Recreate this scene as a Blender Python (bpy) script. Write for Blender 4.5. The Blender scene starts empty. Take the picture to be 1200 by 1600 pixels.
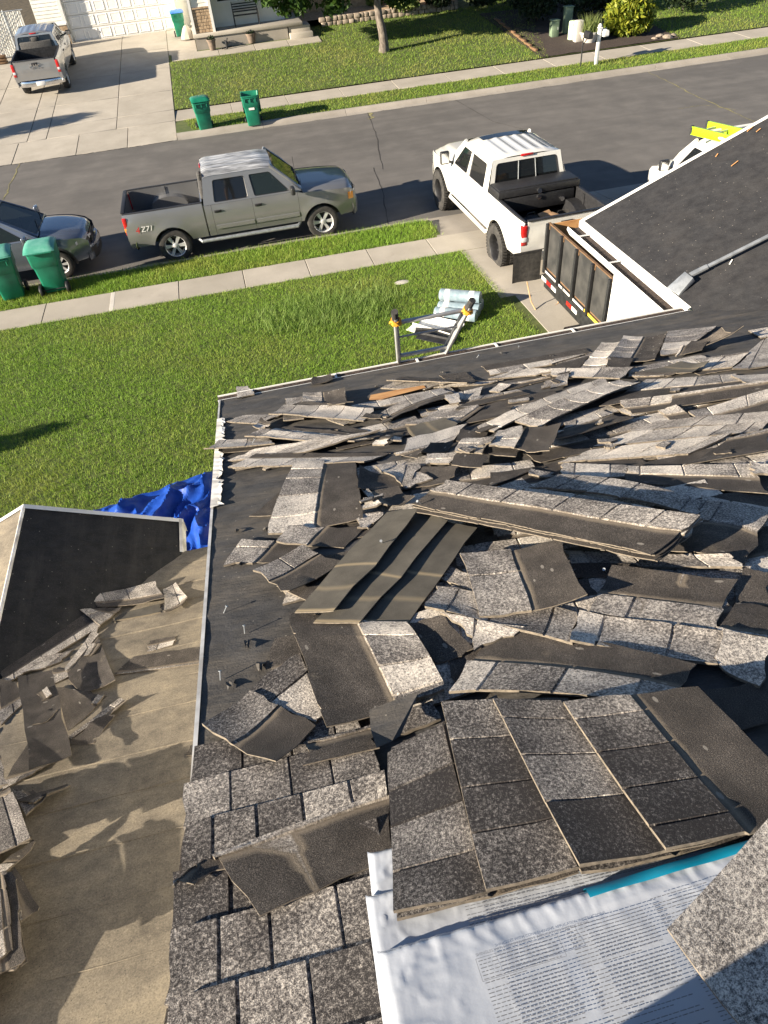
import bpy, bmesh, math, random
import numpy as np
from math import radians as RD, sin, cos, pi, sqrt
from mathutils import Vector, Matrix, noise as mnoise
random.seed(7); rng = np.random.default_rng(7)
SC = bpy.context.scene
COL = SC.collection
# ---------------------------------------------------------------- camera, sky, sun, exposure
CAM_H = 6.85; FPX = 1085.654
PITCH, ROLL, YAW = RD(43.1411), RD(-5.80753), RD(9.38088)
fw = np.array([sin(YAW)*cos(PITCH), cos(YAW)*cos(PITCH), -sin(PITCH)])
rt = np.array([cos(YAW), -sin(YAW), 0.0]); up = np.cross(rt, fw)
c_, s_ = cos(ROLL), sin(ROLL)
CR, CU, CF = c_*rt + s_*up, -s_*rt + c_*up, fw
cam = bpy.data.cameras.new('camera'); camo = bpy.data.objects.new('camera', cam); COL.objects.link(camo)
cam.sensor_fit = 'VERTICAL'; cam.sensor_height = 36; cam.lens = 36*FPX/1600
cam.clip_start = 0.02; cam.clip_end = 2000
mw = Matrix.Identity(4)
for i in range(3):
    mw[i][0] = CR[i]; mw[i][1] = CU[i]; mw[i][2] = -CF[i]
mw[2][3] = CAM_H
camo.matrix_world = mw
SC.camera = camo
SUN_EL = RD(19.0); SUN_AZ = math.atan2(-.97, -.23)      # azimuth measured from +Y towards +X
SUN = Vector((sin(SUN_AZ)*cos(SUN_EL), cos(SUN_AZ)*cos(SUN_EL), sin(SUN_EL)))
W = bpy.data.worlds.new('World'); SC.world = W; W.use_nodes = True
nt = W.node_tree; bg = nt.nodes['Background']
sky = nt.nodes.new('ShaderNodeTexSky'); sky.sky_type = 'NISHITA'; sky.sun_disc = False; sky.altitude = 1500; sky.air_density = .75; sky.dust_density = .25; sky.ozone_density = 1.0
sky.sun_elevation = SUN_EL; sky.sun_rotation = SUN_AZ % (2*pi)
nt.links.new(sky.outputs[0], bg.inputs[0]); bg.inputs[1].default_value = 0.052
sun = bpy.data.lights.new('sun', 'SUN'); suno = bpy.data.objects.new('sun', sun); COL.objects.link(suno)
sun.energy = 5.0; sun.angle = RD(0.53); sun.color = (1.0, 0.88, 0.71)
suno.rotation_euler = SUN.to_track_quat('Z', 'Y').to_euler(); suno.location = (-20, -10, 30)
SC.view_settings.view_transform = 'Standard'; SC.view_settings.look = 'None'
SC.view_settings.exposure = 1.7; SC.view_settings.gamma = 1; SC.view_settings.use_curve_mapping = False

# ---------------------------------------------------------------- measuring helpers (photo pixel -> point on a surface)
def ray(u, v): return CR*((u-600)/FPX) + CU*(-(v-800)/FPX) + CF
def G(u, v, z=0.0):
    d = ray(u, v); q = d*((z-CAM_H)/d[2]); q[2] = z; return q
KS = 0.075
def far_z(y): return 0.15 + max(0.0, (y-31.0))*KS
def GS(u, v):
    d = ray(u, v); q = d*((.15-31*KS-CAM_H)/(d[2]-KS*d[1])); q[2] += CAM_H; return q

# ---------------------------------------------------------------- object helpers
def link(o, parent=None):
    COL.objects.link(o)
    if parent is not None: o.parent = parent
    return o
def thing(name, label, cat, loc=(0, 0, 0), rz=0.0, group=None, rot=None):
    o = bpy.data.objects.new(name, None); link(o); o.empty_display_size = .2
    o.location = loc; o.rotation_euler = rot if rot else (0, 0, rz)
    return tag(o, label, cat, group)
def tag(o, label, cat, group=None):
    o['label'] = label; o['category'] = cat
    if group: o['group'] = group
    return o
def struct(o): o['kind'] = 'structure'; return o
def stuff(o): o['kind'] = 'stuff'; return o
def sroot(name):
    o = bpy.data.objects.new(name, None); link(o); return struct(o)
def dup(root, loc, rz=None, label=None):
    r = root.copy(); COL.objects.link(r); r.location = loc
    if rz is not None: r.rotation_euler = (0, 0, rz)
    if label: r['label'] = label
    for ch in list(root.children):
        c = ch.copy(); COL.objects.link(c); c.parent = r
        for g in list(ch.children):
            d = g.copy(); COL.objects.link(d); d.parent = c
    return r
class MB:
    def __init__(s): s.v = []; s.f = []; s.m = []
    def add(s, vs, fs, mi=0):
        o = len(s.v); s.v += [tuple(float(c) for c in p) for p in vs]
        s.f += [tuple(i+o for i in f) for f in fs]; s.m += [mi]*len(fs); return s
    def box(s, c, d, rz=0, mi=0, M=None):
        x, y, z = d[0]/2, d[1]/2, d[2]/2
        R = M if M is not None else Matrix.Rotation(rz, 3, 'Z')
        vs = [Vector(c) + R @ Vector((a*x, b*y, e*z)) for a in (-1, 1) for b in (-1, 1) for e in (-1, 1)]
        return s.add(vs, [(0, 1, 3, 2), (4, 6, 7, 5), (0, 4, 5, 1), (2, 3, 7, 6), (0, 2, 6, 4), (1, 5, 7, 3)], mi)
    def tube(s, p0, p1, r0, r1=None, n=8, mi=0, caps=True):
        r1 = r0 if r1 is None else r1
        p0, p1 = Vector(p0), Vector(p1); d = (p1-p0).normalized()
        a = d.orthogonal().normalized(); b = d.cross(a)
        vs = [p0 + (a*cos(2*pi*i/n)+b*sin(2*pi*i/n))*r0 for i in range(n)] + [p1 + (a*cos(2*pi*i/n)+b*sin(2*pi*i/n))*r1 for i in range(n)]
        fs = [(i, (i+1) % n, n+(i+1) % n, n+i) for i in range(n)]
        if caps: fs += [tuple(range(n-1, -1, -1)), tuple(range(n, 2*n))]
        return s.add(vs, fs, mi)
    def path(s, pts, r, n=8, mi=0):
        pts = [Vector(p) for p in pts]; rs = r if isinstance(r, (list, tuple)) else [r]*len(pts)
        vs = []; a = None
        for i, p in enumerate(pts):
            d = (pts[min(i+1, len(pts)-1)]-pts[max(i-1, 0)]).normalized()
            a = d.orthogonal().normalized() if a is None else (a - d*a.dot(d)).normalized()
            b = d.cross(a)
            vs += [p+(a*cos(2*pi*k/n)+b*sin(2*pi*k/n))*rs[i] for k in range(n)]
        fs = []
        for i in range(len(pts)-1):
            for k in range(n): fs.append((i*n+k, i*n+(k+1) % n, (i+1)*n+(k+1) % n, (i+1)*n+k))
        fs += [tuple(range(n-1, -1, -1)), tuple((len(pts)-1)*n+k for k in range(n))]
        return s.add(vs, fs, mi)
    def lathe(s, prof, n=24, M=None, mi=0):
        M = M if M is not None else Matrix.Identity(4); vs = []
        for r, z in prof:
            vs += [M @ Vector((r*cos(2*pi*k/n), r*sin(2*pi*k/n), z)) for k in range(n)]
        fs = []
        for i in range(len(prof)-1):
            for k in range(n): fs.append((i*n+k, i*n+(k+1) % n, (i+1)*n+(k+1) % n, (i+1)*n+k))
        return s.add(vs, fs, mi)
    def prism(s, poly, fn, h0, h1, mi=0):
        n = len(poly); vs = [fn(a, b, h0) for a, b in poly]+[fn(a, b, h1) for a, b in poly]
        fs = [tuple(range(n-1, -1, -1)), tuple(range(n, 2*n))]+[(i, (i+1) % n, n+(i+1) % n, n+i) for i in range(n)]
        return s.add(vs, fs, mi)
    def grid(s, P, mi=0, flip=False):
        nu, nv = len(P), len(P[0]); vs = [p for row in P for p in row]
        fs = [(i*nv+j, (i+1)*nv+j, (i+1)*nv+j+1, i*nv+j+1) for i in range(nu-1) for j in range(nv-1)]
        if flip: fs = [f[::-1] for f in fs]
        return s.add(vs, fs, mi)
    def quad(s, a, b, c, d, mi=0): return s.add([a, b, c, d], [(0, 1, 2, 3)], mi)
    def mesh(s, name, mats, bevel=0, seg=2, ang=35, smooth=True, normals=True):
        me = bpy.data.meshes.new(name); me.from_pydata(s.v, [], s.f)
        for m in (mats if isinstance(mats, (list, tuple)) else [mats]): me.materials.append(m)
        me.polygons.foreach_set('material_index', s.m)
        if bevel or normals:
            bm = bmesh.new(); bm.from_mesh(me)
            if normals: bmesh.ops.recalc_face_normals(bm, faces=bm.faces)
            if bevel:
                es = [e for e in bm.edges if len(e.link_faces) == 2 and e.calc_face_angle(0) > RD(40)]
                bmesh.ops.bevel(bm, geom=es, offset=bevel, segments=seg, affect='EDGES', profile=.5, clamp_overlap=True)
            bm.to_mesh(me); bm.free()
        if smooth:
            me.polygons.foreach_set('use_smooth', [True]*len(me.polygons)); me.set_sharp_from_angle(angle=RD(ang))
        me.update(); return me
    def obj(s, name, mats, parent=None, **k):
        return link(bpy.data.objects.new(name, s.mesh(name, mats, **k)), parent)

def font_mesh(name, cu, parent):
    o = bpy.data.objects.new(name, cu); COL.objects.link(o); bpy.context.view_layer.update()
    me = bpy.data.meshes.new_from_object(o.evaluated_get(bpy.context.evaluated_depsgraph_get())); me.name = name
    bpy.data.objects.remove(o); return link(bpy.data.objects.new(name, me), parent)
# ---------------------------------------------------------------- materials
class NT:
    def __init__(s, name):
        s.mat = bpy.data.materials.new(name); s.mat.use_nodes = True
        s.t = s.mat.node_tree; s.b = s.t.nodes['Principled BSDF']; s.out = s.t.nodes['Material Output']
    def n(s, typ, **kw):
        nd = s.t.nodes.new('ShaderNode'+typ)
        for k, v in kw.items():
            if hasattr(nd, k): setattr(nd, k, v)
        return nd
    def l(s, a, b): s.t.links.new(a, b)
    def setv(s, sock, v):
        if hasattr(v, 'is_linked') or isinstance(v, bpy.types.NodeSocket): s.l(v, sock)
        else: sock.default_value = (*v, 1) if (isinstance(v, tuple) and len(v) == 3 and sock.type == 'RGBA') else v
    def coord(s, kind='Object', scale=(1, 1, 1), rot=(0, 0, 0)):
        if kind == 'Position': o = s.n('NewGeometry').outputs['Position']
        else: o = s.n('TexCoord').outputs[kind]
        mp = s.n('Mapping'); s.l(o, mp.inputs[0]); mp.inputs['Scale'].default_value = scale; mp.inputs['Rotation'].default_value = rot
        return mp.outputs[0]
    def noise(s, vec, scale, detail=4, rough=.55, w=None):
        nd = s.n('TexNoise'); s.l(vec, nd.inputs['Vector']); nd.inputs['Scale'].default_value = scale
        nd.inputs['Detail'].default_value = detail; nd.inputs['Roughness'].default_value = rough
        return nd.outputs['Fac']
    def ramp(s, fac, stops, interp='LINEAR'):
        nd = s.n('ValToRGB'); cr = nd.color_ramp; cr.interpolation = interp
        while len(cr.elements) < len(stops): cr.elements.new(.5)
        for e, (p, c) in zip(cr.elements, stops):
            e.position = p; e.color = (*c, 1) if isinstance(c, tuple) else (c, c, c, 1)
        s.l(fac, nd.inputs[0]); return nd.outputs[0]
    def math(s, op, a, b=0.0, c=None):
        nd = s.n('Math', operation=op); s.setv(nd.inputs[0], a); s.setv(nd.inputs[1], b)
        if c is not None: s.setv(nd.inputs[2], c)
        return nd.outputs[0]
    def mix(s, f, a, b, mode='MIX'):
        nd = s.n('Mix', data_type='RGBA', blend_type=mode); s.setv(nd.inputs['Factor'], f)
        s.setv(nd.inputs[6], a); s.setv(nd.inputs[7], b); return nd.outputs[2]
    def bump(s, h, strength=.3, dist=.01):
        nd = s.n('Bump'); s.l(h, nd.inputs['Height']); nd.inputs['Strength'].default_value = strength; nd.inputs['Distance'].default_value = dist
        s.l(nd.outputs[0], s.b.inputs['Normal']); return nd
    def attr(s, name, out='Fac'):
        nd = s.n('Attribute', attribute_name=name); return nd.outputs[out]
    def done(s, color=None, rough=.6, metal=0, coat=0, spec=.5):
        if color is not None: s.setv(s.b.inputs['Base Color'], color)
        s.setv(s.b.inputs['Roughness'], rough); s.b.inputs['Metallic'].default_value = metal
        s.b.inputs['Coat Weight'].default_value = coat; s.b.inputs['Coat Roughness'].default_value = .05
        s.b.inputs['Specular IOR Level'].default_value = spec
        return s.mat
def pmat(name, c1, c2=None, scale=8, rough=.6, metal=0, coat=0, bump=0, bscale=None, spec=.5, detail=5, lo=.35, hi=.65, coord='Object', stretch=(1, 1, 1)):
    t = NT(name); c2 = c2 if c2 else tuple(min(1, x*1.25) for x in c1)
    v = t.coord(coord, stretch); f = t.noise(v, scale, detail)
    col = t.ramp(f, [(lo, c1), (hi, c2)])
    if bump: t.bump(t.noise(v, bscale or scale*3, 4), bump, .01)
    return t.done(col, rough, metal, coat, spec)

def m_asphalt():
    t = NT('asphalt'); v = t.coord('Position')
    fine = t.noise(v, 60, 3, .7); mid = t.noise(v, 1.3, 5); st = t.noise(t.coord('Position', (.08, 1.1, 1)), 1.6, 4)
    a = t.ramp(mid, [(.3, (.092, .086, .08)), (.7, (.142, .132, .121))]); a = t.mix(t.ramp(t.noise(v, .35, 6, .65), [(.5, 0.0), (.62, .5)]), a, (.06, .057, .054)); a = t.mix(t.ramp(t.noise(v, 2.6, 6, .7), [(.66, 0.0), (.72, .45)]), a, (.035, .034, .034))
    b = t.mix(t.ramp(st, [(.42, .0), (.7, .5)]), a, (.068, .064, .06))
    c = t.mix(t.ramp(fine, [(.35, .0), (.75, .5)]), b, (.17, .16, .15))
    t.bump(fine, .5, .004); return t.done(c, .85, spec=.35)
def m_concrete(name, a=(.34, .31, .26), b=(.45, .41, .35)):
    t = NT(name); v = t.coord('Position')
    big = t.noise(v, 1.1, 6, .6); fine = t.noise(v, 45, 3, .7); oi = t.n('ObjectInfo').outputs['Random']
    c = t.ramp(big, [(.3, a), (.7, b)])
    c = t.mix(t.ramp(fine, [(.3, .22), (.6, 0.0)]), c, (.2, .17, .14))
    c = t.mix(t.math('MULTIPLY', oi, .3), c, tuple(x*.72 for x in a))
    c = t.mix(t.ramp(t.noise(v, 3.2, 6, .7), [(.6, 0.0), (.78, .4)]), c, (.18, .155, .13))
    t.bump(fine, .3, .004); return t.done(c, .9, spec=.3)
def m_felt(name, dust=.25, base=((.042, .041, .041), (.08, .077, .076)), tan=(.2, .165, .12), axis=(1, 1, 1), lo=.45, dsc=2.2):
    t = NT(name); v = t.coord('Position'); d = t.noise(t.coord('Position', axis), dsc, 9, .68); f = t.noise(v, 140, 2, .6); m = t.noise(v, 9, 5, .6)
    c = t.ramp(m, [(.3, base[0]), (.7, base[1])])
    c = t.mix(t.ramp(f, [(.55, 0.0), (.8, .35)]), c, (.12, .115, .11))
    dd = t.math('MULTIPLY', t.ramp(d, [(lo, 0.0), (lo+.25, 1.0)]), dust)
    c = t.mix(dd, c, tan)
    sp = t.n('TexVoronoi'); t.l(v, sp.inputs['Vector']); sp.inputs['Scale'].default_value = 16
    c = t.mix(t.math('MULTIPLY', t.math('LESS_THAN', sp.outputs['Distance'], .07), .6), c, (.3, .27, .23))
    w = t.noise(t.coord('Position', (.7, 2.5, 2.5)), 7, 5, .6)
    t.bump(t.math('ADD', t.math('MULTIPLY', w, 1.0), t.math('MULTIPLY', f, .12)), .55, .02)
    return t.done(c, .8, spec=.25)
def m_shingle(name='granules', light=((.036, .032, .031), (.72, .655, .57))):
    t = NT(name); uv = t.coord('UV'); oi = t.n('ObjectInfo').outputs['Random']
    off = t.n('VectorMath', operation='ADD'); t.l(uv, off.inputs[0])
    cmb = t.n('CombineXYZ'); t.l(t.math('MULTIPLY', oi, 37.0), cmb.inputs[2]); t.l(t.math('MULTIPLY', oi, 91.0), cmb.inputs[0]); t.l(cmb.outputs[0], off.inputs[1])
    v = off.outputs[0]
    g = t.noise(v, 380, 3, .75); g2 = t.noise(v, 120, 3, .65); big = t.noise(v, 9, 4); tone = t.attr('tone'); edge = t.attr('edge')
    fac = t.math('ADD', t.math('MULTIPLY', g, .55), t.math('MULTIPLY', g2, .45))
    fac = t.math('ADD', fac, t.math('MULTIPLY', t.math('SUBTRACT', tone, .5), .16))
    fac = t.math('ADD', fac, t.math('MULTIPLY', t.math('SUBTRACT', big, .5), .2))
    lt = t.ramp(fac, [(.37, light[0]), (.47, (.2, .18, .163)), (.595, light[1])])
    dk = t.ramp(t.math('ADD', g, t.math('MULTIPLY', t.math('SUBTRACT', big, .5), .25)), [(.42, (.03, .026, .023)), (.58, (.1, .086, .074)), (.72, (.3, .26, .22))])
    wob = t.math('MULTIPLY', t.math('SUBTRACT', t.noise(v, 16, 4, .7), .5), .022)
    e2 = t.math('ADD', edge, wob)
    mask = t.n('MapRange'); t.l(e2, mask.inputs[0]); mask.inputs[1].default_value = -.005; mask.inputs[2].default_value = .006
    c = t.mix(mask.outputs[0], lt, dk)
    # worn tan band where the course above used to lie, and scuffs
    band = t.math('SUBTRACT', 1.0, t.math('MINIMUM', 1.0, t.math('MULTIPLY', t.math('ABSOLUTE', t.math('SUBTRACT', e2, .012)), 55.0)))
    c = t.mix(t.math('MULTIPLY', band, .6), c, (.3, .245, .18))
    sc = t.ramp(t.noise(v, 4.0, 5, .65), [(.62, 0.0), (.74, .55)])
    c = t.mix(t.math('MULTIPLY', sc, mask.outputs[0]), c, (.24, .2, .15))
    # white seal tape scraps on the headlap
    vo = t.n('TexVoronoi'); mp = t.n('Mapping'); t.l(v, mp.inputs[0]); mp.inputs['Scale'].default_value = (7, 16, 7); t.l(mp.outputs[0], vo.inputs['Vector']); vo.inputs['Scale'].default_value = 1
    tp = t.math('MULTIPLY', t.math('LESS_THAN', vo.outputs['Distance'], .1), t.math('MULTIPLY', mask.outputs[0], .35))
    c = t.mix(tp, c, (.5, .46, .4))
    t.bump(t.math('ADD', g, t.math('MULTIPLY', g2, .6)), .75, .004)
    return t.done(c, .9, spec=.25)
def m_back():
    t = NT('shingle_back'); sx = t.n('SeparateXYZ'); uv = t.coord('UV'); t.l(uv, sx.inputs[0]); n = t.noise(uv, 7, 5, .6); f = t.noise(uv, 300, 2, .6)
    c = t.ramp(n, [(.3, (.055, .05, .042)), (.7, (.11, .1, .082))]); c = t.mix(t.ramp(f, [(.55, 0.0), (.75, .4)]), c, (.2, .18, .14))
    for pos, w_, a_ in ((.008, 70, .85), (.155, 45, .35), (.325, 70, .7)):
        d = t.math('SUBTRACT', 1.0, t.math('MINIMUM', 1.0, t.math('MULTIPLY', t.math('ABSOLUTE', t.math('SUBTRACT', t.math('ADD', sx.outputs[1], t.math('MULTIPLY', t.math('SUBTRACT', n, .5), .02)), pos)), float(w_))))
        c = t.mix(t.math('MULTIPLY', d, a_), c, (.33, .26, .16))
    t.bump(f, .4, .003); return t.done(c, .85, spec=.3)
def m_dust():
    t = NT('dusty_felt'); v = t.coord('Position'); big = t.noise(v, 1.6, 3, .5); mid = t.noise(t.coord('Position', (1, 1.4, 1.4)), 9, 8, .72); fine = t.noise(v, 130, 4, .75); grit = t.n('TexVoronoi'); t.l(v, grit.inputs['Vector']); grit.inputs['Scale'].default_value = 34
    f = t.math('ADD', t.math('MULTIPLY', big, .45), t.math('MULTIPLY', mid, .55))
    c = t.ramp(f, [(.36, (.115, .1, .08)), (.5, (.2, .172, .132)), (.64, (.3, .255, .185))])
    c = t.mix(t.ramp(fine, [(.38, .45), (.52, 0.0)]), c, (.07, .062, .052)); c = t.mix(t.ramp(fine, [(.55, 0.0), (.7, .4)]), c, (.38, .33, .26))
    c = t.mix(t.math('MULTIPLY', t.math('LESS_THAN', grit.outputs['Distance'], .085), .75), c, (.045, .04, .036))
    t.bump(t.math('ADD', t.math('MULTIPLY', mid, .6), t.math('MULTIPLY', fine, .3)), .5, .008); return t.done(c, .9, spec=.2)
MT = {}
MT['asphalt'] = m_asphalt()
MT['concrete'] = m_concrete('concrete')
MT['kerb'] = m_concrete('kerb_concrete', (.26, .235, .2), (.38, .345, .3))
MT['patch'] = m_concrete('pale_concrete', (.5, .47, .42), (.6, .57, .52))
MT['soil'] = pmat('soil', (.045, .035, .02), (.09, .07, .04), 5, .95, coord='Position')
MT['lawnbase'] = pmat('lawn_base', (.05, .075, .014), (.1, .12, .03), 3, .95, coord='Position')
MT['mulch'] = pmat('mulch', (.018, .012, .01), (.06, .04, .03), 25, .95, bump=1, bscale=30, coord='Position')
MT['felt'] = m_felt('roof_felt', .4, axis=(.8, 2.4, 2.4))
MT['gfelt'] = m_felt('garage_felt', .16, ((.017, .017, .019), (.034, .034, .036)), (.1, .09, .08))
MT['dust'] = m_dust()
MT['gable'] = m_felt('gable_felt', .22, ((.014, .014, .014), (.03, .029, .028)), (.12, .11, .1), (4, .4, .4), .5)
MT['gran'] = m_shingle()
MT['sedge'] = pmat('shingle_edge', (.1, .084, .064), (.2, .165, .125), 60, .9)
MT['sback'] = m_back()
MT['white'] = pmat('white_trim', (.66, .65, .62), (.74, .73, .7), 3, .45)
MT['whitedirty'] = pmat('dirty_white_trim', (.42, .4, .37), (.76, .75, .72), 7, .55)
MT['siding'] = pmat('vinyl_siding', (.72, .7, .62), (.78, .76, .69), 2, .5)
MT['black'] = pmat('black_plastic', (.012, .012, .013), (.022, .022, .024), 20, .5)
MT['rubber'] = pmat('tyre_rubber', (.018, .017, .016), (.045, .042, .038), 12, .85, bump=.3, bscale=60)
MT['darkmetal'] = pmat('dark_metal', (.03, .03, .032), (.06, .06, .062), 10, .5, metal=.6)
MT['alu'] = pmat('aluminium', (.34, .34, .34), (.48, .48, .47), 12, .45, metal=.45)
MT['chrome'] = pmat('bright_metal', (.62, .62, .63), (.75, .75, .76), 6, .18, metal=1)
MT['rimalloy'] = pmat('alloy_rim', (.5, .5, .5), (.62, .62, .62), 12, .35, metal=.35)
MT['galv'] = pmat('galvanised_metal', (.36, .38, .39), (.52, .54, .55), 14, .42, metal=.7)
MT['wood'] = pmat('weathered_wood', (.1, .055, .026), (.19, .11, .055), 6, .8, stretch=(1, 1, 8))
MT['freshwood'] = pmat('fresh_plywood', (.42, .2, .07), (.6, .33, .13), 5, .8, stretch=(1, 6, 1), coord='Position')
MT['blackply'] = pmat('black_painted_plywood', (.02, .02, .02), (.05, .048, .045), 4, .7, bump=.15, bscale=30)
MT['red'] = pmat('red_lens', (.42, .012, .012), (.55, .02, .02), 30, .18, coat=.6)
MT['amber'] = pmat('amber_lens', (.75, .25, .03), (.85, .35, .05), 30, .2, coat=.6)
MT['clear'] = pmat('clear_lens', (.5, .52, .54), (.75, .76, .78), 25, .12, coat=.8)
MT['yellow'] = pmat('yellow_paint', (.75, .5, .04), (.85, .6, .06), 9, .6)
MT['lime'] = pmat('lime_fibreglass', (.3, .48, .008), (.36, .55, .012), 9, .4)
MT['orange'] = pmat('orange_tape', (.7, .3, .02), (.8, .38, .04), 9, .6)
MT['bin'] = pmat('green_bin_plastic', (.006, .13, .075), (.011, .18, .105), 4, .38)
MT['binlid'] = pmat('sun_faded_bin_lid', (.05, .27, .19), (.13, .36, .28), 5, .45)
MT['bluelid'] = pmat('blue_bin_lid', (.05, .16, .5), (.08, .22, .6), 4, .4)
MT['wrapfilm'] = pmat('white_plastic_film', (.38, .405, .45), (.44, .465, .51), 5, .22, coat=.5, bump=.05, bscale=60)
MT['teal'] = pmat('teal_film', (.0, .26, .4), (.01, .33, .48), 8, .35)
MT['ink'] = pmat('black_ink', (.11, .11, .12), (.2, .2, .21), 200, .6)
MT['silverfilm'] = pmat('pale_blue_film', (.17, .235, .275), (.26, .32, .36), 9, .3, bump=.3, bscale=14)
MT['stone'] = pmat('wall_stone', (.2, .16, .12), (.36, .3, .24), 7, .9, bump=.6, bscale=18, coord='Position')
MT['brick'] = pmat('tan_masonry', (.26, .18, .11), (.42, .31, .2), 9, .9, bump=.5, bscale=14, coord='Position')
MT['bark'] = pmat('bark', (.07, .055, .045), (.2, .17, .14), 10, .95, bump=1, bscale=16, stretch=(2, 2, .5))
MT['terracotta'] = pmat('clay_pot', (.12, .09, .07), (.2, .15, .11), 8, .8)
MT['utility'] = pmat('utility_green', (.12, .17, .11), (.18, .24, .16), 6, .6)
MT['palegreen'] = pmat('pale_green_plastic', (.45, .56, .38), (.55, .65, .46), 6, .5)
MT['cardboard'] = pmat('cardboard', (.4, .24, .12), (.5, .31, .17), 6, .8)
MT['seat'] = pmat('seat_cloth', (.06, .058, .055), (.1, .095, .09), 30, .9)
MT['skin'] = pmat('skin', (.42, .24, .16), (.48, .28, .2), 8, .55)
MT['denim'] = pmat('denim', (.03, .045, .09), (.05, .07, .13), 20, .9)
MT['shirt'] = pmat('grey_shirt', (.12, .12, .13), (.17, .17, .18), 15, .9)
MT['hair'] = pmat('dark_hair', (.015, .012, .01), (.03, .024, .02), 40, .7)
def m_paint(name, base, metal=.0, rough=.28, fade=None, famt=0.0):
    t = NT(name); v = t.coord('Object'); n = t.noise(v, 3.5, 4)
    c = t.ramp(n, [(.3, tuple(x*.94 for x in base)), (.7, base)])
    dirt = t.ramp(t.noise(v, 14, 6, .7), [(.52, 0.0), (.8, .22)])
    c = t.mix(dirt, c, (.16, .145, .12))
    if fade:   # chalky clear-coat failure in streaks
        s = t.noise(t.coord('Object', (.5, 5, 1)), 3.0, 5, .65)
        f = t.ramp(s, [(.4, 0.0), (.62, famt)]); c = t.mix(f, c, fade)
        t.l(t.ramp(f, [(0, rough), (1, .75)]), t.b.inputs['Roughness']); t.done(c, t.ramp(f, [(0, rough), (1, .75)]), metal, .4); return t.mat
    return t.done(c, rough, metal, .8)
MT['pgrey'] = m_paint('pewter_paint', (.235, .235, .235), .5, .33)
MT['pgreyroof'] = m_paint('faded_pewter_paint', (.24, .24, .235), .5, .38, (.66, .67, .68), .95)
MT['pwhite'] = m_paint('white_paint', (.66, .65, .61), 0, .25)
MT['psilver'] = m_paint('silver_paint', (.38, .38, .38), .6, .3)
MT['psuv'] = m_paint('steel_blue_grey_paint', (.2, .225, .27), .6, .22)
def m_glass(name, tint, a):
    t = NT(name); t.done(tint, .03, spec=.6); tr = t.n('BsdfTransparent'); mx = t.n('MixShader')
    tr.inputs[0].default_value = (.55, .62, .58, 1); mx.inputs[0].default_value = a
    t.l(tr.outputs[0], mx.inputs[1]); t.l(t.b.outputs[0], mx.inputs[2]); t.l(mx.outputs[0], t.out.inputs[0]); return t.mat
MT['glass'] = m_glass('tinted_glass', (.02, .028, .026), .62)
MT['dglass'] = m_glass('privacy_glass', (.008, .009, .01), .93)
def m_leaf(name, a, b, trans=.35):
    t = NT(name); r = t.attr('rnd'); c = t.ramp(r, [(0, a), (1, b)])
    t.done(c, .55, spec=.3); tl = t.n('BsdfTranslucent'); t.l(c, tl.inputs[0]); mx = t.n('MixShader'); mx.inputs[0].default_value = trans
    t.l(t.b.outputs[0], mx.inputs[1]); t.l(tl.outputs[0], mx.inputs[2]); t.l(mx.outputs[0], t.out.inputs[0]); return t.mat
def m_grass(name, a, b, dry, amt=.5, sc=.9):
    t = NT(name); r = t.attr('rnd'); c = t.ramp(r, [(0, a), (1, b)]); v = t.coord('Position')
    f = t.ramp(t.math('ADD', t.noise(v, sc, 5, .6), t.math('MULTIPLY', t.math('SUBTRACT', r, .5), .25)), [(.45, 0.0), (.72, amt)])
    c = t.mix(f, c, dry); t.done(c, .6, spec=.25)
    tl = t.n('BsdfTranslucent'); t.l(c, tl.inputs[0]); mx = t.n('MixShader'); mx.inputs[0].default_value = .35
    t.l(t.b.outputs[0], mx.inputs[1]); t.l(tl.outputs[0], mx.inputs[2]); t.l(mx.outputs[0], t.out.inputs[0]); return t.mat
MT['grass'] = m_grass('lawn_grass', (.125, .24, .022), (.27, .43, .055), (.4, .38, .1), .6, .4)
MT['tallgrass'] = m_grass('long_grass', (.1, .19, .03), (.26, .37, .09), (.3, .36, .14), .4)
MT['fargrass'] = m_grass('far_lawn_grass', (.105, .2, .022), (.23, .33, .043), (.42, .36, .11), .55, .4)
MT['leaf'] = m_leaf('tree_leaf', (.018, .05, .01), (.06, .11, .02))
MT['leafy'] = m_leaf('yellow_green_leaf', (.08, .13, .012), (.3, .31, .03))
MT['leafd'] = m_leaf('dark_leaf', (.012, .025, .01), (.035, .055, .02))
MT['leafp'] = m_leaf('pale_leaf', (.1, .15, .04), (.24, .28, .09))
def m_tarp():
    t = NT('blue_tarp'); v = t.coord('Object'); n = t.noise(v, 9, 6, .65)
    c = t.ramp(n, [(.3, (.006, .04, .27)), (.7, (.014, .075, .4))]); t.bump(t.noise(v, 20, 3, .6), .25, .01); return t.done(c, .42, spec=.4)
MT['tarp'] = m_tarp()
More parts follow.
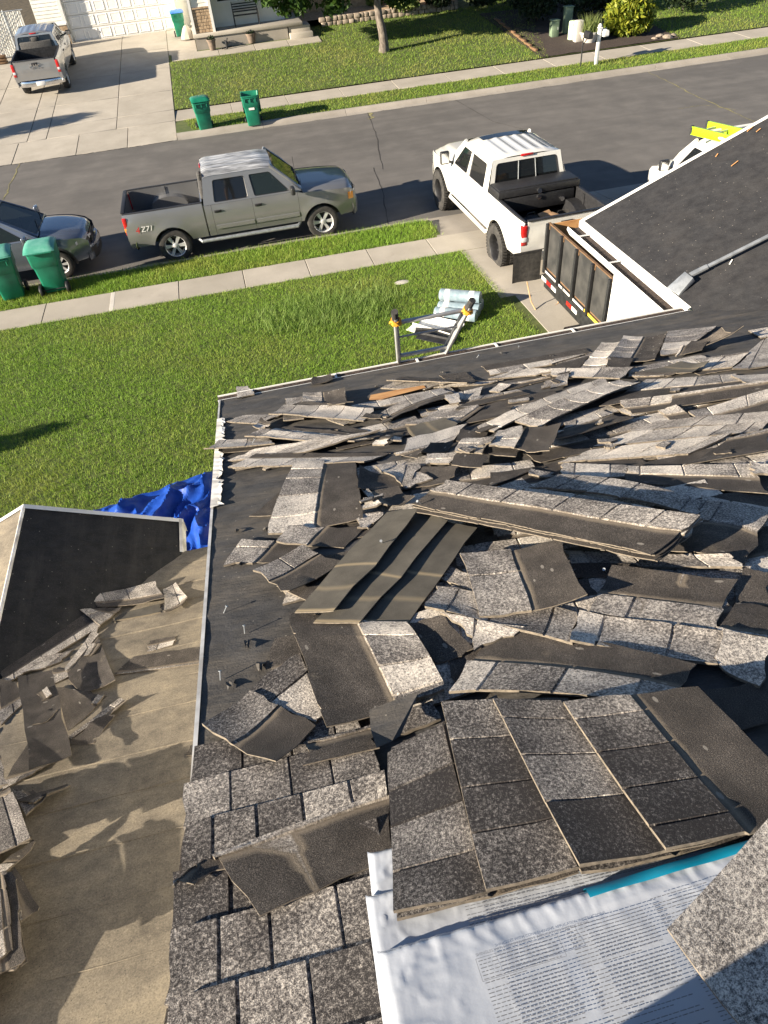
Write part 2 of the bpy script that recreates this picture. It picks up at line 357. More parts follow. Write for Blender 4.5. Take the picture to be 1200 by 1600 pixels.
# ================================================================ THE SETTING
def sheet(name, pts, mat, parent=None):
    mb = MB(); mb.add(pts, [tuple(range(len(pts)))]); return mb.obj(name, mat, parent, normals=False, smooth=False)
struct(sheet('ground', [(-700, -700, -.03), (900, -700, -.03), (900, 900, -.03), (-700, 900, -.03)], MT['soil']))
NY1, NY2, NK = 15.03, 16.02, 17.16       # near pavement lawn edge / street edge, near kerb back
FK, FS1, FS2 = 28.92, 30.65, 32.05       # far kerb back, far pavement
road = struct(sheet('road', [(-90, NK+.1, 0), (120, NK+.1, 0), (120, 28.6, 0), (-90, 28.6, 0)], MT['asphalt']))
def ribbon(name, pts, w, z, mat, parent):
    mb = MB(); P = []
    fine = []
    for (a, b) in zip(pts[:-1], pts[1:]):
        for k in range(7): fine.append(Vector(a).lerp(Vector(b), k/7))
    fine.append(Vector(pts[-1]))
    for i, p in enumerate(fine):
        d = (fine[min(i+1, len(fine)-1)]-fine[max(0, i-1)]).normalized(); nn = Vector((-d.y, d.x, 0))
        ww = w*random.uniform(.3, 1.1); j = nn*random.uniform(-w, w)*.8
        P.append([p+j+nn*ww/2+Vector((0, 0, z)), p+j-nn*ww/2+Vector((0, 0, z))])
    mb.grid(P); return mb.obj(name, mat, parent, smooth=False)
MT['crack'] = pmat('crack_fill', (.02, .018, .016), (.05, .045, .04), 20, .95, coord='Position')
MT['weed'] = pmat('dry_weeds', (.1, .1, .035), (.3, .26, .13), 12, .95, coord='Position')
for pts, w, mm in (([(575, 176), (588, 212), (598, 265)], .03, 'crack'), ([(584, 262), (598, 300), (606, 350)], .03, 'crack'), ([(573, 172), (579, 186)], .16, 'weed'),
                   ([(1008, 110), (1050, 131), (1092, 152), (1140, 173), (1195, 196)], .06, 'weed'), ([(1060, 170), (1100, 164), (1150, 172)], .03, 'weed'),
                   ([(30, 256), (16, 288), (6, 312)], .05, 'weed'), ([(700, 150), (770, 190), (830, 205)], .02, 'crack')):
    ribbon('crack', [Vector(G(*p)) for p in pts], w, .005, MT[mm], road)
# kerbs and gutters
def kerb(name, x0, x1, yb, side):
    r = sroot(name); n = max(1, int((x1-x0)/3.0))
    for i in range(n):
        a = x0+(x1-x0)*i/n+.006; b = x0+(x1-x0)*(i+1)/n-.006
        prof = [(0, -.05), (0, .14), (.13*side, .135), (.17*side, .105), (.2*side, .03), (.47*side, .008), (.47*side, -.05)]
        mb = MB(); mb.prism(prof, lambda p, q, h: (h, yb+p, q), a, b); mb.obj('kerb_stone', MT['kerb'], r, ang=50)
    return r
kerb('kerb', -30, 4.75, NK, 1); kerb('kerb', 11.6, 34, NK, 1)
kerb('kerb', -1.42, 58, FK, -1)
def slab(parent, x0, x1, y0, y1, zf, mat, name='slab', g=.008, th=.1):
    mb = MB(); j = random.uniform(-.003, .003); P = [(x0+g, y0+g), (x1-g, y0+g), (x1-g, y1-g), (x0+g, y1-g)]
    vs = [(x, y, zf(x, y)+j) for x, y in P]+[(x, y, zf(x, y)-th) for x, y in P]
    mb.add(vs, [(0, 1, 2, 3), (7, 6, 5, 4), (0, 4, 5, 1), (1, 5, 6, 2), (2, 6, 7, 3), (3, 7, 4, 0)])
    return mb.obj(name, mat, parent, bevel=.006, seg=1)
def near_z(x, y): return .15 + max(0.0, 15.0-y)*.025
pv = sroot('pavement'); x = -13.32
while x < 4.5:
    slab(pv, x, x+1.47, NY1, NY2, lambda a, b: .155, MT['concrete']); x += 1.47
jx = [Vector(G(174, 482, .15)).x]
slab(pv, jx[0]-.05, jx[0]+.06, NY1+.02, NY2-.02, lambda a, b: .161, MT['patch'], 'patch')
for j in (4.4, 4.4+1.47): pass
# near driveway: slabs up to the garage, and the apron down to the road
dv = sroot('driveway')
for i, (a, b) in enumerate(((4.62, 7.0), (7.0, 9.4), (9.4, 11.8))):
    for (c, d) in ((7.4, 9.9), (9.9, 12.4), (12.4, NY1), (NY1, NY2)):
        aa = a+.55 if (i == 0 and d <= 12.4) else (a+.25 if (i == 0 and d <= NY1) else a)
        slab(dv, aa, b, c, d, near_z, MT['concrete'])
    slab(dv, a, b, NY2, NK+.42, lambda x_, y_: .15-.142*min(1, max(0, (y_-NY2)/(NK+.42-NY2))), MT['kerb'], 'apron')
# near yard ground
def terrain(name, x0, x1, y0, y1, zf, mat, nx=30, ny=20, amp=.0):
    mb = MB(); P = [[(x0+(x1-x0)*i/nx, y0+(y1-y0)*j/ny, zf(x0+(x1-x0)*i/nx, y0+(y1-y0)*j/ny)+amp*mnoise.noise((i*.7, j*.7, 3))) for j in range(ny+1)] for i in range(nx+1)]
    mb.grid(P); return struct(mb.obj(name, mat, None, smooth=True))
terrain('front_yard', -40, 5.35, -6, NY1+.004, lambda x, y: near_z(x, y)-.006, MT['lawnbase'])
terrain('verge', -40, 4.74, NY2-.004, NK, lambda x, y: .135, MT['lawnbase'])
terrain('verge', 11.7, 40, 5, NK, lambda x, y: near_z(x, min(y, 15))-.012, MT['lawnbase'])
# far side
terrain('far_yard', -1.42, 15.0, FS2-.004, 70, lambda x, y: far_z(y), MT['lawnbase'])
terrain('far_yard', 15.0, 60, FS2-.004, 70, lambda x, y: far_z(y), MT['lawnbase'])
terrain('far_yard', -60, -14.2, FS2-.004, 70, lambda x, y: far_z(y), MT['lawnbase'])
terrain('far_yard', -14.2, -1.42, 44.0, 70, lambda x, y: far_z(y)-.02, MT['soil'])
terrain('far_verge', -1.42, 60, FK-.002, FS1+.01, lambda x, y: .13, MT['lawnbase'])
fp = sroot('far_pavement'); x = -1.42
while x < 46:
    slab(fp, x, x+2.2, FS1, FS2, lambda a, b: .155+max(0, b-31)*KS*.5, MT['concrete']); x += 2.2
fd = sroot('far_driveway')
xs = [-14.2, -11.4] + [float(GS(*p)[0]) for p in ((10, 140), (57, 176), (84, 174), (187, 125))] + [-1.42]
ys = [FS1, FS2, 34.6, 38.0, 41.3, 44.72]
for a, b in zip(xs[:-1], xs[1:]):
    for c, d in zip(ys[:-1], ys[1:]): slab(fd, a, b, c, d, lambda x_, y_: far_z(y_)+.012, MT['concrete'], g=.012)
ax = [-14.2, -11.6, -9.4, -7.2, -5.0, -3.2, -1.42]
for a, b in zip(ax[:-1], ax[1:]): slab(fd, a, b, 28.5, FS1, lambda x_, y_: .01+.145*min(1, (y_-28.5)/2.0), MT['concrete'], 'apron', g=.012)
slab(fd, -1.42, -.06, 39.95, 44.72, lambda x_, y_: far_z(y_)+.012, MT['concrete'], g=.012)
walk = sroot('porch_path')
for a, b in zip((-1.3, .9, 2.6, 4.2), (.9, 2.6, 4.2, 5.75)): slab(walk, a, b, 38.85, 39.95, lambda x_, y_: far_z(y_)+.03, MT['concrete'], g=.012)
# ---- grass
def blades(name, xy, zf, h, w, mat, lean=.5):
    n = len(xy); x, y = xy[:, 0], xy[:, 1]; z = zf(x, y)
    th = rng.uniform(0, 2*pi, n); hh = h*rng.uniform(.55, 1.35, n); ww = w*rng.uniform(.6, 1.3, n)/2
    la = rng.uniform(0, 2*pi, n); ll = hh*lean*rng.uniform(.2, 1.4, n)
    V = np.empty((n, 3, 3)); cx, sx = np.cos(th)*ww, np.sin(th)*ww
    V[:, 0] = np.stack([x-cx, y-sx, z-.01], 1); V[:, 1] = np.stack([x+cx, y+sx, z-.01], 1)
    V[:, 2] = np.stack([x+np.cos(la)*ll, y+np.sin(la)*ll, z+hh], 1)
    return tris(name, V.reshape(-1, 3), np.repeat(rng.random(n), 3), mat, 3)
def tris(name, V, rnd, mat, k):
    me = bpy.data.meshes.new(name); nv = len(V); nf = nv//k
    me.vertices.add(nv); me.vertices.foreach_set('co', V.astype(np.float32).ravel())
    me.loops.add(nv); me.loops.foreach_set('vertex_index', np.arange(nv, dtype=np.int32))
    me.polygons.add(nf); me.polygons.foreach_set('loop_start', np.arange(0, nv, k, dtype=np.int32))
    me.update(calc_edges=True)
    a = me.attributes.new('rnd', 'FLOAT', 'POINT'); a.data.foreach_set('value', rnd.astype(np.float32))
    me.materials.append(mat); return bpy.data.objects.new(name, me)
def scatter(n, x0, x1, y0, y1, keep=None):
    p = np.stack([rng.uniform(x0, x1, n), rng.uniform(y0, y1, n)], 1); return p if keep is None else p[keep(p[:, 0], p[:, 1])]
nz = lambda x, y: .144+np.maximum(0, 15-y)*.025
pa, pb = G(835, 515, .24), G(740, 410, .17)
xr = lambda y: pb[0]+(pa[0]-pb[0])*(y-pb[1])/(pa[1]-pb[1])
stone_c = G(628, 442, .16)
lawnkeep = lambda x, y: (x < xr(y)+rng.normal(0, .04, len(x))) & ((x < -.3) | (y > 8.2)) & (np.hypot(x-stone_c[0], (y-stone_c[1])*1.5) > .16)
stuff(link(blades('lawn_grass', scatter(300000, -8.5, 5.6, 6.4, NY1+.02, lawnkeep), nz, .052, .0095, MT['grass'], .85)))
lc = G(515, 487, .2)
patch = lambda x, y: (((x-lc[0])/1.55)**2+((y-lc[1])/.85)**2) < rng.uniform(.1, 1.25, len(x))**2
stuff(link(blades('long_grass', scatter(16000, lc[0]-2, lc[0]+2, lc[1]-1.3, NY1-.02, patch), nz, .2, .012, MT['tallgrass'], .9)))
ev = lambda x, y: x < 4.7-.25*np.abs(y-16.6)+rng.normal(0, .06, len(x))
stuff(link(blades('verge_grass', scatter(34000, -9, 4.9, NY2-.02, NK+.03, ev), lambda x, y: .13+0*x, .09, .012, MT['grass'], .7)))
fz = lambda x, y: .145+np.maximum(0, y-31)*KS
stuff(link(blades('far_verge_grass', scatter(30000, -1.2, 30, FK, FS1, lambda x, y: x > -1.0+.5*(30-y)*.4), lambda x, y: .125+0*x, .07, .022, MT['fargrass'], .8)))
flk = lambda x, y: ~((y > 38.8) & (x < 5.8)) & ~((x > 14.2+.28*(y-32)) & (x < 20.2)) & (y < np.where(x < 15, 41.7, 48)) & (x > -1.38+.0*y)
stuff(link(blades('far_lawn_grass', scatter(135000, -1.5, 34, FS2-.02, 48, flk), fz, .08, .026, MT['fargrass'], .8)))
bed = terrain('flower_bed', 13.9, 20.3, FS2+.02, 40, lambda x, y: far_z(y)+.035+.03*mnoise.noise((x*2, y*2, 0)), MT['mulch'], 30, 30)
# pale stone set in the near lawn
mb = MB(); mb.lathe([(0, .03), (.09, .03), (.13, .015), (.14, -.05)], 9)
so = mb.obj('paving_stone', MT['patch']); so.location = stone_c; so.scale = (1.3, .8, 1)
tag(so, 'small pale flat stone sunk in the lawn by the tall grass', 'stone')

for x0, x1, y, w_ in ((-1.4, 40, 28.76, .07), (-1.4, 40, 28.5, .05), (-20, 4.7, NK+.22, .07), (-14, -1.4, 28.5, .05)):
    pts = [Vector((x0+(x1-x0)*i/14, y, .004)) for i in range(15)]; ribbon('gutter_dirt', pts, w_, .006 if y < 28.6 else .012, MT['crack'] if w_ < .06 else MT['mulch'], road)
# ================================================================ THE ROOF WE STAND ON
EZ = 3.55; MP = 1/3.0
CORN = Vector(G(344, 626, EZ)); RX, EY = CORN.x, CORN.y
house = thing('house', 'house whose stripped roof with black felt fills the foreground', 'house', (RX, EY, 0))
HB = Vector((RX, EY, 0))
class Roof:
    def __init__(s, o, slope, a0, a1, b0, b1, res=.0125):
        s.o = Vector(o); al = math.atan(slope); s.ea = Vector((1, 0, 0)); s.eb = Vector((0, -cos(al), sin(al))); s.n = Vector((0, sin(al), cos(al)))
        s.a0, s.b0, s.res = a0, b0, res; s.hm = np.zeros((int((a1-a0)/res), int((b1-b0)/res)))
    def pt(s, a, b, h=0): return s.o + s.ea*a + s.eb*b + s.n*h
    def px(s, u, v, h=0):
        d = Vector(ray(u, v)); o = Vector((0, 0, CAM_H)); t = (s.o + s.n*h - o).dot(s.n)/d.dot(s.n); p = o + d*t - s.o
        return p.dot(s.ea), p.dot(s.eb)
    def ij(s, A, B):
        i = np.clip(((A-s.a0)/s.res).astype(int), 1, s.hm.shape[0]-2); j = np.clip(((B-s.b0)/s.res).astype(int), 1, s.hm.shape[1]-2); return i, j
    def obs(s, A, B):
        i, j = s.ij(A, B); r = s.hm[i, j]
        for di in (-1, 0, 1):
            for dj in (-1, 0, 1): r = np.maximum(r, s.hm[i+di, j+dj])
        return r
    def press(s, A, B, Z, k=6):
        nu, nv = A.shape
        t = (np.arange(k)+.5)/k
        for fu in t:
            for fv in t:
                def bl(Q): return (Q[:-1, :-1]*(1-fu)*(1-fv)+Q[1:, :-1]*fu*(1-fv)+Q[:-1, 1:]*(1-fu)*fv+Q[1:, 1:]*fu*fv)
                i, j = s.ij(bl(A), bl(B)); np.maximum.at(s.hm, (i, j), bl(Z))
MR = Roof((RX, EY, EZ), MP, -.4, 9.5, -.2, 6.2)
LEZ = 2.62
LC = Vector(G(310, 857, LEZ)); LEX, LEY = LC.x, LC.y
LR = Roof((LEX, LEY, LEZ), MP, -6, .6, -.1, 5.6)
# --- decks
def felt_part(name, R, a0, a1, b0, b1, mat, parent, base, step=.045, amp=.004, lap=.9, keep=None, lapz=.004, wr=1.0):
    mb = MB(); na, nb = int((a1-a0)/step), int((b1-b0)/step); P = []
    for i in range(na+1):
        row = []
        for j in range(nb+1):
            a = a0+(a1-a0)*i/na; b = b0+(b1-b0)*j/nb
            h = amp*(mnoise.noise((a*2.1, b*5.0, 1.7))+.6*mnoise.noise((a*5, b*11, 4.2))*wr)
            h += lapz*((b % lap)/lap)
            row.append(R.pt(a, b, h)-base)
        P.append(row)
    mb.grid(P); return mb.obj(name, mat, parent, ang=60, normals=False)
felt_part('main_roof_felt', MR, 0, 9.4, 0, 5.95, MT['felt'], house, HB, .05)
mb = MB(); th = .05          # plywood deck under the felt
for (R, a0, a1, b0, b1) in ((MR, .01, 9.38, .01, 5.95),):
    q = [R.pt(a, b, -.012)-HB for a, b in ((a0, b0), (a1, b0), (a1, b1), (a0, b1))]+[R.pt(a, b, -.06)-HB for a, b in ((a0, b0), (a1, b0), (a1, b1), (a0, b1))]
    mb.add(q, [(0, 1, 2, 3), (7, 6, 5, 4), (0, 4, 5, 1), (1, 5, 6, 2), (2, 6, 7, 3), (3, 7, 4, 0)])
mb.obj('roof_deck', MT['wood'], house)
RZ = MR.pt(0, 5.95).z; RYY = MR.pt(0, 5.95).y
mb = MB(); mb.grid([[Vector((x, RYY-d, RZ-d*MP))-HB for d in (0, 2, 4.5)] for x in (RX, 9)], flip=True); mb.obj('back_roof_slope', MT['felt'], house)
# walls
mb = MB(); mb.box(Vector((RX+4.65, EY-4.4, (EZ-.1)/2))-HB, (8.6, 8.1, EZ-.1)); mb.obj('house_wall', MT['siding'], house)
mb = MB(); mb.prism([(EY-.05, EZ-.1), (RYY, RZ-.09), (RYY-4, EZ-.1)], lambda a, b, h: Vector((h, a, b))-HB, RX+.28, RX+.4); mb.obj('gable_wall', MT['siding'], house)
# eave fascia + gutter trough along the main eave (white outer lip, dark trough, white drip edge)
def gutter(name, p0, p1, out, width, parent, base, drop=.09, fill=None):
    p0, p1, out = Vector(p0), Vector(p1), Vector(out); Z = Vector((0, 0, 1))
    prof = [(0.004, 0), (0.004, -drop), (width*.75, -drop), (width*.95, -.045), (width*.95, .0), (width, .003), (width+.008, -.03), (width*.8, -drop-.006), (-.004, -drop-.006), (-.004, 0)]
    mb = MB(); mb.grid([[p0+out*a+Z*b-base for a, b in prof], [p1+out*a+Z*b-base for a, b in prof]])
    o = mb.obj(name, MT['white'], parent, ang=30)
    fl = fill if fill else drop-.012
    mb = MB(); mb.quad(p0+out*.006-Z*fl-base, p1+out*.006-Z*fl-base, p1+out*width*.93-Z*fl-base, p0+out*width*.93-Z*fl-base); mb.obj('gutter_grit', MT['mulch'], o)
    mb = MB(); L = (p1-p0).length; n = int(L/.75)
    d = (p1-p0).normalized()
    for i in range(n):
        c = p0+d*(.3+i*.75); mb.box(c+out*width/2+Z*.0-base, (.02, width, .008) if abs(d.x) > .5 else (width, .02, .008))
    mb.obj('gutter_strap', MT['white'], o); return o
gutter('gutter', (RX-.02, EY+.016, EZ-.012), (3.98, EY+.016, EZ-.012), (0, 1, 0), .085, house, HB, .06, .010)
def strip(mb, R, a0, a1, b0, b1, h, base, n=2):   # thin plate lying on a roof plane
    P = [[R.pt(a0+(a1-a0)*i/n, b, h)-base for b in (b0, b1)] for i in range(n+1)]; mb.grid(P)
mb = MB()   # drip edge: eave flange + face
mb.grid([[MR.pt(a, b, h)-HB for (b, h) in ((.006, .004), (-.012, .004), (-.016, -.02), (-.012, -.07))] for a in (-.02, 4.42)])
mb.obj('drip_edge', MT['white'], house, ang=20)
mb = MB()   # rake edge
mb.grid([[MR.pt(a, b, h)-HB for (a, h) in ((.004, .007), (-.010, .008), (-.013, -.02), (-.012, -.12))] for b in [.0]+[k*.3 for k in range(1, 20)]+[5.95]])
mb.obj('rake_edge', MT['whitedirty'], house, ang=20)
mb = MB(); P = []   # torn paper-like flashing strip near the lower rake
for k in range(46):
    b = .62+k*.04; w = .05+.028*mnoise.noise((k*.9, 2, 1))
    if 18 < k < 22 or 33 < k < 35: w *= .35
    P.append([MR.pt(-.012, b, .012)-HB, MR.pt(w*.6, b, .013+.006*random.random())-HB, MR.pt(w, b+.01*random.random(), .011+.012*random.random())-HB])
mb.grid(P); mb.obj('torn_flashing', MT['whitedirty'], house, smooth=False)
# --- garage wing: gable towards the street
GX, GY = 3.98, 7.62; GS_ = .385; GR = GX+3.5
def gp(x, y, h=0): return Vector((x, y, EZ+.012+(x-GX)*GS_+h))
mb = MB(); nx, ny = 70, 120; P = []
for i in range(nx+1):
    x = GX+(GR-GX)*i/nx
    P.append([gp(x, GY-(GY-.6)*j/ny, .003*mnoise.noise((x*4, j*.22, 0))+.0025*((x*1.1) % 1))-HB for j in range(ny+1)])
mb.grid(P); mb.obj('garage_roof_felt', MT['gfelt'], house, ang=60)
mb = MB(); mb.grid([[Vector((GR+3.6*t, y, gp(GR, y).z-3.6*t*GS_-.001))-HB for y in (GY, .6)] for t in (0, 1)]); mb.obj('garage_far_slope', MT['gfelt'], house)
mb = MB(); tt = [(GX-.03, 0), (GR, 0)]
for a, b in (((GX-.03), GR),):
    A0, B0 = gp(a, GY), gp(b, GY)
    vs = [A0+Vector((0, -.03, .008)), B0+Vector((0, -.03, .008)), B0+Vector((0, .025, .01)), A0+Vector((0, .025, .01)), B0+Vector((0, .028, -.17)), A0+Vector((0, .028, -.17))]
    mb.add([v-HB for v in vs], [(0, 1, 2, 3), (3, 2, 4, 5)])
mb.obj('garage_rake_trim', MT['white'], house, ang=20)
mb = MB(); mb.grid([[Vector((GX+dx, y, EZ+.012+dz))-HB for dx, dz in ((.002, .008), (-.03, -.004), (-.034, -.03), (-.03, -.07))] for y in (GY+.02, EY+.02)]); mb.obj('garage_drip_edge', MT['white'], house, ang=20)
mb = MB()
mb.box(Vector((GR, (7.1+EY-1)/2, 1.66))-HB, (2*(GR-GX-.28), 7.1-EY+1, 3.32))
mb.obj('garage_wall', MT['siding'], house)
mb = MB(); mb.box(Vector((GX+.275, 7.085, 1.66))-HB, (.09, .09, 3.3)); mb.obj('corner_trim', MT['white'], house)
mb = MB()
for k in range(22):
    z = .45+k*.13; mb.prism([(0, 0), (-.012, 0), (-.002, .13)], lambda a, b, h: Vector((GX+.279+a, h, z+b))-HB, EY+.1, 7.03)
stuff(mb.obj('siding_boards', MT['siding'], house, smooth=False))
gutter('garage_gutter', (GX-.034, GY+.0, EZ-.03), (GX-.034, EY+.1, EZ-.05), (-1, 0, 0), .15, house, HB, .09, .028)
# --- lower roof on the left with its small front gable
felt_part('lower_roof_felt', LR, -5.4, .55, 0, 5.3, MT['dust'], house, HB, .04, .004, .38, lapz=.006, wr=1.2)
for k in range(13):
    mb = MB(); b_ = .25+k*.31+random.uniform(-.03, .03); sd = k*3.7; a0_ = random.choice([-3.2, -1.2, -.8]); P = []
    for i in range(40):
        a_ = a0_+(.5-a0_)*i/39; bb = b_+.012*mnoise.noise((a_*2, sd, 0))+.05*(a_*.15); hh_ = .007+.003*mnoise.noise((a_*5, sd, 2))
        P.append([LR.pt(a_, bb-.012, hh_-.009)-HB, LR.pt(a_, bb, hh_)-HB, LR.pt(a_, bb+.004, hh_-.008)-HB])
    mb.grid(P); mb.obj('felt_seam', MT['dust'], house, ang=25)
mb = MB(); q = [LR.pt(a, b, h)-HB for h in (-.03, -.16) for a, b in ((-5.4, .0), (.5, .0), (.5, 5.3), (-5.4, 5.3))]
mb.add(q, [(0, 1, 2, 3), (7, 6, 5, 4), (0, 4, 5, 1), (1, 5, 6, 2), (2, 6, 7, 3), (3, 7, 4, 0)]); mb.obj('lower_roof_deck', MT['wood'], house)
mb = MB(); mb.box(Vector((LEX-2.4, LEY-3.0, 1.2))-HB, (5.2, 5.4, 2.4)); mb.obj('lower_house_wall', MT['siding'], house)
E_ = Vector(G(283, 815, LEZ)); dA = ray(38, 793); A_ = Vector(dA*(E_.y/dA[1]))+Vector((0, 0, CAM_H)); RDX = A_.x; GSL = (A_.z-LEZ)/(E_.x-A_.x)
def gl(x, y, h=0): return Vector((x, y, A_.z-abs(x-RDX)*GSL+h))
yb = LEY - (A_.z-LEZ)/MP - .15
GFY = E_.y
mb = MB()
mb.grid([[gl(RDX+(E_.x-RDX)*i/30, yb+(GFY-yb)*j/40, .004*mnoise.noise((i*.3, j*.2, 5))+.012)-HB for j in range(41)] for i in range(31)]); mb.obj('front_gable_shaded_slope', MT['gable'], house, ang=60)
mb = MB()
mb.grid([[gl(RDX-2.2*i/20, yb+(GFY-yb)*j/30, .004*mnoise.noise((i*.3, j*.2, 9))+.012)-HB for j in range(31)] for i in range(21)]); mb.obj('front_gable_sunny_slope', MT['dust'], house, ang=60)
mb = MB()
for xa, xb in ((RDX, E_.x+.02), (RDX, RDX-2.2)):
    a, b = gl(xa, GFY), gl(xb, GFY)
    vs = [a+Vector((0, -.03, .022)), b+Vector((0, -.03, .022)), b+Vector((0, .02, .022)), a+Vector((0, .02, .022)), b+Vector((0, .024, -.14)), a+Vector((0, .024, -.14))]
    mb.add([v-HB for v in vs], [(0, 1, 2, 3), (3, 2, 4, 5)])
mb.obj('front_gable_trim', MT['white'], house, ang=20)
mb = MB(); mb.grid([[Vector((E_.x+dx, y, LEZ+.012+dz))-HB for dx, dz in ((-.012, .016), (.012, .006), (.014, -.12))] for y in (GFY+.01, LEY-.02)]); mb.obj('front_gable_eave_trim', MT['whitedirty'], house, ang=20)
mb = MB(); mb.prism([(E_.x-.03, LEZ-.05), (RDX, A_.z-.05), (RDX-2.2, A_.z-2.2*GSL-.05), (RDX-2.2, 0), (E_.x-.3, 0), (E_.x-.3, LEZ-.1)], lambda a, b, h: Vector((a, h, b))-HB, GFY-.3, GFY-.2); mb.obj('front_gable_wall', MT['siding'], house)
mb = MB(); mb.path([gl(RDX, yb+(GFY-yb)*t, .012)-HB for t in (0, .25, .5, .75, 1)], .014, 6); mb.obj('ridge_edge', MT['whitedirty'], house)
# raise the lower roof's height map where the gable stands
ii, jj = np.meshgrid(np.arange(LR.hm.shape[0]), np.arange(LR.hm.shape[1]), indexing='ij')
AX = LR.a0+(ii+.5)*LR.res+LEX; BB = LR.b0+(jj+.5)*LR.res
yy = LEY+LR.eb.y*BB; gz = A_.z-np.abs(AX-RDX)*GSL+.02; rz = LEZ+LR.eb.z*BB
LR.hm = np.where((yy < GFY+.05), np.maximum(0, (gz-rz)*LR.n.z), 0)
# and the main roof's where the garage stands
ii, jj = np.meshgrid(np.arange(MR.hm.shape[0]), np.arange(MR.hm.shape[1]), indexing='ij')
AX = MR.a0+(ii+.5)*MR.res+RX; BB = MR.b0+(jj+.5)*MR.res; gz = EZ+.015+(AX-GX)*GS_; rz = EZ+MR.eb.z*BB
MR.hm = np.where(AX > GX, np.maximum(0, (gz-rz)*MR.n.z), 0)+.006

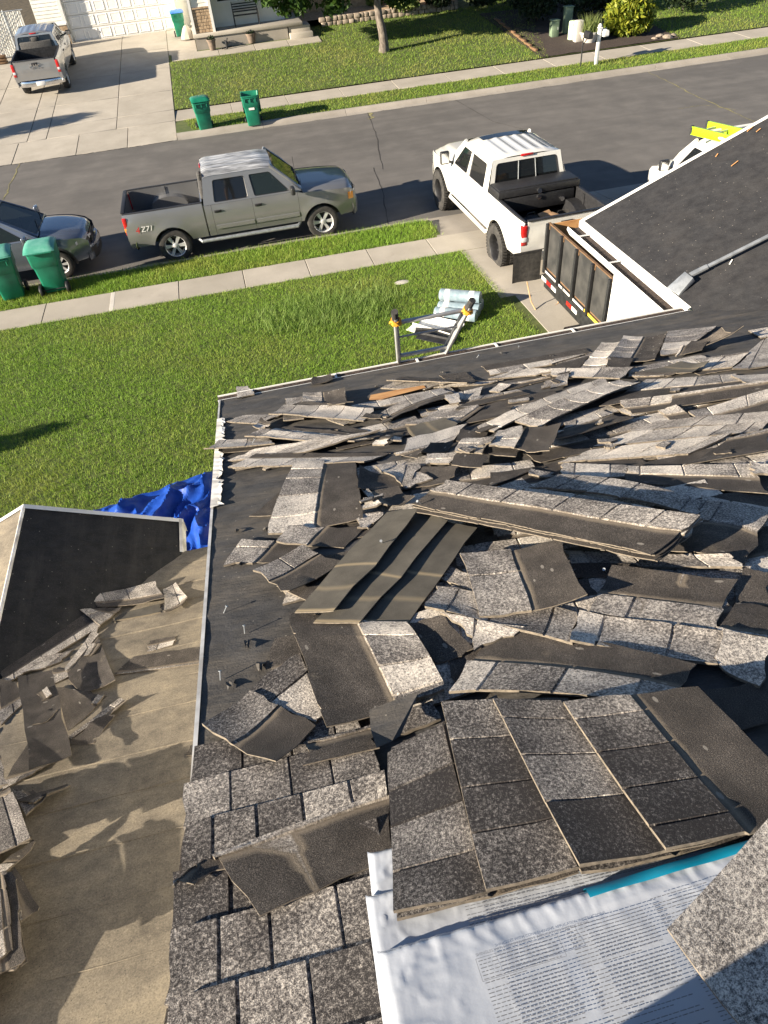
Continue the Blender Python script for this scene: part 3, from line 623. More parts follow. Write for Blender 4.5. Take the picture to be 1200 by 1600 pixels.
# ================================================================ SHINGLES
TH = .0042
def shingle(R, quad, lf=.5, name='loose_shingle', parent=None, base=None, opt=None, tabs=True, ab=False):
    opt = opt or {}
    def crs(p, q, r): return (q[0]-p[0])*(r[1]-p[1])-(q[1]-p[1])*(r[0]-p[0])
    back = opt.get('back', 0); seed = random.random()*50
    c = opt.get('c', None) or [random.random()**3*.010 for _ in range(4)]
    jit = opt.get('rag', .006); hc = [None]*4; us = None
    for ps in range(1 if ab else 3):
        if ab: Q = [np.array(q, float) for q in quad]
        else:
            if ps == 0:
                Q = [np.array(R.px(u, v, opt.get('h', .01))) for u, v in quad]
                if 'h' not in opt:
                    hh = [float(R.obs(np.array([q[0]]), np.array([q[1]]))[0]) for q in Q]; hm_ = sum(hh)/4
                    Q = [np.array(R.px(u, v, hm_+.005)) for u, v in quad]
            else: Q = [np.array(R.px(u, v, h_)) for (u, v), h_ in zip(quad, hc)]
        if crs(Q[1], Q[2], Q[0])*crs(Q[1], Q[2], Q[3]) < 0 and crs(Q[0], Q[3], Q[1])*crs(Q[0], Q[3], Q[2]) < 0:
            Q[2], Q[3] = Q[3], Q[2]
            if not ab: quad = [quad[0], quad[1], quad[3], quad[2]]
        L = (np.linalg.norm(Q[1]-Q[0])+np.linalg.norm(Q[2]-Q[3]))/2; Wd = (np.linalg.norm(Q[2]-Q[1])+np.linalg.norm(Q[3]-Q[0]))/2
        if us is None:
            n = max(4, min(14, int(L/.075))); us = [(i/n, 1) for i in range(n+1)]; bounds = []
            if tabs and lf > .12 and not back:
                t = random.uniform(.06, .16); sw_ = opt.get('slot', .009)
                while t < L-.05: bounds.append(t/L); t += random.uniform(*opt.get('tabr', (.15, .25)))
                for b_ in bounds:
                    us = [u for u in us if abs(u[0]-b_) > .022/max(L, .2)]; e_ = .001/L; w_ = sw_/2/L
                    us += [(b_-w_-e_, 1), (b_-w_+e_, 0), (b_+w_-e_, 0), (b_+w_+e_, 1)]
            us.sort(); up = np.array([u[1] for u in us], float); us = np.array([u[0] for u in us])
            seg = np.array([sum(1 for b_ in bounds if u > b_) for u in us]); dtn = opt.get('tone', 0.0)
            tones = [random.uniform(.15, .85)+dtn for _ in range(len(bounds)+2)]
            raise_ = up*opt.get('tb', .0055)
            if lf <= .02 or back or lf >= .98: vs = np.linspace(0, 1, 6)
            else: vs = np.array([0, lf*.35, lf*.7, lf*.985, lf*1.015, lf+(1-lf)*.35, lf+(1-lf)*.7, 1])
            U, V = np.meshgrid(us, vs, indexing='ij'); nu, nv = U.shape
            rj = [rng.normal(0, jit, nv) if jit else np.zeros(nv) for _ in range(4)]; rk = [rng.normal(0, jit*.5, nu) if jit else np.zeros(nu) for _ in range(2)]
            wv = np.array([[mnoise.noise((us[i]*L*3+seed, vs[j]*Wd*4, seed)) for j in range(nv)] for i in range(nu)])
        def bl(k): return (Q[0][k]*(1-U)*(1-V)+Q[1][k]*U*(1-V)+Q[2][k]*U*V+Q[3][k]*(1-U)*V)
        A, B = bl(0), bl(1)
        A[0] += rj[0]; A[-1] += rj[1]; B[0] += rj[2]; B[-1] += rj[3]; A[:, -1] += rk[0]; B[:, -1] += rk[1]
        ob = R.obs(A, B)+.001
        un, vn = U.ravel()-.5, V.ravel()-.5; terms = [np.ones_like(un), un, vn]
        if L > .2: terms += [un*un, un*vn, vn*vn]
        if L > .5: terms += [un**3]
        T_ = np.stack(terms, 1); o_ = ob.ravel(); w_ = np.ones_like(o_)
        for it in range(14):
            reg = np.diag([0, .02, .02, .25, .25, .6, 1.2][:len(terms)])
            cf = np.linalg.solve((T_*w_[:, None]).T @ T_ + reg*len(o_)*.04, (T_*w_[:, None]).T @ o_); rs = o_-T_ @ cf; w_ = np.where(rs > 0, 1.0, .12)
        lim = [9, .085*L, .11*Wd, .022*L, .03*L, .025*Wd, .02*L]
        cf = np.array([max(-l_, min(l_, x_)) for x_, l_ in zip(cf, lim)]); rs = o_-T_ @ cf
        Z = (T_ @ cf + float(np.quantile(rs, opt.get('q', .68)))).reshape(A.shape)
        Z = np.maximum(Z, np.minimum(ob, Z+.006))
        Z = np.maximum(Z, opt.get('h0', 0.0))
        if 'z4' in opt: z_ = opt['z4']; Z = z_[0]*(1-U)*(1-V)+z_[1]*U*(1-V)+z_[2]*U*V+z_[3]*(1-U)*V
        Z = Z + (c[0]*((1-U)*(1-V))**2 + c[1]*(U*(1-V))**2 + c[2]*(U*V)**2 + c[3]*((1-U)*V)**2)
        Z = Z + opt.get('arch', 0)*4*U*(1-U) + opt.get('lift0', 0)*(1-V)**2 + opt.get('lift1', 0)*V**2
        Z = Z + np.maximum(0, wv)*opt.get('wave', .0045)
        hc = [float(Z[0, 0])+TH, float(Z[-1, 0])+TH, float(Z[-1, -1])+TH, float(Z[0, -1])+TH]
    lightm = (V <= lf) if (lf > .02 and not back) else np.zeros_like(V, bool)
    ZT = Z + TH + np.where(lightm, raise_[:, None], 0)
    cen = R.pt(float(A.mean()), float(B.mean()), float(Z.mean()))
    top = [R.pt(A[i, j], B[i, j], ZT[i, j])-cen for i in range(nu) for j in range(nv)]
    bot = [R.pt(A[i, j], B[i, j], Z[i, j])-cen for i in range(nu) for j in range(nv)]
    off = nu*nv; F = []; MI = []
    # orient so the top faces up
    ori = np.cross(Q[1]-Q[0], Q[3]-Q[0]) < 0
    tmi, bmi = (2, 0) if back else (0, 2)
    for i in range(nu-1):
        for j in range(nv-1):
            f = (i*nv+j, (i+1)*nv+j, (i+1)*nv+j+1, i*nv+j+1)
            F.append(f[::-1] if ori else f); MI.append(tmi)
            g = tuple(x+off for x in f); F.append(g if ori else g[::-1]); MI.append(bmi)
    def side(idx):
        for a, b in zip(idx[:-1], idx[1:]):
            f = (a, a+off, b+off, b); F.append(f if not ori else f[::-1]); MI.append(1)
    side([i*nv for i in range(nu)][::-1]); side([i*nv+nv-1 for i in range(nu)])
    side([j for j in range(nv)]); side([(nu-1)*nv+j for j in range(nv)][::-1])
    me = bpy.data.meshes.new(name); me.from_pydata(top+bot, [], F)
    for m in ('gran', 'sedge', 'sback'): me.materials.append(MT[m])
    me.polygons.foreach_set('material_index', MI)
    ed = ((V-lf)*Wd) if not back else np.full_like(V, .2)
    if lf <= .02: ed = np.maximum(ed, .03)
    if 'streak' in opt: ed = np.where(np.abs(U-opt['streak'][0]-.06*(V-.5)) < opt['streak'][1], -.001, ed)
    tn = np.array([tones[min(k, len(tones)-1)] for k in seg])[:, None]*np.ones_like(V)
    for nm, val in (('edge', ed), ('tone', tn)):
        at = me.attributes.new(nm, 'FLOAT', 'POINT'); at.data.foreach_set('value', np.tile(val.ravel(), 2).astype(np.float32))
    uvl = me.uv_layers.new(name='UVMap'); li = np.empty(len(me.loops), dtype=np.int32); me.loops.foreach_get('vertex_index', li)
    UV = np.tile(np.stack([(U*L).ravel(), (V*Wd).ravel()], 1), (2, 1)); uvl.data.foreach_set('uv', UV[li].astype(np.float32).ravel())
    me.polygons.foreach_set('use_smooth', [True]*len(F)); me.set_sharp_from_angle(angle=RD(28)); me.update()
    o = bpy.data.objects.new(name, me)
    link(o, parent); o.location = cen-(base if base is not None else Vector((0, 0, 0)))
    R.press(A, B, ZT-.0015)
    return o
# nailed courses still in place at the near left of the roof: pieces of the house
bk0 = MR.px(290, 1460, .02)[1]
for k in range(-4, 12):
    b0 = bk0+.151*k
    if b0 > 5.5: break
    x = -.004-random.uniform(0, .016)
    first = random.uniform(.45, 1.0)
    while x < (2.6 if k >= 0 else .12):
        w_ = first if x < 0 else 1.0
        if k < 0: w_ = min(w_, random.uniform(.5, .62))
        shingle(MR, [(x, b0), (x+w_-.004, b0), (x+w_-.004, b0+.33), (x, b0+.33)], .47, 'shingle', house, HB, {'c': [.006, .003, 0, 0], 'tb': .007, 'rag': .004, 'wave': .003, 'slot': random.uniform(.005, .010), 'tone': -.35, 'tabr': (.10, .19)}, ab=True)  # tone lowered: duller light on the near courses is put into their colour
        x += w_
ZONES = {'A': (4, 320, 560), 'B': (4, 580, 540), 'C': (3.529, 860, 490), 'D': (4, 560, 680), 'E': (3.158, 820, 680), 'F': (4, 640, 840), 'G': (4, 900, 860), 'H': (3.333, 340, 700), 'I': (2.4, 260, 940), 'J': (3, 250, 1240), 'P': (1, 0, 0), 'L': (2.857, 0, 700), 'M': (2.857, 0, 1100)}
GRP = 'shingles torn off and lying about the roof'
def put(zone, co, lf, label, **opt):
    s, ox, oy = ZONES[zone]; R = LR if zone in 'LM' else MR
    quad = [(ox+co[i]/s, oy+co[i+1]/s) for i in range(0, 8, 2)]
    opt.setdefault('tone', .12 if (zone in 'ABC' or np.mean([q[1] for q in quad]) < 840) else (-.25 if np.mean([q[1] for q in quad]) > 1060 else 0.0))  # far tones raised, near lowered: sunlit look of a grazing view put into colour
    o = shingle(R, quad, lf, opt=opt); tag(o, label, 'shingle', GRP); return o
# ---- understorey of torn shingles that the named ones lie on
ORD = ('first', 'second', 'third', 'fourth', 'fifth', 'sixth', 'seventh', 'eighth')
for k in range(46):
    row = k//6; v = 560+row*64+random.uniform(-14, 14); u = 620+(k % 6)*108+random.uniform(-30, 30)-row*6
    if 640 < v < 740 and 690 < u < 860: continue
    if v > 985 and u > 1000: continue
    a_, b_ = MR.px(u, v, .02); an = random.uniform(-.14, .22); fl = random.choice([1, 1, -1]); hl = random.uniform(.3, .5)
    qd = [(a_+x_*cos(an)-y_*sin(an), b_+x_*sin(an)+y_*cos(an)) for x_, y_ in ((-hl, -.165*fl), (hl, -.165*fl), (hl, .165*fl), (-hl, .165*fl))]
    if min(q_[1] for q_ in qd) < .12: continue
    o = shingle(MR, qd, .46, opt={'tone': .1, 'q': .6, 'wave': .003}, ab=True); tag(o, 'flat two-tone shingle half buried, %s from left in %s row from eave' % (ORD[k % 6], ORD[row]), 'shingle', 'buried shingles under the scattered ones')
# ---- far left corner of the main roof, by the eave
put('A', [200,250, 310,225, 270,175, 195,180], 1, 'small light shingle scrap standing on the gutter at the far left roof corner')
put('A', [665,160, 800,130, 790,92, 665,115], 0, 'short dark shingle scrap lying across the white eave gutter', c=[.02,.02,.03,.03])
put('A', [505,305, 610,272, 608,240, 508,252], 1, 'light shingle scrap nearest the eave left of a bigger two-tone piece')
put('A', [612,270, 612,215, 870,180, 880,280], .47, 'two-tone shingle by the eave casting a sharp black shadow to its right', c=[0,0,.07,.06])
put('A', [110,590, 560,545, 520,520, 100,560], 0, 'dark headlap strip sticking out under the light strip that overhangs the rake')
put('A', [520,305, 600,275, 940,300, 780,330], 0, 'dark curved strip between the eave scraps and a long light tab strip', lift0=.02)
put('A', [780,310, 990,335, 1150,290, 940,290], 0, 'dark piece at the left end of the bare orange plywood')
put('A', [135,398, 330,410, 490,350, 240,358], 1, 'light tab strip nearest the far left rake below the eave')
put('A', [300,425, 375,432, 430,380, 350,375], .6, 'narrow curled shingle end beside the leftmost light tab strip', c=[.03,.03,.06,.03])
put('A', [0,565, 430,532, 400,500, 90,515], 1, 'light shingle strip whose end hangs out over the left rake', lift0=.03, c=[.02,.0,.0,.0])
put('A', [700,460, 900,425, 1075,460, 900,500], 0, 'dark shingle at the right of the fanned far left pile')
put('A', [485,392, 620,376, 620,340, 495,340], 1, 'small light block in the middle of the far left pile', lift0=.03)
put('A', [620,376, 785,372, 800,350, 640,345], 0, 'dark end piece right of the small light block in the far left pile', lift0=.02)
put('A', [745,385, 870,418, 1000,385, 840,355], .5, 'two-tone shingle near the right end of the long curved strip')
put('A', [400,335, 990,385, 1060,345, 500,306], 1, 'long curved light strip with slanting tab cuts along the top of the far left pile', lift0=.03)
put('A', [475,410, 690,445, 815,410, 640,388], .7, 'light shingle with a dark upper edge just under the long curved strip')
put('A', [350,445, 920,522, 1090,490, 490,402], .62, 'broad light shingle crossing the fanned far left pile', lift0=.02)
put('A', [250,485, 800,548, 930,525, 350,445], 1, 'light tabbed shingle forming the pointed left tip of the fan', lift0=.02)
put('A', [370,697, 550,655, 500,640, 360,665], 1, 'light scrap peeping out under the bottom edge of the far left pile')
put('A', [190,700, 370,660, 330,645, 180,668], 1, 'leftmost light scrap under the bottom edge of the far left pile')
put('A', [130,640, 620,602, 1110,505, 320,580], 1, 'upper of the two long light strips closing the far left pile')
put('A', [140,678, 1000,640, 1165,590, 320,600], .66, 'lower of the two long light strips closing the far left pile', lift0=.02)
# ---- strip along the eave, middle
put('B', [430,185, 590,165, 655,215, 500,228], 0, 'dark felt coloured piece lying near the eave behind the ladder', c=[0,0,.02,.0])
put('B', [340,268, 720,242, 835,207, 480,235], .6, 'light tab strip running right from the orange plywood')
put('B', [740,208, 1030,185, 1200,150, 910,143], 1, 'light tabbed strip nearest the eave right of the ladder')
put('B', [60,268, 330,273, 480,235, 140,230], 1, 'light strip just above the bare orange plywood')
put('B', [100,217, 600,233, 650,215, 185,193], .3, 'thin lifted strip closest to the eave in the middle of the roof', lift0=.03)
put('B', [800,248, 1080,203, 1200,185, 860,275], .3, 'mostly dark shingle right of the lifted strip near the eave')
put('B', [500,300, 700,262, 660,350, 560,352], .8, 'light broken shingle beside the arched strip')
put('B', [640,320, 910,280, 990,300, 510,402], .3, 'dark bar with light tabs sticking out above it, mid eave side')
put('B', [860,345, 990,325, 985,345, 860,362], 1, 'thin light sliver showing under the dark bar')
put('B', [1060,272, 1200,232, 1200,198, 1090,225], 1, 'light shingle end at the right of the dark bar')
put('B', [50,430, 440,268, 545,305, 70,487], .55, 'arched two-tone shingle bowing up below the orange plywood', arch=.025, lift1=.02)
put('B', [460,340, 540,320, 562,355, 495,382], 1, 'small light scrap leaning on the arched shingle')
put('B', [560,490, 850,435, 885,380, 700,398], 0, 'dark shingle behind the flat grey upside-down one')
put('B', [225,495, 430,405, 720,376, 560,480], .85, 'broad light shingle behind the flat grey upside-down one')
put('B', [215,510, 275,575, 552,490, 455,448], 0, 'flat grey shingle lying upside down with a pale left edge', back=1, c=[.01,.03,.02,.01])
put('B', [185,695, 235,600, 590,505, 520,592], 1, 'long light shingle crossing below the upside-down one', lift0=.02)
put('B', [310,662, 385,600, 525,588, 480,660], 0, 'dark shingle end with a folded front in the stepped pile', lift0=.03)
put('B', [525,590, 560,520, 740,540, 700,575], 0, 'dark shingle behind the stepped pile')
put('B', [140,700, 300,680, 350,672, 280,735], .3, 'dark scrap with a light pointed tip left of the stepped pile')
put('B', [80,590, 190,597, 196,545, 100,522], .5, 'small stubby two-tone block left of the stepped pile', lift0=.03)
put('B', [0,600, 90,620, 130,560, 60,545], .5, 'small shaded scrap at the left of the stubby block')
put('B', [690,672, 722,610, 930,640, 905,695], 0, 'dark stepped shingle end in the middle of the stepped pile', h0=.05)
put('B', [515,662, 560,585, 745,578, 690,675], 1, 'light shingle second from the front of the stepped pile', h0=.055)
put('B', [335,742, 352,680, 545,655, 500,738], 1, 'light shingle lowest of the stepped pile with a bright lower rim', h0=.03)
put('B', [500,742, 520,672, 725,682, 690,762], 0, 'dark front end at the bottom of the stepped pile', h0=.06)
put('B', [735,625, 790,535, 965,503, 905,642], 1, 'light shingle on top of the stepped pile', h0=.09)
put('B', [915,640, 960,510, 1185,480, 1102,655], 0, 'dark shingle with a pale cross line on top of the stepped pile', h0=.085, c=[0,0,.04,.05])
# ---- right hand far zone
put('C', [0,280, 155,235, 215,213, 10,262], .6, 'light strip at the eave side left of two upright light shingles')
put('C', [0,305, 160,305, 215,225, 40,270], 0, 'dark piece under the light strip left of the upright light shingles')
put('C', [165,305, 285,160, 385,157, 300,302], 1, 'left of the two light shingles pointing at the white garage wall', lift1=.02)
put('C', [310,250, 405,128, 640,105, 575,248], .46, 'two-tone shingle pointing at the white garage wall, half light half dark', c=[.02,.03,.04,.03])
put('C', [310,303, 320,252, 460,247, 430,300], 0, 'short dark folded end below the upright light shingles')
put('C', [600,230, 650,100, 925,70, 700,222], 1, 'big light shingle pointing at the grey shovel')
put('C', [720,192, 780,150, 935,74, 1068,65], .0, 'dark curled strip beside the big light shingle, with a black shadow under it', c=[.02,.0,.09,.10], lift1=.05)
put('C', [690,245, 720,200, 870,182, 830,218], .1, 'folded dark flap at the near end of the big light shingle')
put('C', [1090,95, 1165,135, 1210,128, 1210,78], 1, 'light shingle corner at the right edge near the valley')
put('C', [1010,302, 1210,285, 1210,130, 1160,150], 1, 'broad light shingle at the right edge of the photo near the valley', c=[.03,.0,0,0])
put('C', [800,315, 1010,295, 1095,210, 890,240], .9, 'light shingle left of the broad one at the right edge')
put('C', [470,325, 752,327, 872,265, 735,262], 0, 'flat grey-black shingle lying upside down below the upright ones', back=1, c=[0,.02,.05,0])
put('C', [430,345, 610,345, 700,325, 470,318], .2, 'dark tattered scrap below the flat upside-down shingle')
put('C', [0,345, 380,365, 465,312, 0,305], .95, 'long thin light strip crossing above the two bowed strips', lift0=.02)
put('C', [0,415, 90,405, 110,345, 40,350], .8, 'small light block below the long thin light strip')
put('C', [530,365, 1015,337, 1115,405, 260,508], .44, 'first long dark band with light tabs along its far edge, counted from the eave', lift1=.02)
put('C', [1000,345, 1210,335, 1210,395, 1110,405], .6, 'light tab end at the right of the first long dark band')
put('C', [385,500, 800,452, 650,522, 440,548], .5, 'tattered two-tone shingle between the long dark bands')
put('C', [680,470, 1210,372, 1210,442, 660,535], .12, 'second long dark band counted from the eave on the right', lift0=.01)
put('C', [600,545, 700,522, 810,575, 690,592], .4, 'small two-tone shingle at the left end of the third dark band')
put('C', [770,540, 1210,440, 1210,548, 872,605], .45, 'third long dark band with light tabs on the right')
put('C', [85,602, 290,535, 465,565, 10,690], .3, 'dark shingle below the bowed strips with a light upper corner', lift1=.03)
put('P', [769,675, 952,600, 944,593, 744,668], 1, 'bowed light strip lifted off the roof, farther one of the bowed pair', arch=.02, lift0=.03)
put('P', [845,668, 1003,598, 968,594, 806,662], 1, 'bowed light strip lifted off the roof, nearer one of the bowed pair', arch=.02, lift0=.03)
put('C', [590,600, 1210,545, 1210,605, 430,655], 1, 'farthest course of the big light field on the right', lift0=.006)
put('C', [430,655, 1210,598, 1150,655, 215,740], 1, 'middle course of the big light field on the right', lift0=.008)
put('C', [1000,680, 1210,635, 1210,748, 740,835], .1, 'dark headlap strip at the right below the big light field', lift1=.02)
put('C', [215,740, 1000,668, 760,775, 40,790], 1, 'nearest course of the big light field, ending in a point on bare felt', lift0=.006)
# ---- right hand middle zone
put('E', [190,140, 505,150, 505,208, 182,208], 1, 'row of short light tabs left of the big arched stack')
put('E', [505,155, 1110,143, 1210,290, 500,232], .42, 'wide two-tone shingle with a row of light tabs behind the arched stack', lift0=.008)
put('E', [1112,145, 1210,150, 1210,200, 1118,195], 1, 'light tab at the right photo edge in line with the tab row')
put('D', [800,330, 1090,215, 1080,200, 830,240], 0, 'brown-black shingle in shadow left of the arched stack')
put('D', [1075,215, 1210,215, 1210,262, 1060,255], 1, 'pale tab end in shadow left of the tab row')
put('E', [860,300, 1210,360, 1210,400, 880,350], .9, 'shaded light strip behind the second arched shingle at the right edge')
put('E', [165,197, 890,330, 845,398, 18,262], 1, 'long light shingle lying behind the big arched stack, four tabs wide', h0=.06, arch=.03)
put('E', [880,325, 1215,388, 1080,634, 720,577], .42, 'two-tone shingle right of the arched stack reaching the photo edge', h0=.05, arch=.02)
put('E', [235,650, 1085,652, 1000,602, 195,570], 1, 'shaded light tab strip lifted under the front of the arched stack', h0=.055)
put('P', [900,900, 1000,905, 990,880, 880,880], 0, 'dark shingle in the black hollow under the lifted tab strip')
put('D', [455,335, 800,430, 1000,470, 340,440], .1, 'brown headlap under the arched stack', h0=.1)
for k, (dx, dy, t) in enumerate(((6, 9, 'lowest'), (3, 6, 'second from the bottom'), (4, 3, 'third from the bottom'), (0, 0, 'top'))):
    put('P', [699+dx, 752+dy, 1095+dx, 807+dy, 1023+dx, 867+dy, 644+dx, 790+dy], .45, 'two-tone shingle in the big arched stack, %s of its four layers' % t, h0=.11+.008*k, arch=.045 if k == 0 else 0, h=.14, wave=.002, c=[.0,.0,0,0])
# ---- left middle zone
put('H', [175,355, 300,350, 372,255, 365,190], 0, 'dark triangular scrap on bare felt left of the tall two-tone shingle')
put('H', [125,478, 30,608, 330,592, 440,502], .55, 'two-tone shingle nearest the left rake on bare felt')
put('H', [405,68, 250,450, 758,362, 716,70], .5, 'tall two-tone shingle pointing down the roof beside the left felt', arch=.03, c=[0,.02,.03,0])
put('H', [375,430, 298,493, 655,513, 770,412], .45, 'short two-tone shingle at the foot of the tall one', lift0=.02)
put('H', [310,720, 700,905, 760,800, 560,560], .0, 'dark shingle mostly hidden under the three upside-down strips')
put('H', [200,630, 435,508, 645,588, 365,747], .42, 'two-tone shingle with its white corner pointing at the left rake', c=[.03,.02,.02,.05])
put('H', [740,85, 725,205, 990,215, 905,130], 0, 'dark curved shingle right of the tall two-tone one', c=[.06,.02,.0,.02])
put('D', [100,195, 395,183, 295,332, 220,262], 1, 'light shingle half in shadow behind the black curled scrap')
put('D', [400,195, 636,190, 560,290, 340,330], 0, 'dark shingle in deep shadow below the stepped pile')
put('D', [20,345, 150,432, 345,378, 245,318], .2, 'black curled scrap standing up left of the arched stack', c=[.0,.05,.06,.02])
put('D', [300,332, 315,295, 395,233, 458,270], 1, 'small light triangle scrap in the shadowed hollow')
put('D', [25,462, 140,430, 130,395, 60,410], 1, 'upper of three small light scraps beside the three upside-down strips')
put('D', [20,492, 170,445, 165,430, 40,455], 1, 'middle of three small light scraps beside the three upside-down strips')
put('D', [0,578, 70,577, 168,482, 0,500], 1, 'lowest of three small light scraps beside the three upside-down strips')
put('F', [400,112, 670,102, 722,0, 440,10], .9, 'light shingle behind the central folded two-tone one')
put('F', [690,60, 1000,40, 1010,0, 720,0], .9, 'light strip running right from behind the central folded shingle')
# ---- near right zone
put('G', [970,325, 1210,345, 1210,150, 1060,100], 0, 'dark shingle at the right edge, farther of two behind the second light row')
put('G', [890,500, 1210,550, 1210,345, 975,325], .05, 'dark shingle at the right edge, nearer of two behind the second light row')
put('G', [80,395, 862,503, 1005,185, 205,105], .42, 'large two-tone shingle with a worn tan patch below the lifted tab strip', streak=(.5, .09))
put('F', [190,262, 395,340, 390,235, 250,180], 1, 'light shingle corner under the left of the central folded shingle')
put('P', [662,949, 890,1003, 905,957, 685,915], 1, 'left half of the long light row below the central folded shingle', lift0=.015, wave=.004)
put('P', [890,1003, 1117,1040, 1131,987, 905,957], 1, 'middle of the long light row below the worn tan patch', lift0=.02, wave=.004)
put('P', [1117,1040, 1190,1076, 1203,1000, 1131,988], 1, 'right end of the long light row at the photo edge', c=[0,.03,.0,0])
put('F', [0,530, 165,792, 412,690, 195,478], 0, 'dark shingle half shadowed at the right of the three upside-down strips')
put('F', [200,477, 692,580, 422,690, 372,605], 1, 'light triangle of shingle right of the half shadowed dark one')
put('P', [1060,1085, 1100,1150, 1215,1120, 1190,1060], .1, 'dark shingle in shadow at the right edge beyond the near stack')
put('P', [701,1080, 1050,1107, 1082,1036, 770,975], .46, 'wide two-tone shingle lying along the far end of the near stack', lift0=.03, arch=.02, h0=.05)
put('F', [330,115, 440,468, 1108,350, 935,62], .5, 'central folded shingle, left half light and right half dark with a pale crease', c=[.02,.02,.05,.02], arch=.012)
# ---- near left zone
put('I', [525,530, 770,470, 778,545, 535,612], .1, 'dark broken shingle in the gap beside the blue-black felt tear')
put('I', [840,430, 1000,375, 1030,450, 835,512], 1, 'light shingle scrap left of the top of the near stack')
put('I', [315,340, 550,457, 600,430, 500,190], 1, 'light shingle tucked under the long dark one at the left')
put('I', [315,340, 135,458, 405,603, 562,456], .45, 'two-tone shingle overhanging the left rake above the nailed courses', c=[.0,.03,.04,.0])
put('I', [905,80, 1055,333, 600,467, 450,40], .42, 'long dark-and-light shingle pointing at the viewer in the middle of the roof', arch=.02, c=[0,.02,.03,0], wave=.004)
put('H', [752,907, 990,916, 1346,413, 1188,376], 0, 'right strip of the three upside-down shingles, bowed on its right edge', back=1, z4=[.05,.045,.085,.09], wave=.004)
put('H', [502,909, 745,906, 1195,376, 1035,315], 0, 'middle strip of the three upside-down shingles', back=1, z4=[.055,.065,.11,.10], wave=.004)
put('H', [388,856, 610,850, 1050,310, 880,332], 0, 'left strip of the three upside-down shingles with tan sanded edges', back=1, z4=[.06,.085,.13,.11], wave=.004)
put('J', [55,425, 150,335, 330,290, 330,345], .05, 'dark pointed shingle end sticking out over the lower left roof', c=[.02,0,0,0])
put('J', [245,280, 1070,-20, 1078,290, 485,575], .08, 'big dark shingle lying on the nailed courses with a tan rubbed streak', c=[.0,.0,.0,.012], wave=.006, streak=(.40, .05), q=.55)
# ---- shingle bundles under the near stack and in front of it
def bundle(name, label, pF, pR, hgt, length, depth, teal, text):
    f = Vector((*MR.px(*pF, hgt), 0)); r = Vector((*MR.px(*pR, hgt), 0)); ex = (r-f).normalized(); ey = Vector((-ex.y, ex.x, 0))
    root = thing(name, label, 'bundle', MR.pt(f.x, f.y, 0)); base = root.location.copy()
    def P(s, t, h): q = f+ex*s+ey*t; return MR.pt(q.x, q.y, h)-base
    gx, gy = 150, 60; rows = []
    for i in range(gx+1):
        s = length*i/gx; row = [P(s, 0, .004), P(s, 0, hgt*.6)]
        for j in range(gy+1):
            t = depth*j/gy; e = min(s, length-s, t, depth-t); rnd = -.012*max(0, 1-e/.018)**2
            w_ = .002*mnoise.noise((s*55+6*mnoise.noise((s*4, t*9, 1)), t*9, 2.5))*max(0, 1-t/.12)+.004*mnoise.noise((s*5, t*14, 6))*(1 if e < .05 else .3)+.003*(1-abs(mnoise.noise((s*14+t*9, t*22-s*8, 7))))**9*max(.15, 1-s/.2)+.0025*(1-abs(mnoise.noise((s*22, t*10, 3))))**10*max(.2, 1-t/.12)+.002*mnoise.noise((s*3, t*4, 1))
            row.append(P(s, t, hgt+rnd+w_))
        row += [P(s, depth, hgt*.6), P(s, depth, .004)]; rows.append(row)
    mb = MB(); mb.grid(rows)
    nrow = len(rows[0]); 
    mb.add(rows[0], [tuple(range(nrow))]); mb.add(rows[-1], [tuple(range(nrow))[::-1]])
    mb.obj('wrapper', MT['wrapfilm'], root, ang=70)
    if teal:
        mb = MB(); mb.grid([[P(s, t, hgt+h_+.004*mnoise.noise((s*9, t*30, 3))) for t, h_ in ((-.004, -.06), (-.004, -.01), (.004, .004), (.027, .0075))] for s in [teal[0]+(teal[1]-teal[0])*k/30 for k in range(31)]]); mb.obj('teal_band', MT['teal'], root, ang=60)
    if text:
        tx = MB(); zz = hgt+.011
        for (s0, s1, t0, t1) in text:
            t = t0
            while t < t1:
                s = s0; brk = random.random() < .16; end = s1 if not brk else s0+(s1-s0)*random.uniform(.35, .8)
                while s < end-.006:
                    w_ = random.uniform(.004, .013); e = min(s+w_, end)
                    tx.quad(P(s, t, zz), P(e, t, zz), P(e, t+.0016, zz), P(s, t+.0016, zz)); s = e+.0022
                t += .0068 if not brk else .0120
        stuff(tx.obj('printed_lines', MT['ink'], root, normals=False, smooth=False))
        fm = MB(); s0, s1, t0 = text[0][0]-.004, text[0][1]+.006, text[0][2]-.005
        for a, b, c_2, d in ((s0, s1, t0, t0+.0008), (s0, s1, t0+.042, t0+.0428), (s0, s0+.0008, t0, t0+.042), (s1, s1+.0008, t0, t0+.042)):
            fm.quad(P(a, c_2, zz), P(b, c_2, zz), P(b, d, zz), P(a, d, zz))
        fm.obj('printed_frame', MT['ink'], root, normals=False, smooth=False)
        cu = bpy.data.curves.new('heading', 'FONT'); cu.body = 'SHINGLES WITH COMPREHENSIVE APPLICATION INSTRUCTIONS'; cu.size = .0078; cu.materials.append(MT['ink'])
        to = font_mesh('heading', cu, root)
        X = (P(1, 0, 0)-P(0, 0, 0)).normalized(); Y = -(P(0, 1, 0)-P(0, 0, 0)).normalized(); Zv = X.cross(Y); M = Matrix((X, Y, Zv)).transposed().to_4x4()
        M.translation = P(s0+.003, t0-.004, zz); to.matrix_local = M
    corners = [f, f+ex*length, f+ex*length+ey*depth, f+ey*depth]
    S, T = np.meshgrid(np.linspace(0, length, 60), np.linspace(0, depth, 30), indexing='ij')
    A = f.x+ex.x*S+ey.x*T; B = f.y+ex.y*S+ey.y*T; MR.press(A, B, np.full_like(A, hgt+.004), 3)
    return root
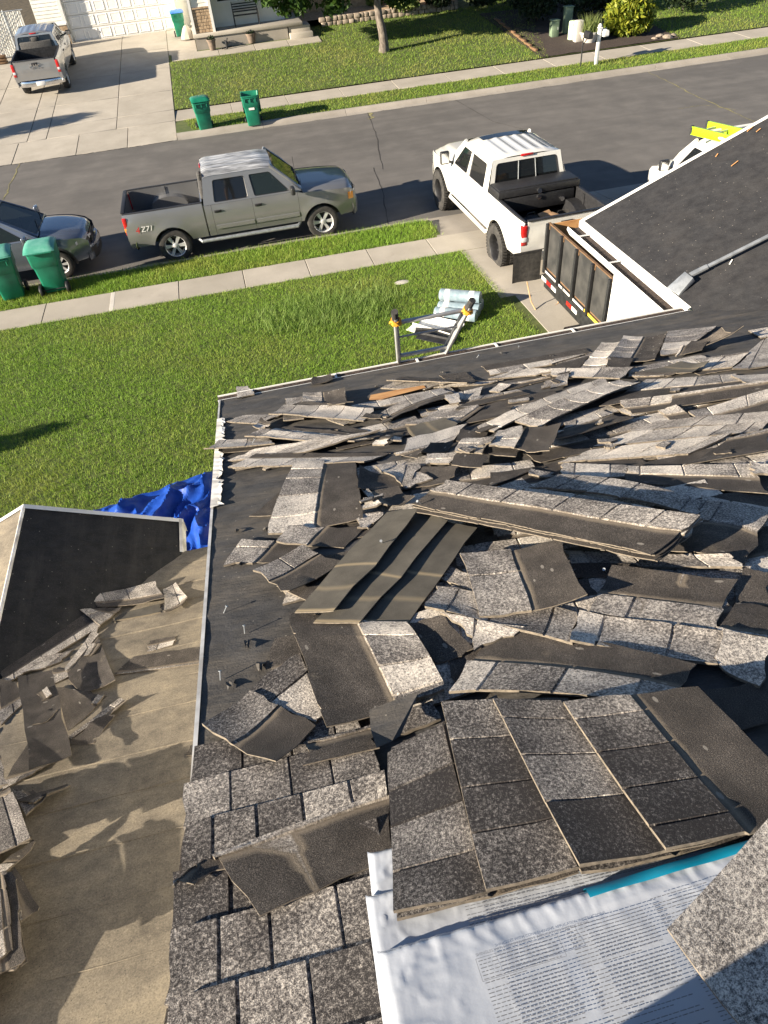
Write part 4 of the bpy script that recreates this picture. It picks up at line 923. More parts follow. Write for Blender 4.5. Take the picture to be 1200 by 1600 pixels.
bundle('shingle_bundle', 'white wrapped shingle bundle farthest under the near stack, only its corner showing', (573, 1328), (905, 1262), .085, .9, .3, None, None)
bundle('shingle_bundle', 'white wrapped shingle bundle in the middle, under the near stack of shingles', (570, 1396), (900, 1318), .10, .95, .34, None, [(.2, .42, .03, .3), (.43, .66, .03, .3)])
bundle('shingle_bundle', 'white wrapped shingle bundle with printed columns and a teal band at the near edge', (588, 1483), (1172, 1311), .125, 1.0, .37, (.435, .99), [(.182, .335, .085, .35), (.36, .522, .075, .35), (.54, .78, .066, .35)])
for k, (q, t, h_) in enumerate((([612,1170, 621,1436, 905,1362, 775,1085], 'under sheet of the leftmost', .12), ([772,1095, 910,1366, 1195,1304, 990,1095], 'under sheet of the middle', .125), ([604,1178, 617,1427, 905,1352, 775,1090], 'leftmost', .135), ([690,1098, 757,1392, 1045,1325, 885,1090], 'second from the left', .14), ([770,1092, 905,1357, 1190,1297, 990,1098], 'third from the left', .145), ([880,1098, 1040,1328, 1290,1272, 1090,1072], 'rightmost', .15))):
    put('P', q, .5, ('%s strip fanned in the near stack' if 'under' in t else '%s of the four shingles fanned side by side in the near stack') % t, h=h_, h0=h_-.03, wave=.012, c=[0,.012,.0,.0], tb=.005, rag=.002, tone=-.62, tabr=(.10, .16), slot=.005)  # lowest tone: the stack's dimness under grazing sun is put into its colour
put('P', [1222,1252, 1043,1452, 1190,1645, 1420,1430], 1, 'big light shingle raised close to the viewer in the lower right corner', h=.30, h0=.29, tone=-.1, tb=0, rag=.001, wave=.004, c=[.0,.02,.0,.03])
# ---- lower left roof
put('L', [510,1015, 915,960, 922,880, 600,930], .08, 'dark shingle band lying across the dusty lower roof against the rake')
put('L', [655,915, 770,882, 792,835, 668,860], .5, 'small brown shingle scrap on the dusty lower roof')
put('L', [500,775, 722,737, 708,695, 545,735], 0, 'dark upside-down shingle behind the small brown scrap', back=1)
put('L', [410,655, 692,592, 737,668, 430,705], .6, 'light tabbed shingle at the top of the lower left pile', c=[.0,.03,.06,.0])
put('L', [730,632, 792,600, 836,670, 735,735], .9, 'light shingle with a lifted corner right of the topmost one on the lower roof', c=[0,.02,.05,.03])
put('L', [0,1040, 450,790, 395,715, 0,970], .35, 'long two-tone shingle running down into the lower left valley')
put('L', [360,722, 445,790, 545,702, 430,705], .6, 'short light shingle at the upper end of the valley strip')
put('L', [95,1005, 255,965, 330,900, 190,935], 1, 'light shingle lying on the valley strip at the lower left')
put('L', [235,1060, 365,990, 300,985, 235,985], .6, 'small light scrap left of the standing dark shingle on the lower roof')
put('L', [425,795, 285,985, 350,1090, 512,1035], .15, 'dark shingle with a bright lifted right edge in the lower left pile', c=[.02,0,.02,.06])
put('L', [250,1065, 300,1270, 480,1110, 400,1090], 0, 'dark shingle in shade behind the light narrow one on the lower roof')
put('L', [300,1295, 530,1117, 572,1120, 330,1305], .55, 'narrow light shingle pointing at the dusty felt on the lower roof', c=[.0,.02,.04,.0])
put('L', [310,1325, 410,1322, 510,1190, 430,1200], 0, 'dark shingle under the narrow light one on the lower roof')
put('L', [0,1240, 105,1140, 75,1045, 0,1035], .3, 'shaded shingle at the left photo edge above the big dark one')
put('M', [0,390, 150,310, 320,195, 120,170], .2, 'shaded shingle beneath the big dark one in the lower left')
put('L', [75,1018, 232,988, 318,1372, 130,1430], 0, 'big dark shingle lying on top of the lower left pile', h0=.08, c=[.03,.0,.0,.04])
put('M', [60,385, 115,498, 207,398, 150,390], .5, 'light scrap right of the left edge stack on the lower roof', h0=.03, c=[0,0,.05,0])
put('M', [160,460, 320,385, 300,365, 60,440], .1, 'dark scrap poking out from the left edge stack on the lower roof')
for k in range(5):
    for nm, q, h_, w_ in (('upper', [-100,690, 130,600, 30,385, -100,420], .03, 'upper'), ('lower', [-70,780, -55,1225, 105,1140, 50,745], .015, 'lowest')):
        j = [random.uniform(-12, 12) for _ in range(8)]; put('M', [a+b for a, b in zip(q, j)], random.choice([0, .4, .8]), '%s shingle from the bottom inside the %s stack at the left photo edge' % (('lowest', 'second', 'third', 'fourth', 'fifth')[k], w_), h0=.012+k*.03)
for k in range(7):     # the pile goes on beyond the left photo edge
    a_, b_ = LR.px(-95-30*(k % 2), 1200+62*k, .08); an = random.uniform(-.5, .5)+1.5
    q = [(a_+x_*cos(an)-y_*sin(an), b_+x_*sin(an)+y_*cos(an)) for x_, y_ in ((-.3, -.17), (.3, -.17), (.3, .17), (-.3, .17))]
    o = shingle(LR, q, random.choice([0, .45, .9]), opt={'h0': .01+.004*k}, ab=True); tag(o, 'shingle in the pile running on past the left photo edge', 'shingle', 'pile beyond the left edge')
put('M', [50,800, 90,972, 182,910, 60,725], .2, 'shingle sticking out on the right of the lowest left stack', h0=.06)
put('M', [-60,800, -40,1240, 122,1150, 62,735], .3, 'lower shingle of the lowest stack at the left photo edge', h0=.08)
put('M', [-60,740, -50,1190, 55,1090, 20,760], .7, 'light top shingle of the lowest stack at the left photo edge', h0=.12)
put('M', [-120,800, 10,770, 155,628, 150,600], .4, 'thin shingle edge between the two stacks at the left photo edge', h0=.1)
put('M', [-90,700, 145,596, 45,375, -90,420], .9, 'light shingle on top of the upper stack at the left photo edge', h0=.17, c=[.0,.03,.03,.0])
put('M', [-90,380, 40,360, 0,230, -90,230], .8, 'light shingle at the left photo edge beside the big dark one', h0=.1)
# small scraps, nails and felt tears
def scrap(a, b, s, ang, lf, label, R=MR):
    c_, s_ = cos(ang), sin(ang); co = [(-1, -.6), (1, -.6+random.uniform(-.3, .3)), (.9+random.uniform(-.3, .3), .6), (-1+random.uniform(0, .5), .5)]
    o = shingle(R, [(a+s*(x*c_-y*s_), b+s*(x*s_+y*c_)) for x, y in co], lf, 'shingle_scrap', opt={'rag': .004, 'stiff': 20}, ab=True, tabs=False)
    return tag(o, label, 'scrap', 'palm sized shingle scraps')
for k in range(16):
    u, v = random.uniform(560, 1190), random.uniform(600, 720); a, b = MR.px(u, v, .03)
    scrap(a, b, random.uniform(.025, .075), random.uniform(0, 6.28), random.choice([0, 1, 1, .5]), 'palm sized torn shingle scrap lying among the bigger shingles on the main roof')
for k in range(5):
    u, v = random.uniform(60, 310), random.uniform(900, 1250); a, b = LR.px(u, v, .03)
    scrap(a, b, random.uniform(.03, .07), random.uniform(0, 6.28), random.choice([0, .5, 1]), 'palm sized torn shingle scrap on the dusty lower roof', LR)
def nail(u, v, R=MR, ang=None):
    a, b = R.px(u, v, 0); z = float(R.obs(np.array([a]), np.array([b]))[0]); p = R.pt(a, b, z); an = random.uniform(0, 6.28) if ang is None else ang
    d = Vector((cos(an)*.7, sin(an)*.7, random.uniform(.5, 1.2))).normalized()
    mb = MB(); mb.tube((0, 0, 0), d*.032, .0022, n=6); mb.tube(d*.032, d*.034, .0062, n=8)
    o = mb.obj('roofing_nail', MT['galv']); o.location = p
    return tag(o, 'roofing nail standing half pulled out of the stripped roof', 'nail', 'half pulled roofing nails')
for u, v in ((383, 992), (948, 918), (665, 840), (603, 885), (345, 1065), (350, 960), (396, 700), (745, 560), (810, 545)): nail(u, v)
for k in range(16):        # ragged tabs of felt lifted along nail lines
    u, v = random.choice([(random.uniform(345, 420), random.uniform(800, 1080)), (random.uniform(560, 1000), random.uniform(545, 610))])
    a, b = MR.px(u, v); w_ = random.uniform(.015, .05)
    mb = MB(); mb.grid([[MR.pt(a+w_*(i/3-.5)*(1-j*.25), b+.03*j*random.uniform(.6, 1.2), .006+.012*j*random.random())-HB for j in range(3)] for i in range(4)])
    mb.obj('felt_tear', MT['felt'], house, smooth=False)
# blue-black torn felt flap near the middle
pts = [MR.px(260+a/2.4, 940+b/2.4, .05) for a, b in ((765, 430), (955, 368), (880, 520), (850, 545), (795, 585), (770, 500))]
mb = MB(); mb.add([MR.pt(a, b, .075+.012*math.sin(i*2))-HB for i, (a, b) in enumerate(pts)], [(0, 1, 2, 3, 4, 5)]); mb.obj('felt_flap', MT['felt'], house, smooth=False)
# bare plywood showing through torn felt
pp = [MR.px(580+a/4, 540+b/4, .0) for a, b in ((-10, 362), (0, 330), (180, 295), (330, 270), (345, 285), (200, 322), (60, 360))]
mb = MB(); mb.add([MR.pt(a, b, .028)-HB for a, b in pp], [tuple(range(7))]); mb.obj('bare_plywood', MT['freshwood'], house, smooth=False)
# pale wood chips on the garage roof
for u, v in ((1172, 203), (1185, 205), (1120, 244), (1148, 257), (1142, 411)):
    d = ray(u, v); o = Vector((0, 0, CAM_H)); n_ = Vector((-GS_, 0, 1)).normalized(); p = o+Vector(d)*((gp(GX, GY)-o).dot(n_)/Vector(d).dot(n_))
    mb = MB(); mb.box((0, 0, .008), (random.uniform(.05, .10), .012, .005), random.uniform(.2, .7)); ch = mb.obj('wood_chip', MT['freshwood'] if u > 1100 and v < 260 else MT['white']); ch.location = p+Vector((0, 0, .004)); ch.rotation_euler = (0, -math.atan(GS_), 0)
    tag(ch, 'pale sliver of wood lying on the black garage roof', 'wood chip', 'slivers on the garage roof')
# grey long-handled shovel lying on the garage roof by the valley
def onG(u, v, h=0):
    d = Vector(ray(u, v)); o = Vector((0, 0, CAM_H)); n_ = Vector((-GS_, 0, 1)).normalized(); return o+d*((gp(GX, GY, h)-o).dot(n_)/d.dot(n_))
hd, ha, hb = onG(1058, 442, .05), onG(1083, 428, .06), onG(1215, 362, .06)
sh = thing('shovel', 'grey long-handled tear-off shovel lying on the garage roof by the valley', 'shovel', hd)
mb = MB(); ext = (hb-ha).normalized(); mb.path([ha-hd, hb-hd+ext*.25], .021, 10); mb.obj('handle', MT['galv'], sh)
c0, c1, c2, c3 = [onG(*p, h_)-hd for p, h_ in (((1042, 449), .02), ((1060, 461), .02), ((1083, 434), .09), ((1070, 424), .09))]
mb = MB(); n_ = (c1-c0).cross(c3-c0).normalized(); n_ = n_ if n_.z > 0 else -n_
mb.add([c0, c1, c2, c3, c0-n_*.03, c1-n_*.03, c2-n_*.05, c3-n_*.05], [(0, 1, 2, 3), (7, 6, 5, 4), (0, 4, 5, 1), (1, 5, 6, 2), (2, 6, 7, 3), (3, 7, 4, 0)]); mb.obj('blade', MT['galv'], sh, bevel=.004)
mb = MB(); mb.tube(ha-hd-ext*.03, ha-hd+ext*.14, .028, n=10); mb.obj('socket', MT['galv'], sh)
# ================================================================ VEHICLES (local +X forward, +Y left, z up)
def lerp(a, b, t): return a+(b-a)*t
def bil(q, u, v):
    q = [Vector(p) for p in q]; return q[0]*(1-u)*(1-v)+q[1]*u*(1-v)+q[2]*u*v+q[3]*(1-u)*v
def window(parent, q, rect, r, fmat, gmat, name='window_frame', gname='glass', inset=.012, bow=0.0, seal=True):
    """body-coloured panel q (4 corners) with a rounded opening rect=(u0,u1,v0,v1); glass child set back in it"""
    u0, u1, v0, v1 = rect; q = [Vector(p) for p in q]
    Lu = (q[1]-q[0]).length; Lv = (q[3]-q[0]).length; ru, rv = r/Lu, r/Lv; k = 5
    nn = (q[1]-q[0]).cross(q[3]-q[0]).normalized()
    inner, outer = [], []
    for (cu, cv, sx, sy, ang, oc) in ((u0+ru, v0+rv, 1, 1, pi, 0), (u1-ru, v0+rv, 1, 1, 1.5*pi, 1), (u1-ru, v1-rv, 1, 1, 0, 2), (u0+ru, v1-rv, 1, 1, .5*pi, 3)):
        for i in range(k): a = ang+.5*pi*i/(k-1); inner.append((cu+ru*cos(a), cv+rv*sin(a))); outer.append(((0, 1, 1, 0)[oc], (0, 0, 1, 1)[oc]))
    def P(u, v, d=0): return bil(q, u, v)-nn*d+nn*bow*4*u*(1-u)
    # spread outer points along the edges so that bowed panels follow
    n = len(inner); mb = MB()
    O = [P(*o) for o in outer]; I = [P(*o) for o in inner]; J = [P(a, b, inset) for a, b in inner]
    mb.add(O+I, [(i, (i+1) % n, n+(i+1) % n, n+i) for i in range(n)])
    f = mb.obj(name, fmat, parent, ang=25, normals=False)
    mb = MB(); mb.add([P(a, b, -.002) for a, b in inner]+[P(lerp(.5*(u0+u1), a, .955), lerp(.5*(v0+v1), b, .94), inset) for a, b in inner], [(i, (i+1) % n, n+(i+1) % n, n+i) for i in range(n)])
    mb.obj('window_seal', MT['black'], f, normals=False)
    mb = MB(); m_ = 8; c0 = [P(lerp(u0, u1, i/m_), .5*(v0+v1), inset) for i in range(m_+1)]
    mb.add([P(a, b, inset+.001) for a, b in inner], [tuple(range(n))]); mb.obj(gname, gmat, f, normals=False)
    return f
def wheel(parent, x, y, r, w, style, side):
    M = Matrix.Translation((x, y, r)) @ Matrix.Rotation(-side*pi/2, 4, 'X'); hw = w/2   # axis points outwards
    rr = r*.64 if style != 'black' else r*.60
    mb = MB(); prof = [(rr*.9, -hw*.8), (rr, -hw*.9), (r*.86, -hw), (r*.965, -hw*.86), (r, -hw*.6), (r*1.0, 0), (r, hw*.6), (r*.965, hw*.86), (r*.86, hw), (rr, hw*.9), (rr*.93, hw*.62)]
    mb.lathe(prof, 40, M)
    nt_ = 44 if style == 'black' else 0
    for k in range(nt_):
        a = 2*pi*k/nt_
        for sd in (-1, 1):
            c = M @ Vector((r*1.008*cos(a+sd*.03), r*1.008*sin(a+sd*.03), sd*hw*.58)); R_ = M.to_3x3() @ Matrix.Rotation(a, 3, 'Z'); mb.box(c, (r*.06, r*.085, hw*.62), M=R_)
    ty = mb.obj('wheel', MT['rubber'], parent, ang=40)
    mb = MB(); d = hw*.55
    mb.lathe([(rr*.99, hw*.88), (rr*.95, hw*.80), (rr*.90, d*.6), (rr*.88, -d)], 36, M)
    if style != 'black':
        ns = {'alloy': 6, 'multi': 7}.get(style, 6)
        for k in range(ns):
            a0 = 2*pi*k/ns; ha = .30 if ns == 6 else .24
            pts = [(.2, -ha*1.6), (.92, -ha*.62), (.92, ha*.62), (.2, ha*1.6)]
            vs = [M @ Vector((rr*p*cos(a0+q), rr*p*sin(a0+q), h)) for h in (d*1.15, d*.5) for p, q in pts]
            mb.add(vs, [(0, 1, 2, 3), (7, 6, 5, 4), (0, 4, 5, 1), (1, 5, 6, 2), (2, 6, 7, 3), (3, 7, 4, 0)])
        mb.lathe([(0, d*1.35), (rr*.16, d*1.33), (rr*.27, d*1.1), (rr*.27, 0)], 18, M)
        mb.obj('rim', MT['rimalloy'], ty, ang=30)
    else:
        for k in range(8):
            a0 = 2*pi*k/8; pts = [(.22, -.14), (.9, -.11), (.9, .11), (.22, .14)]
            vs = [M @ Vector((rr*p*cos(a0+q), rr*p*sin(a0+q), h)) for h in (-d*.1, -d*.6) for p, q in pts]
            mb.add(vs, [(0, 1, 2, 3), (7, 6, 5, 4), (0, 4, 5, 1), (1, 5, 6, 2), (2, 6, 7, 3), (3, 7, 4, 0)])
        mb.lathe([(0, d*.2), (rr*.2, d*.15), (rr*.26, -d*.2), (rr*.26, -d)], 16, M)
        mb.obj('rim', MT['black'], ty, ang=30)
    mb = MB(); mb.lathe([(0, -d*.4), (rr*.86, -d*.4)], 24, M); mb.obj('brake', MT['darkmetal'], ty)
def vehicle(root, S):
    g = S.get; P0, roofm = MT[S['paint']], MT[S.get('roofpaint', S['paint'])]
    nose, tail, xf, xr, rw, tw, w = S['nose'], S['tail'], S['xf'], S['xr'], S['rw'], S['tw'], S['w']
    zs, zb, zr, roof, hood0, hood1 = S['sill'], S['belt'], S['rail'], S['roof'], S['hood0'], S['hood1']
    xcb, xw, xrt, xrb, wr, bp = S['cab'], S['wind'], S['rooff'], S['roofb'], S['wr'], S['bp']
    bed = g('bed', True); ra = rw*1.19; zc = rw
    nt_ = g('nosetaper', .13)
    def hw(x, z):
        y = w*(1-.045*((z-(zs+zb)/2)/(zb-zs)*2)**2)
        t = max(0, (x-(nose-.75))/.75); y -= nt_*t**2.2*1.0
        t = max(0, ((tail+.5)-x)/.5); y -= .03*t*t
        for a in (xf, xr):
            d = math.hypot(x-a, z-zc); y += .022*max(0, 1-max(0, d-ra)/.16) if d >= ra*.98 else 0
        return y
    def hoodz(x):
        t = (x-xw)/(nose-xw); return lerp(hood0, hood1, max(0, t)**1.6)-.10*max(0, t-.88)**2/.12**2
    def zlow(x):
        z = zs
        for a in (xf, xr):
            if abs(x-a) < ra: z = max(z, zc+sqrt(max(0, ra*ra-(x-a)**2)))
        return z
    def side(name, x0, x1, zhi, parent, mat, nz=9, zlo=None, sides=(1, -1), off=0.0):
        xs = list(np.linspace(x0, x1, max(4, int((x1-x0)/.12))))
        for a in (xf, xr):
            if a+ra > x0 and a-ra < x1: xs += [a+ra*.999*cos(t) for t in np.linspace(0, pi, 17) if x0 < a+ra*.999*cos(t) < x1]
        xs = sorted(set(round(float(x), 4) for x in xs)); out = []
        for s in sides:
            rows = []
            for x in xs:
                a = zlo(x) if zlo else zlow(x); b = zhi(x); rows.append([(x, s*(hw(x, lerp(a, b, t))+off), lerp(a, b, t)) for t in np.linspace(0, 1, nz)])
            mb = MB(); mb.grid(rows)
            # inward lip so that edges have thickness
            lip = [[(x, r[0][1], r[0][2]), (x, r[0][1]-s*.05, r[0][2])] for x, r in zip(xs, rows)]; mb.grid(lip)
            for e in (0, -1): mb.grid([[p, (p[0], p[1]-s*.03, p[2])] for p in rows[e]])
            out.append(mb.obj(name, mat, parent, ang=40))
        return out
    # inner dark core
    mb = MB(); mb.box(((nose+tail)/2-.0, 0, zs+.12), (nose-tail-.5, 1.16*w/.98, .36)); 
    for a in (xf, xr): mb.tube((a, -w*.86, rw), (a, w*.86, rw), .05)
    mb.obj('chassis', MT['black'], root)
    mb = MB(); lo, hi = (xr+ra+.06), (xf-ra-.04); mb.box(((max(lo, xcb+.05)+hi)/2, 0, (zs+zb)/2-.03), (hi-max(lo, xcb+.05), 2*w-.11, zb-zs-.12)); mb.obj('cab_floor', MT['black'], root)
    mb = MB(); mb.box(((xw+nose)/2-.02, 0, (zs+hood1)/2), (nose-xw-.2, 1.1*w, hood1-zs-.1)); mb.obj('engine_bay', MT['black'], root)
    gap = .006; cabz = lambda x: zb
    if bed:
        side('bed_side', tail, xcb-.035, lambda x: zr, root, P0)
        side('cab_side', xcb, g('rd0', xcb+.16)-gap, cabz, root, P0)
        drs = [(g('rd0', xcb+.16), bp-gap, 'door'), (bp, xw-.16-gap, 'door')]
    else:
        side('rear_side', tail, g('rd0', xcb+1.1)-gap, cabz, root, P0)
        drs = [(g('rd0', xcb+1.1), bp-gap, 'door'), (bp, xw-.16-gap, 'door')]
    doors = []
    for x0, x1, nm in drs:
        ds = side(nm, x0, x1, cabz, root, P0); doors.append(ds)
        for d, s in zip(ds, (1, -1)):
            mb = MB(); hx = x0+.13; y = hw(hx, zb-.15); mb.box((hx, s*(y+.006), zb-.15), (.17, .025, .055)); mb.box((hx, s*(y+.022), zb-.137), (.15, .02, .022)); mb.obj('handle', MT[g('handle', 'black')], d, bevel=.006)
            if g('mold'): 
                mb = MB(); zz = zs+.19; pts = [(x0+.02+(x1-x0-.04)*i/8) for i in range(9)]
                mb.grid([[(x, s*(hw(x, zz)+o_), zz+h_) for o_, h_ in ((0, -.055), (.016, -.04), (.016, .04), (0, .055))] for x in pts]); mb.obj('moulding', P0, d)
    fz = lambda x: (hoodz(x)-.075) if x > xw-.02 else lerp(zb, hoodz(xw)-.075, (x-(xw-.16))/.14 if x > xw-.16 else 0)
    side('fender', xw-.16, nose-.02, fz, root, P0)
    # hood
    rows = []
    for x in np.linspace(xw-.03, nose-.01, 22):
        zh = hoodz(x); hy = hw(x, zh-.075)-.002; row = []
        for t in np.linspace(-1, 1, 33):
            z = zh-.075*abs(t)**5-.02*t*t+g('bulge', .012)*(1/(1+math.exp((abs(t)-.62)*40)))-.008*(1 if abs(abs(t)-.87) < .025 else 0)
            row.append((x-.10*(abs(t)**3)*max(0, (x-nose+.5)/.5), hy*t, z))
        rows.append(row)
    mb = MB(); mb.grid(rows); hood = mb.obj('hood', P0, root, ang=50)
    mb = MB(); mb.grid([[(xw-.10, t*w*.86, hood0-.01), (xw+.03-.10*t*t, t*w*.86, hood0+.012)] for t in np.linspace(-1, 1, 9)]); 
    for yy_, l_ in ((.15, .62), (-.45, .55)): mb.tube((xw-.03, yy_, hood0+.03), (xw-.16, yy_+l_, hood0+.10), .011)
    mb.obj('cowl_and_wipers', MT['black'], root, smooth=False)
    # front end
    yn = hw(nose-.02, hood1-.2)
    mb = MB(); zf0, zf1 = zs+.2, hood1-.13
    rows = [[(nose-.02-.13*abs(t)**3+.03*(1-abs((k/5)-.5)), t*yn, lerp(zf0, zf1+.05*(1-t*t), k/5)) for t in np.linspace(-1, 1, 17)] for k in range(6)]
    mb.grid(rows); mb.obj('front_panel', P0 if not g('suv') else MT['black'], root)
    mb = MB()
    for k in range(5): mb.box((nose+.005, 0, lerp(zf0+.08, zf1-.03, k/4)), (.03, yn*1.05, .025))
    mb.box((nose-.004, 0, (zf0+zf1)/2), (.02, yn*1.1, zf1-zf0-.04)); mb.obj('grille', MT['black'] if not g('chromegrille') else MT['darkmetal'], root, bevel=.004)
    for s in (1, -1):
        mb = MB(); hz = zf1-.1 if not g('suv') else zf1-.02
        if g('suv'):
            mb.grid([[(nose+.015-.30*u**1.3, s*(yn*.42+(hw(nose-.34, hz)+.012-yn*.42)*u), hz-.05+.04*u+.10*v*(1-.25*u)) for v in (0, .3, .6, 1)] for u in np.linspace(0, 1, 8)])
        else:
            mb.grid([[(nose+.02-.17*u**3, s*(yn*.58+(hw(nose-.15, hz)+.008-yn*.58)*min(1, u*1.02)), hz-.09+.2*v) for v in (0, .3, .6, 1)] for u in np.linspace(0, 1, 8)])
        mb.obj('headlight', MT['clear'], root)
        if not g('suv'):
            mb = MB(); rws = []
            for k in range(7):
                x = nose-.06-.13*k/6; rws.append([(x-.02, s*(hw(x-.02, z)+.008), z) for z in (hz-.08, hz-.03, hz+.03, hz+.08)])
            mb.grid(rws); mb.obj('marker_lamp', MT['amber'] if g('amber') else MT['clear'], root)
    # bumpers
    def bumper(name, xc, sgn, z0, z1, mat, ext=.13, wy=None):
        wy = wy or yn+.04; rows = []
        for t in np.linspace(-1, 1, 21):
            x = xc+sgn*(ext-.20*abs(t)**4); rows.append([(xc-sgn*.12 if abs(t) < .99 else x, t*wy, z0), (x-sgn*.015, t*wy, z0), (x, t*wy, lerp(z0, z1, .3)), (x, t*wy, lerp(z0, z1, .75)), (x-sgn*.02, t*wy, z1), (xc-sgn*.10, t*wy, z1)])
        mb = MB(); mb.grid(rows)
        for e in (0, -1): mb.add(rows[e], [tuple(range(6))])
        return mb.obj(name, mat, root, ang=30)
    bumper('front_bumper', nose-.03, 1, zs-.06, zs+.25, MT[g('fbump', 'pgrey')], ext=.13)
    if g('suv'):
        mb = MB(); mb.grid([[(nose+.105-.2*abs(t)**4, t*(yn+.045), z) for z in (zs-.055, zs+.02, zs+.1)] for t in np.linspace(-.8, .8, 13)]); mb.obj('lower_grille', MT['black'], root)
        for s in (1, -1):
            mb = MB(); mb.grid([[(nose+.108-.2*abs(t)**4, s*t*(yn+.05), z) for z in (zs+.1, zs+.16, zs+.2)] for t in np.linspace(.55, .95, 6)]); mb.obj('fog_lamp_trim', MT['black'], root)
        mb = MB(); mb.box((nose+.07, 0, zf1-.06), (.04, .16, .1)); mb.obj('badge', MT['chrome'], root, bevel=.02)
        for s in (1, -1):
            for a in (xf, xr):
                mb = MB(); mb.grid([[(a+rad*cos(t), s*(hw(a+rad*cos(t), zc+rad*sin(t))+.012), zc+rad*sin(t)) for rad in (ra*1.0, ra*1.12)] for t in np.linspace(-.1, pi+.1, 19)]); mb.obj('arch_trim', MT['black'], root)
    # greenhouse
    z2 = roof-.10
    def Bp(x, s): return Vector((x, s*(hw(x, zb)-.015), zb))
    def Tp(x, s): return Vector((x, s*wr, z2))
    bt = lerp(bp, bp-.02, 1)
    cells = [((bp, xw-.05), (bt, xrt-.02), g('wrect', (.07, .80, .06, .84)), g('fglass', 'glass'))]
    if bed: cells.append(((xcb, bp), (xrb, bt), (.22, .94, .06, .84), g('rglass', 'dglass')))
    else: cells += [((g('rd0', xcb+1.1)-.1, bp), (g('rd0', xcb+1.1)+.02, bt), (.04, .95, .08, .84), 'dglass'), ((xcb, g('rd0', xcb+1.1)-.1), (xrb, g('rd0', xcb+1.1)+.02), (.35, .95, .15, .8), 'dglass')]
    for s in (1, -1):
        for (b0, b1), (t0, t1), rect, gm in cells:
            q = [Bp(b0, s), Bp(b1, s), Tp(t1, s), Tp(t0, s)]
            if s > 0: q = [q[1], q[0], q[3], q[2]]; rect2 = (1-rect[1], 1-rect[0], rect[2], rect[3])
            else: rect2 = rect
            if s > 0: pass
            window(root, q, rect2, .05, P0, MT[gm], 'window_frame', 'side_glass')
    # windscreen: q order (right-bottom..)
    q = [Vector((xw-.03, -w*.86, hood0+.0)), Vector((xw-.03, w*.86, hood0+.0)), Vector((xrt, wr*.97, z2+.04)), Vector((xrt, -wr*.97, z2+.04))]
    window(root, q, (.035, .965, .03, .95), .06, P0, MT['glass'], 'windscreen_frame', 'windscreen', bow=.10)
    for s in (1, -1):   # A pillars
        mb = MB(); mb.path([Vector((xw-.06, s*w*.87, zb)), Vector((lerp(xw, xrt, .5), s*lerp(w*.9, wr, .5), lerp(zb, z2, .5)+.01)), Vector((xrt-.01, s*wr*.985, z2+.02))], .04, 8); mb.obj('pillar', P0, root)
    q = [Vector((xcb, w*.9, zb)), Vector((xcb, -w*.9, zb)), Vector((xrb, -wr*.985, z2+.03)), Vector((xrb, wr*.985, z2+.03))]
    bw = window(root, q, (.06, .94, .10 if bed else .2, .88), .07, P0, MT['dglass'], 'back_window_frame', 'back_window')
    if bed:
        mb = MB()
        for u in (.38, .62): mb.tube(bil(q, u, .11)+Vector((.004, 0, 0)), bil(q, u, .87)+Vector((.004, 0, 0)), .009)
        mb.obj('slider_bar', MT['black'] if not g('whitebar') else MT['galv'], bw)
        mb = MB(); mb.box((xrb-.012, 0, z2+.045), (.03, .28, .045)); mb.obj('brake_lamp', MT['red'], root, bevel=.008)
        mb = MB(); mb.box((xcb-.008, 0, (zs+.1+zb)/2), (.02, 2*w*.93, zb-zs-.1)); mb.obj('cab_back', P0, root)
    # roof
    rows = []; nx = 26
    for i in range(nx+1):
        t = i/nx; x = lerp(xrb, xrt, t); dz = .05*(max(0, t-.84)/.16)**2+.05*(max(0, .10-t)/.10)**2
        row = []
        for u in np.linspace(-1, 1, 49):
            z = z2+(roof-z2)*(1-abs(u)**3.2*.98)-dz*(1-.3*abs(u))
            if g('ribs') and .06 < t < .80 and abs(u) < .74: z += .007*max(-1, min(1, 3*cos(u/.74*pi*g('ribs'))))*min(1, (t-.06)/.05, (.80-t)/.05)
            row.append((x+.05*(1-u*u)*(1 if t > .99 else 0), u*wr*1.0+(.012*u), z))
        rows.append(row)
    mb = MB(); mb.grid(rows)
    ro = mb.obj('roof', roofm, root, ang=50)
    if g('sunroof'):
        mb = MB(); mb.grid([[(x, u*wr*.68, roof+.007-.018*u*u) for u in np.linspace(-1, 1, 9)] for x in (xrt-.42, xrt-.14)]); mb.obj('sunroof', MT['dglass'], ro)
    # mirrors
    for s in (1, -1):
        mb = MB(); big = g('bigmirror', 1); mx = xw-.28; my = hw(mx, zb)
        mb.box((mx, s*(my+.20), zb+.10*big), (.10, .22, .17*big)); mi = mb.obj('mirror', MT[g('mirror', 'black')], root, bevel=.03, seg=3)
        mb = MB(); mb.tube((mx+.03, s*(my-.03), zb+.02), (mx, s*(my+.12), zb+.08), .028); mb.obj('mirror_arm', MT['black'], mi)
        mb = MB(); mb.box((mx-.052, s*(my+.20), zb+.10*big), (.004, .18, .13*big)); mb.obj('mirror_glass', MT['chrome'], mi)
    # seats and wheel seen through the glass
    for sx, nn in ((xw-1.0, 'seat'), (bp-.85, 'rear_seat')):
        for sy in ((.42, -.42) if nn == 'seat' else (0,)):
            mb = MB(); wd = .5 if nn == 'seat' else 1.3; mb.box((sx, sy, zb-.28), (.5, wd, .16)); mb.box((sx-.25, sy, zb+.02), (.14, wd, .62)); mb.box((sx-.26, sy, zb+.40), (.1, min(wd, .28), .16)); mb.obj(nn, MT['seat'], root, bevel=.04)
    mb = MB(); mb.path([(xw-.62+.05*sin(a), .42+.19*cos(a), zb+.0+.17*sin(a)) for a in np.linspace(0, 2*pi, 17)], .014); mb.obj('steering_wheel', MT['black'], root)
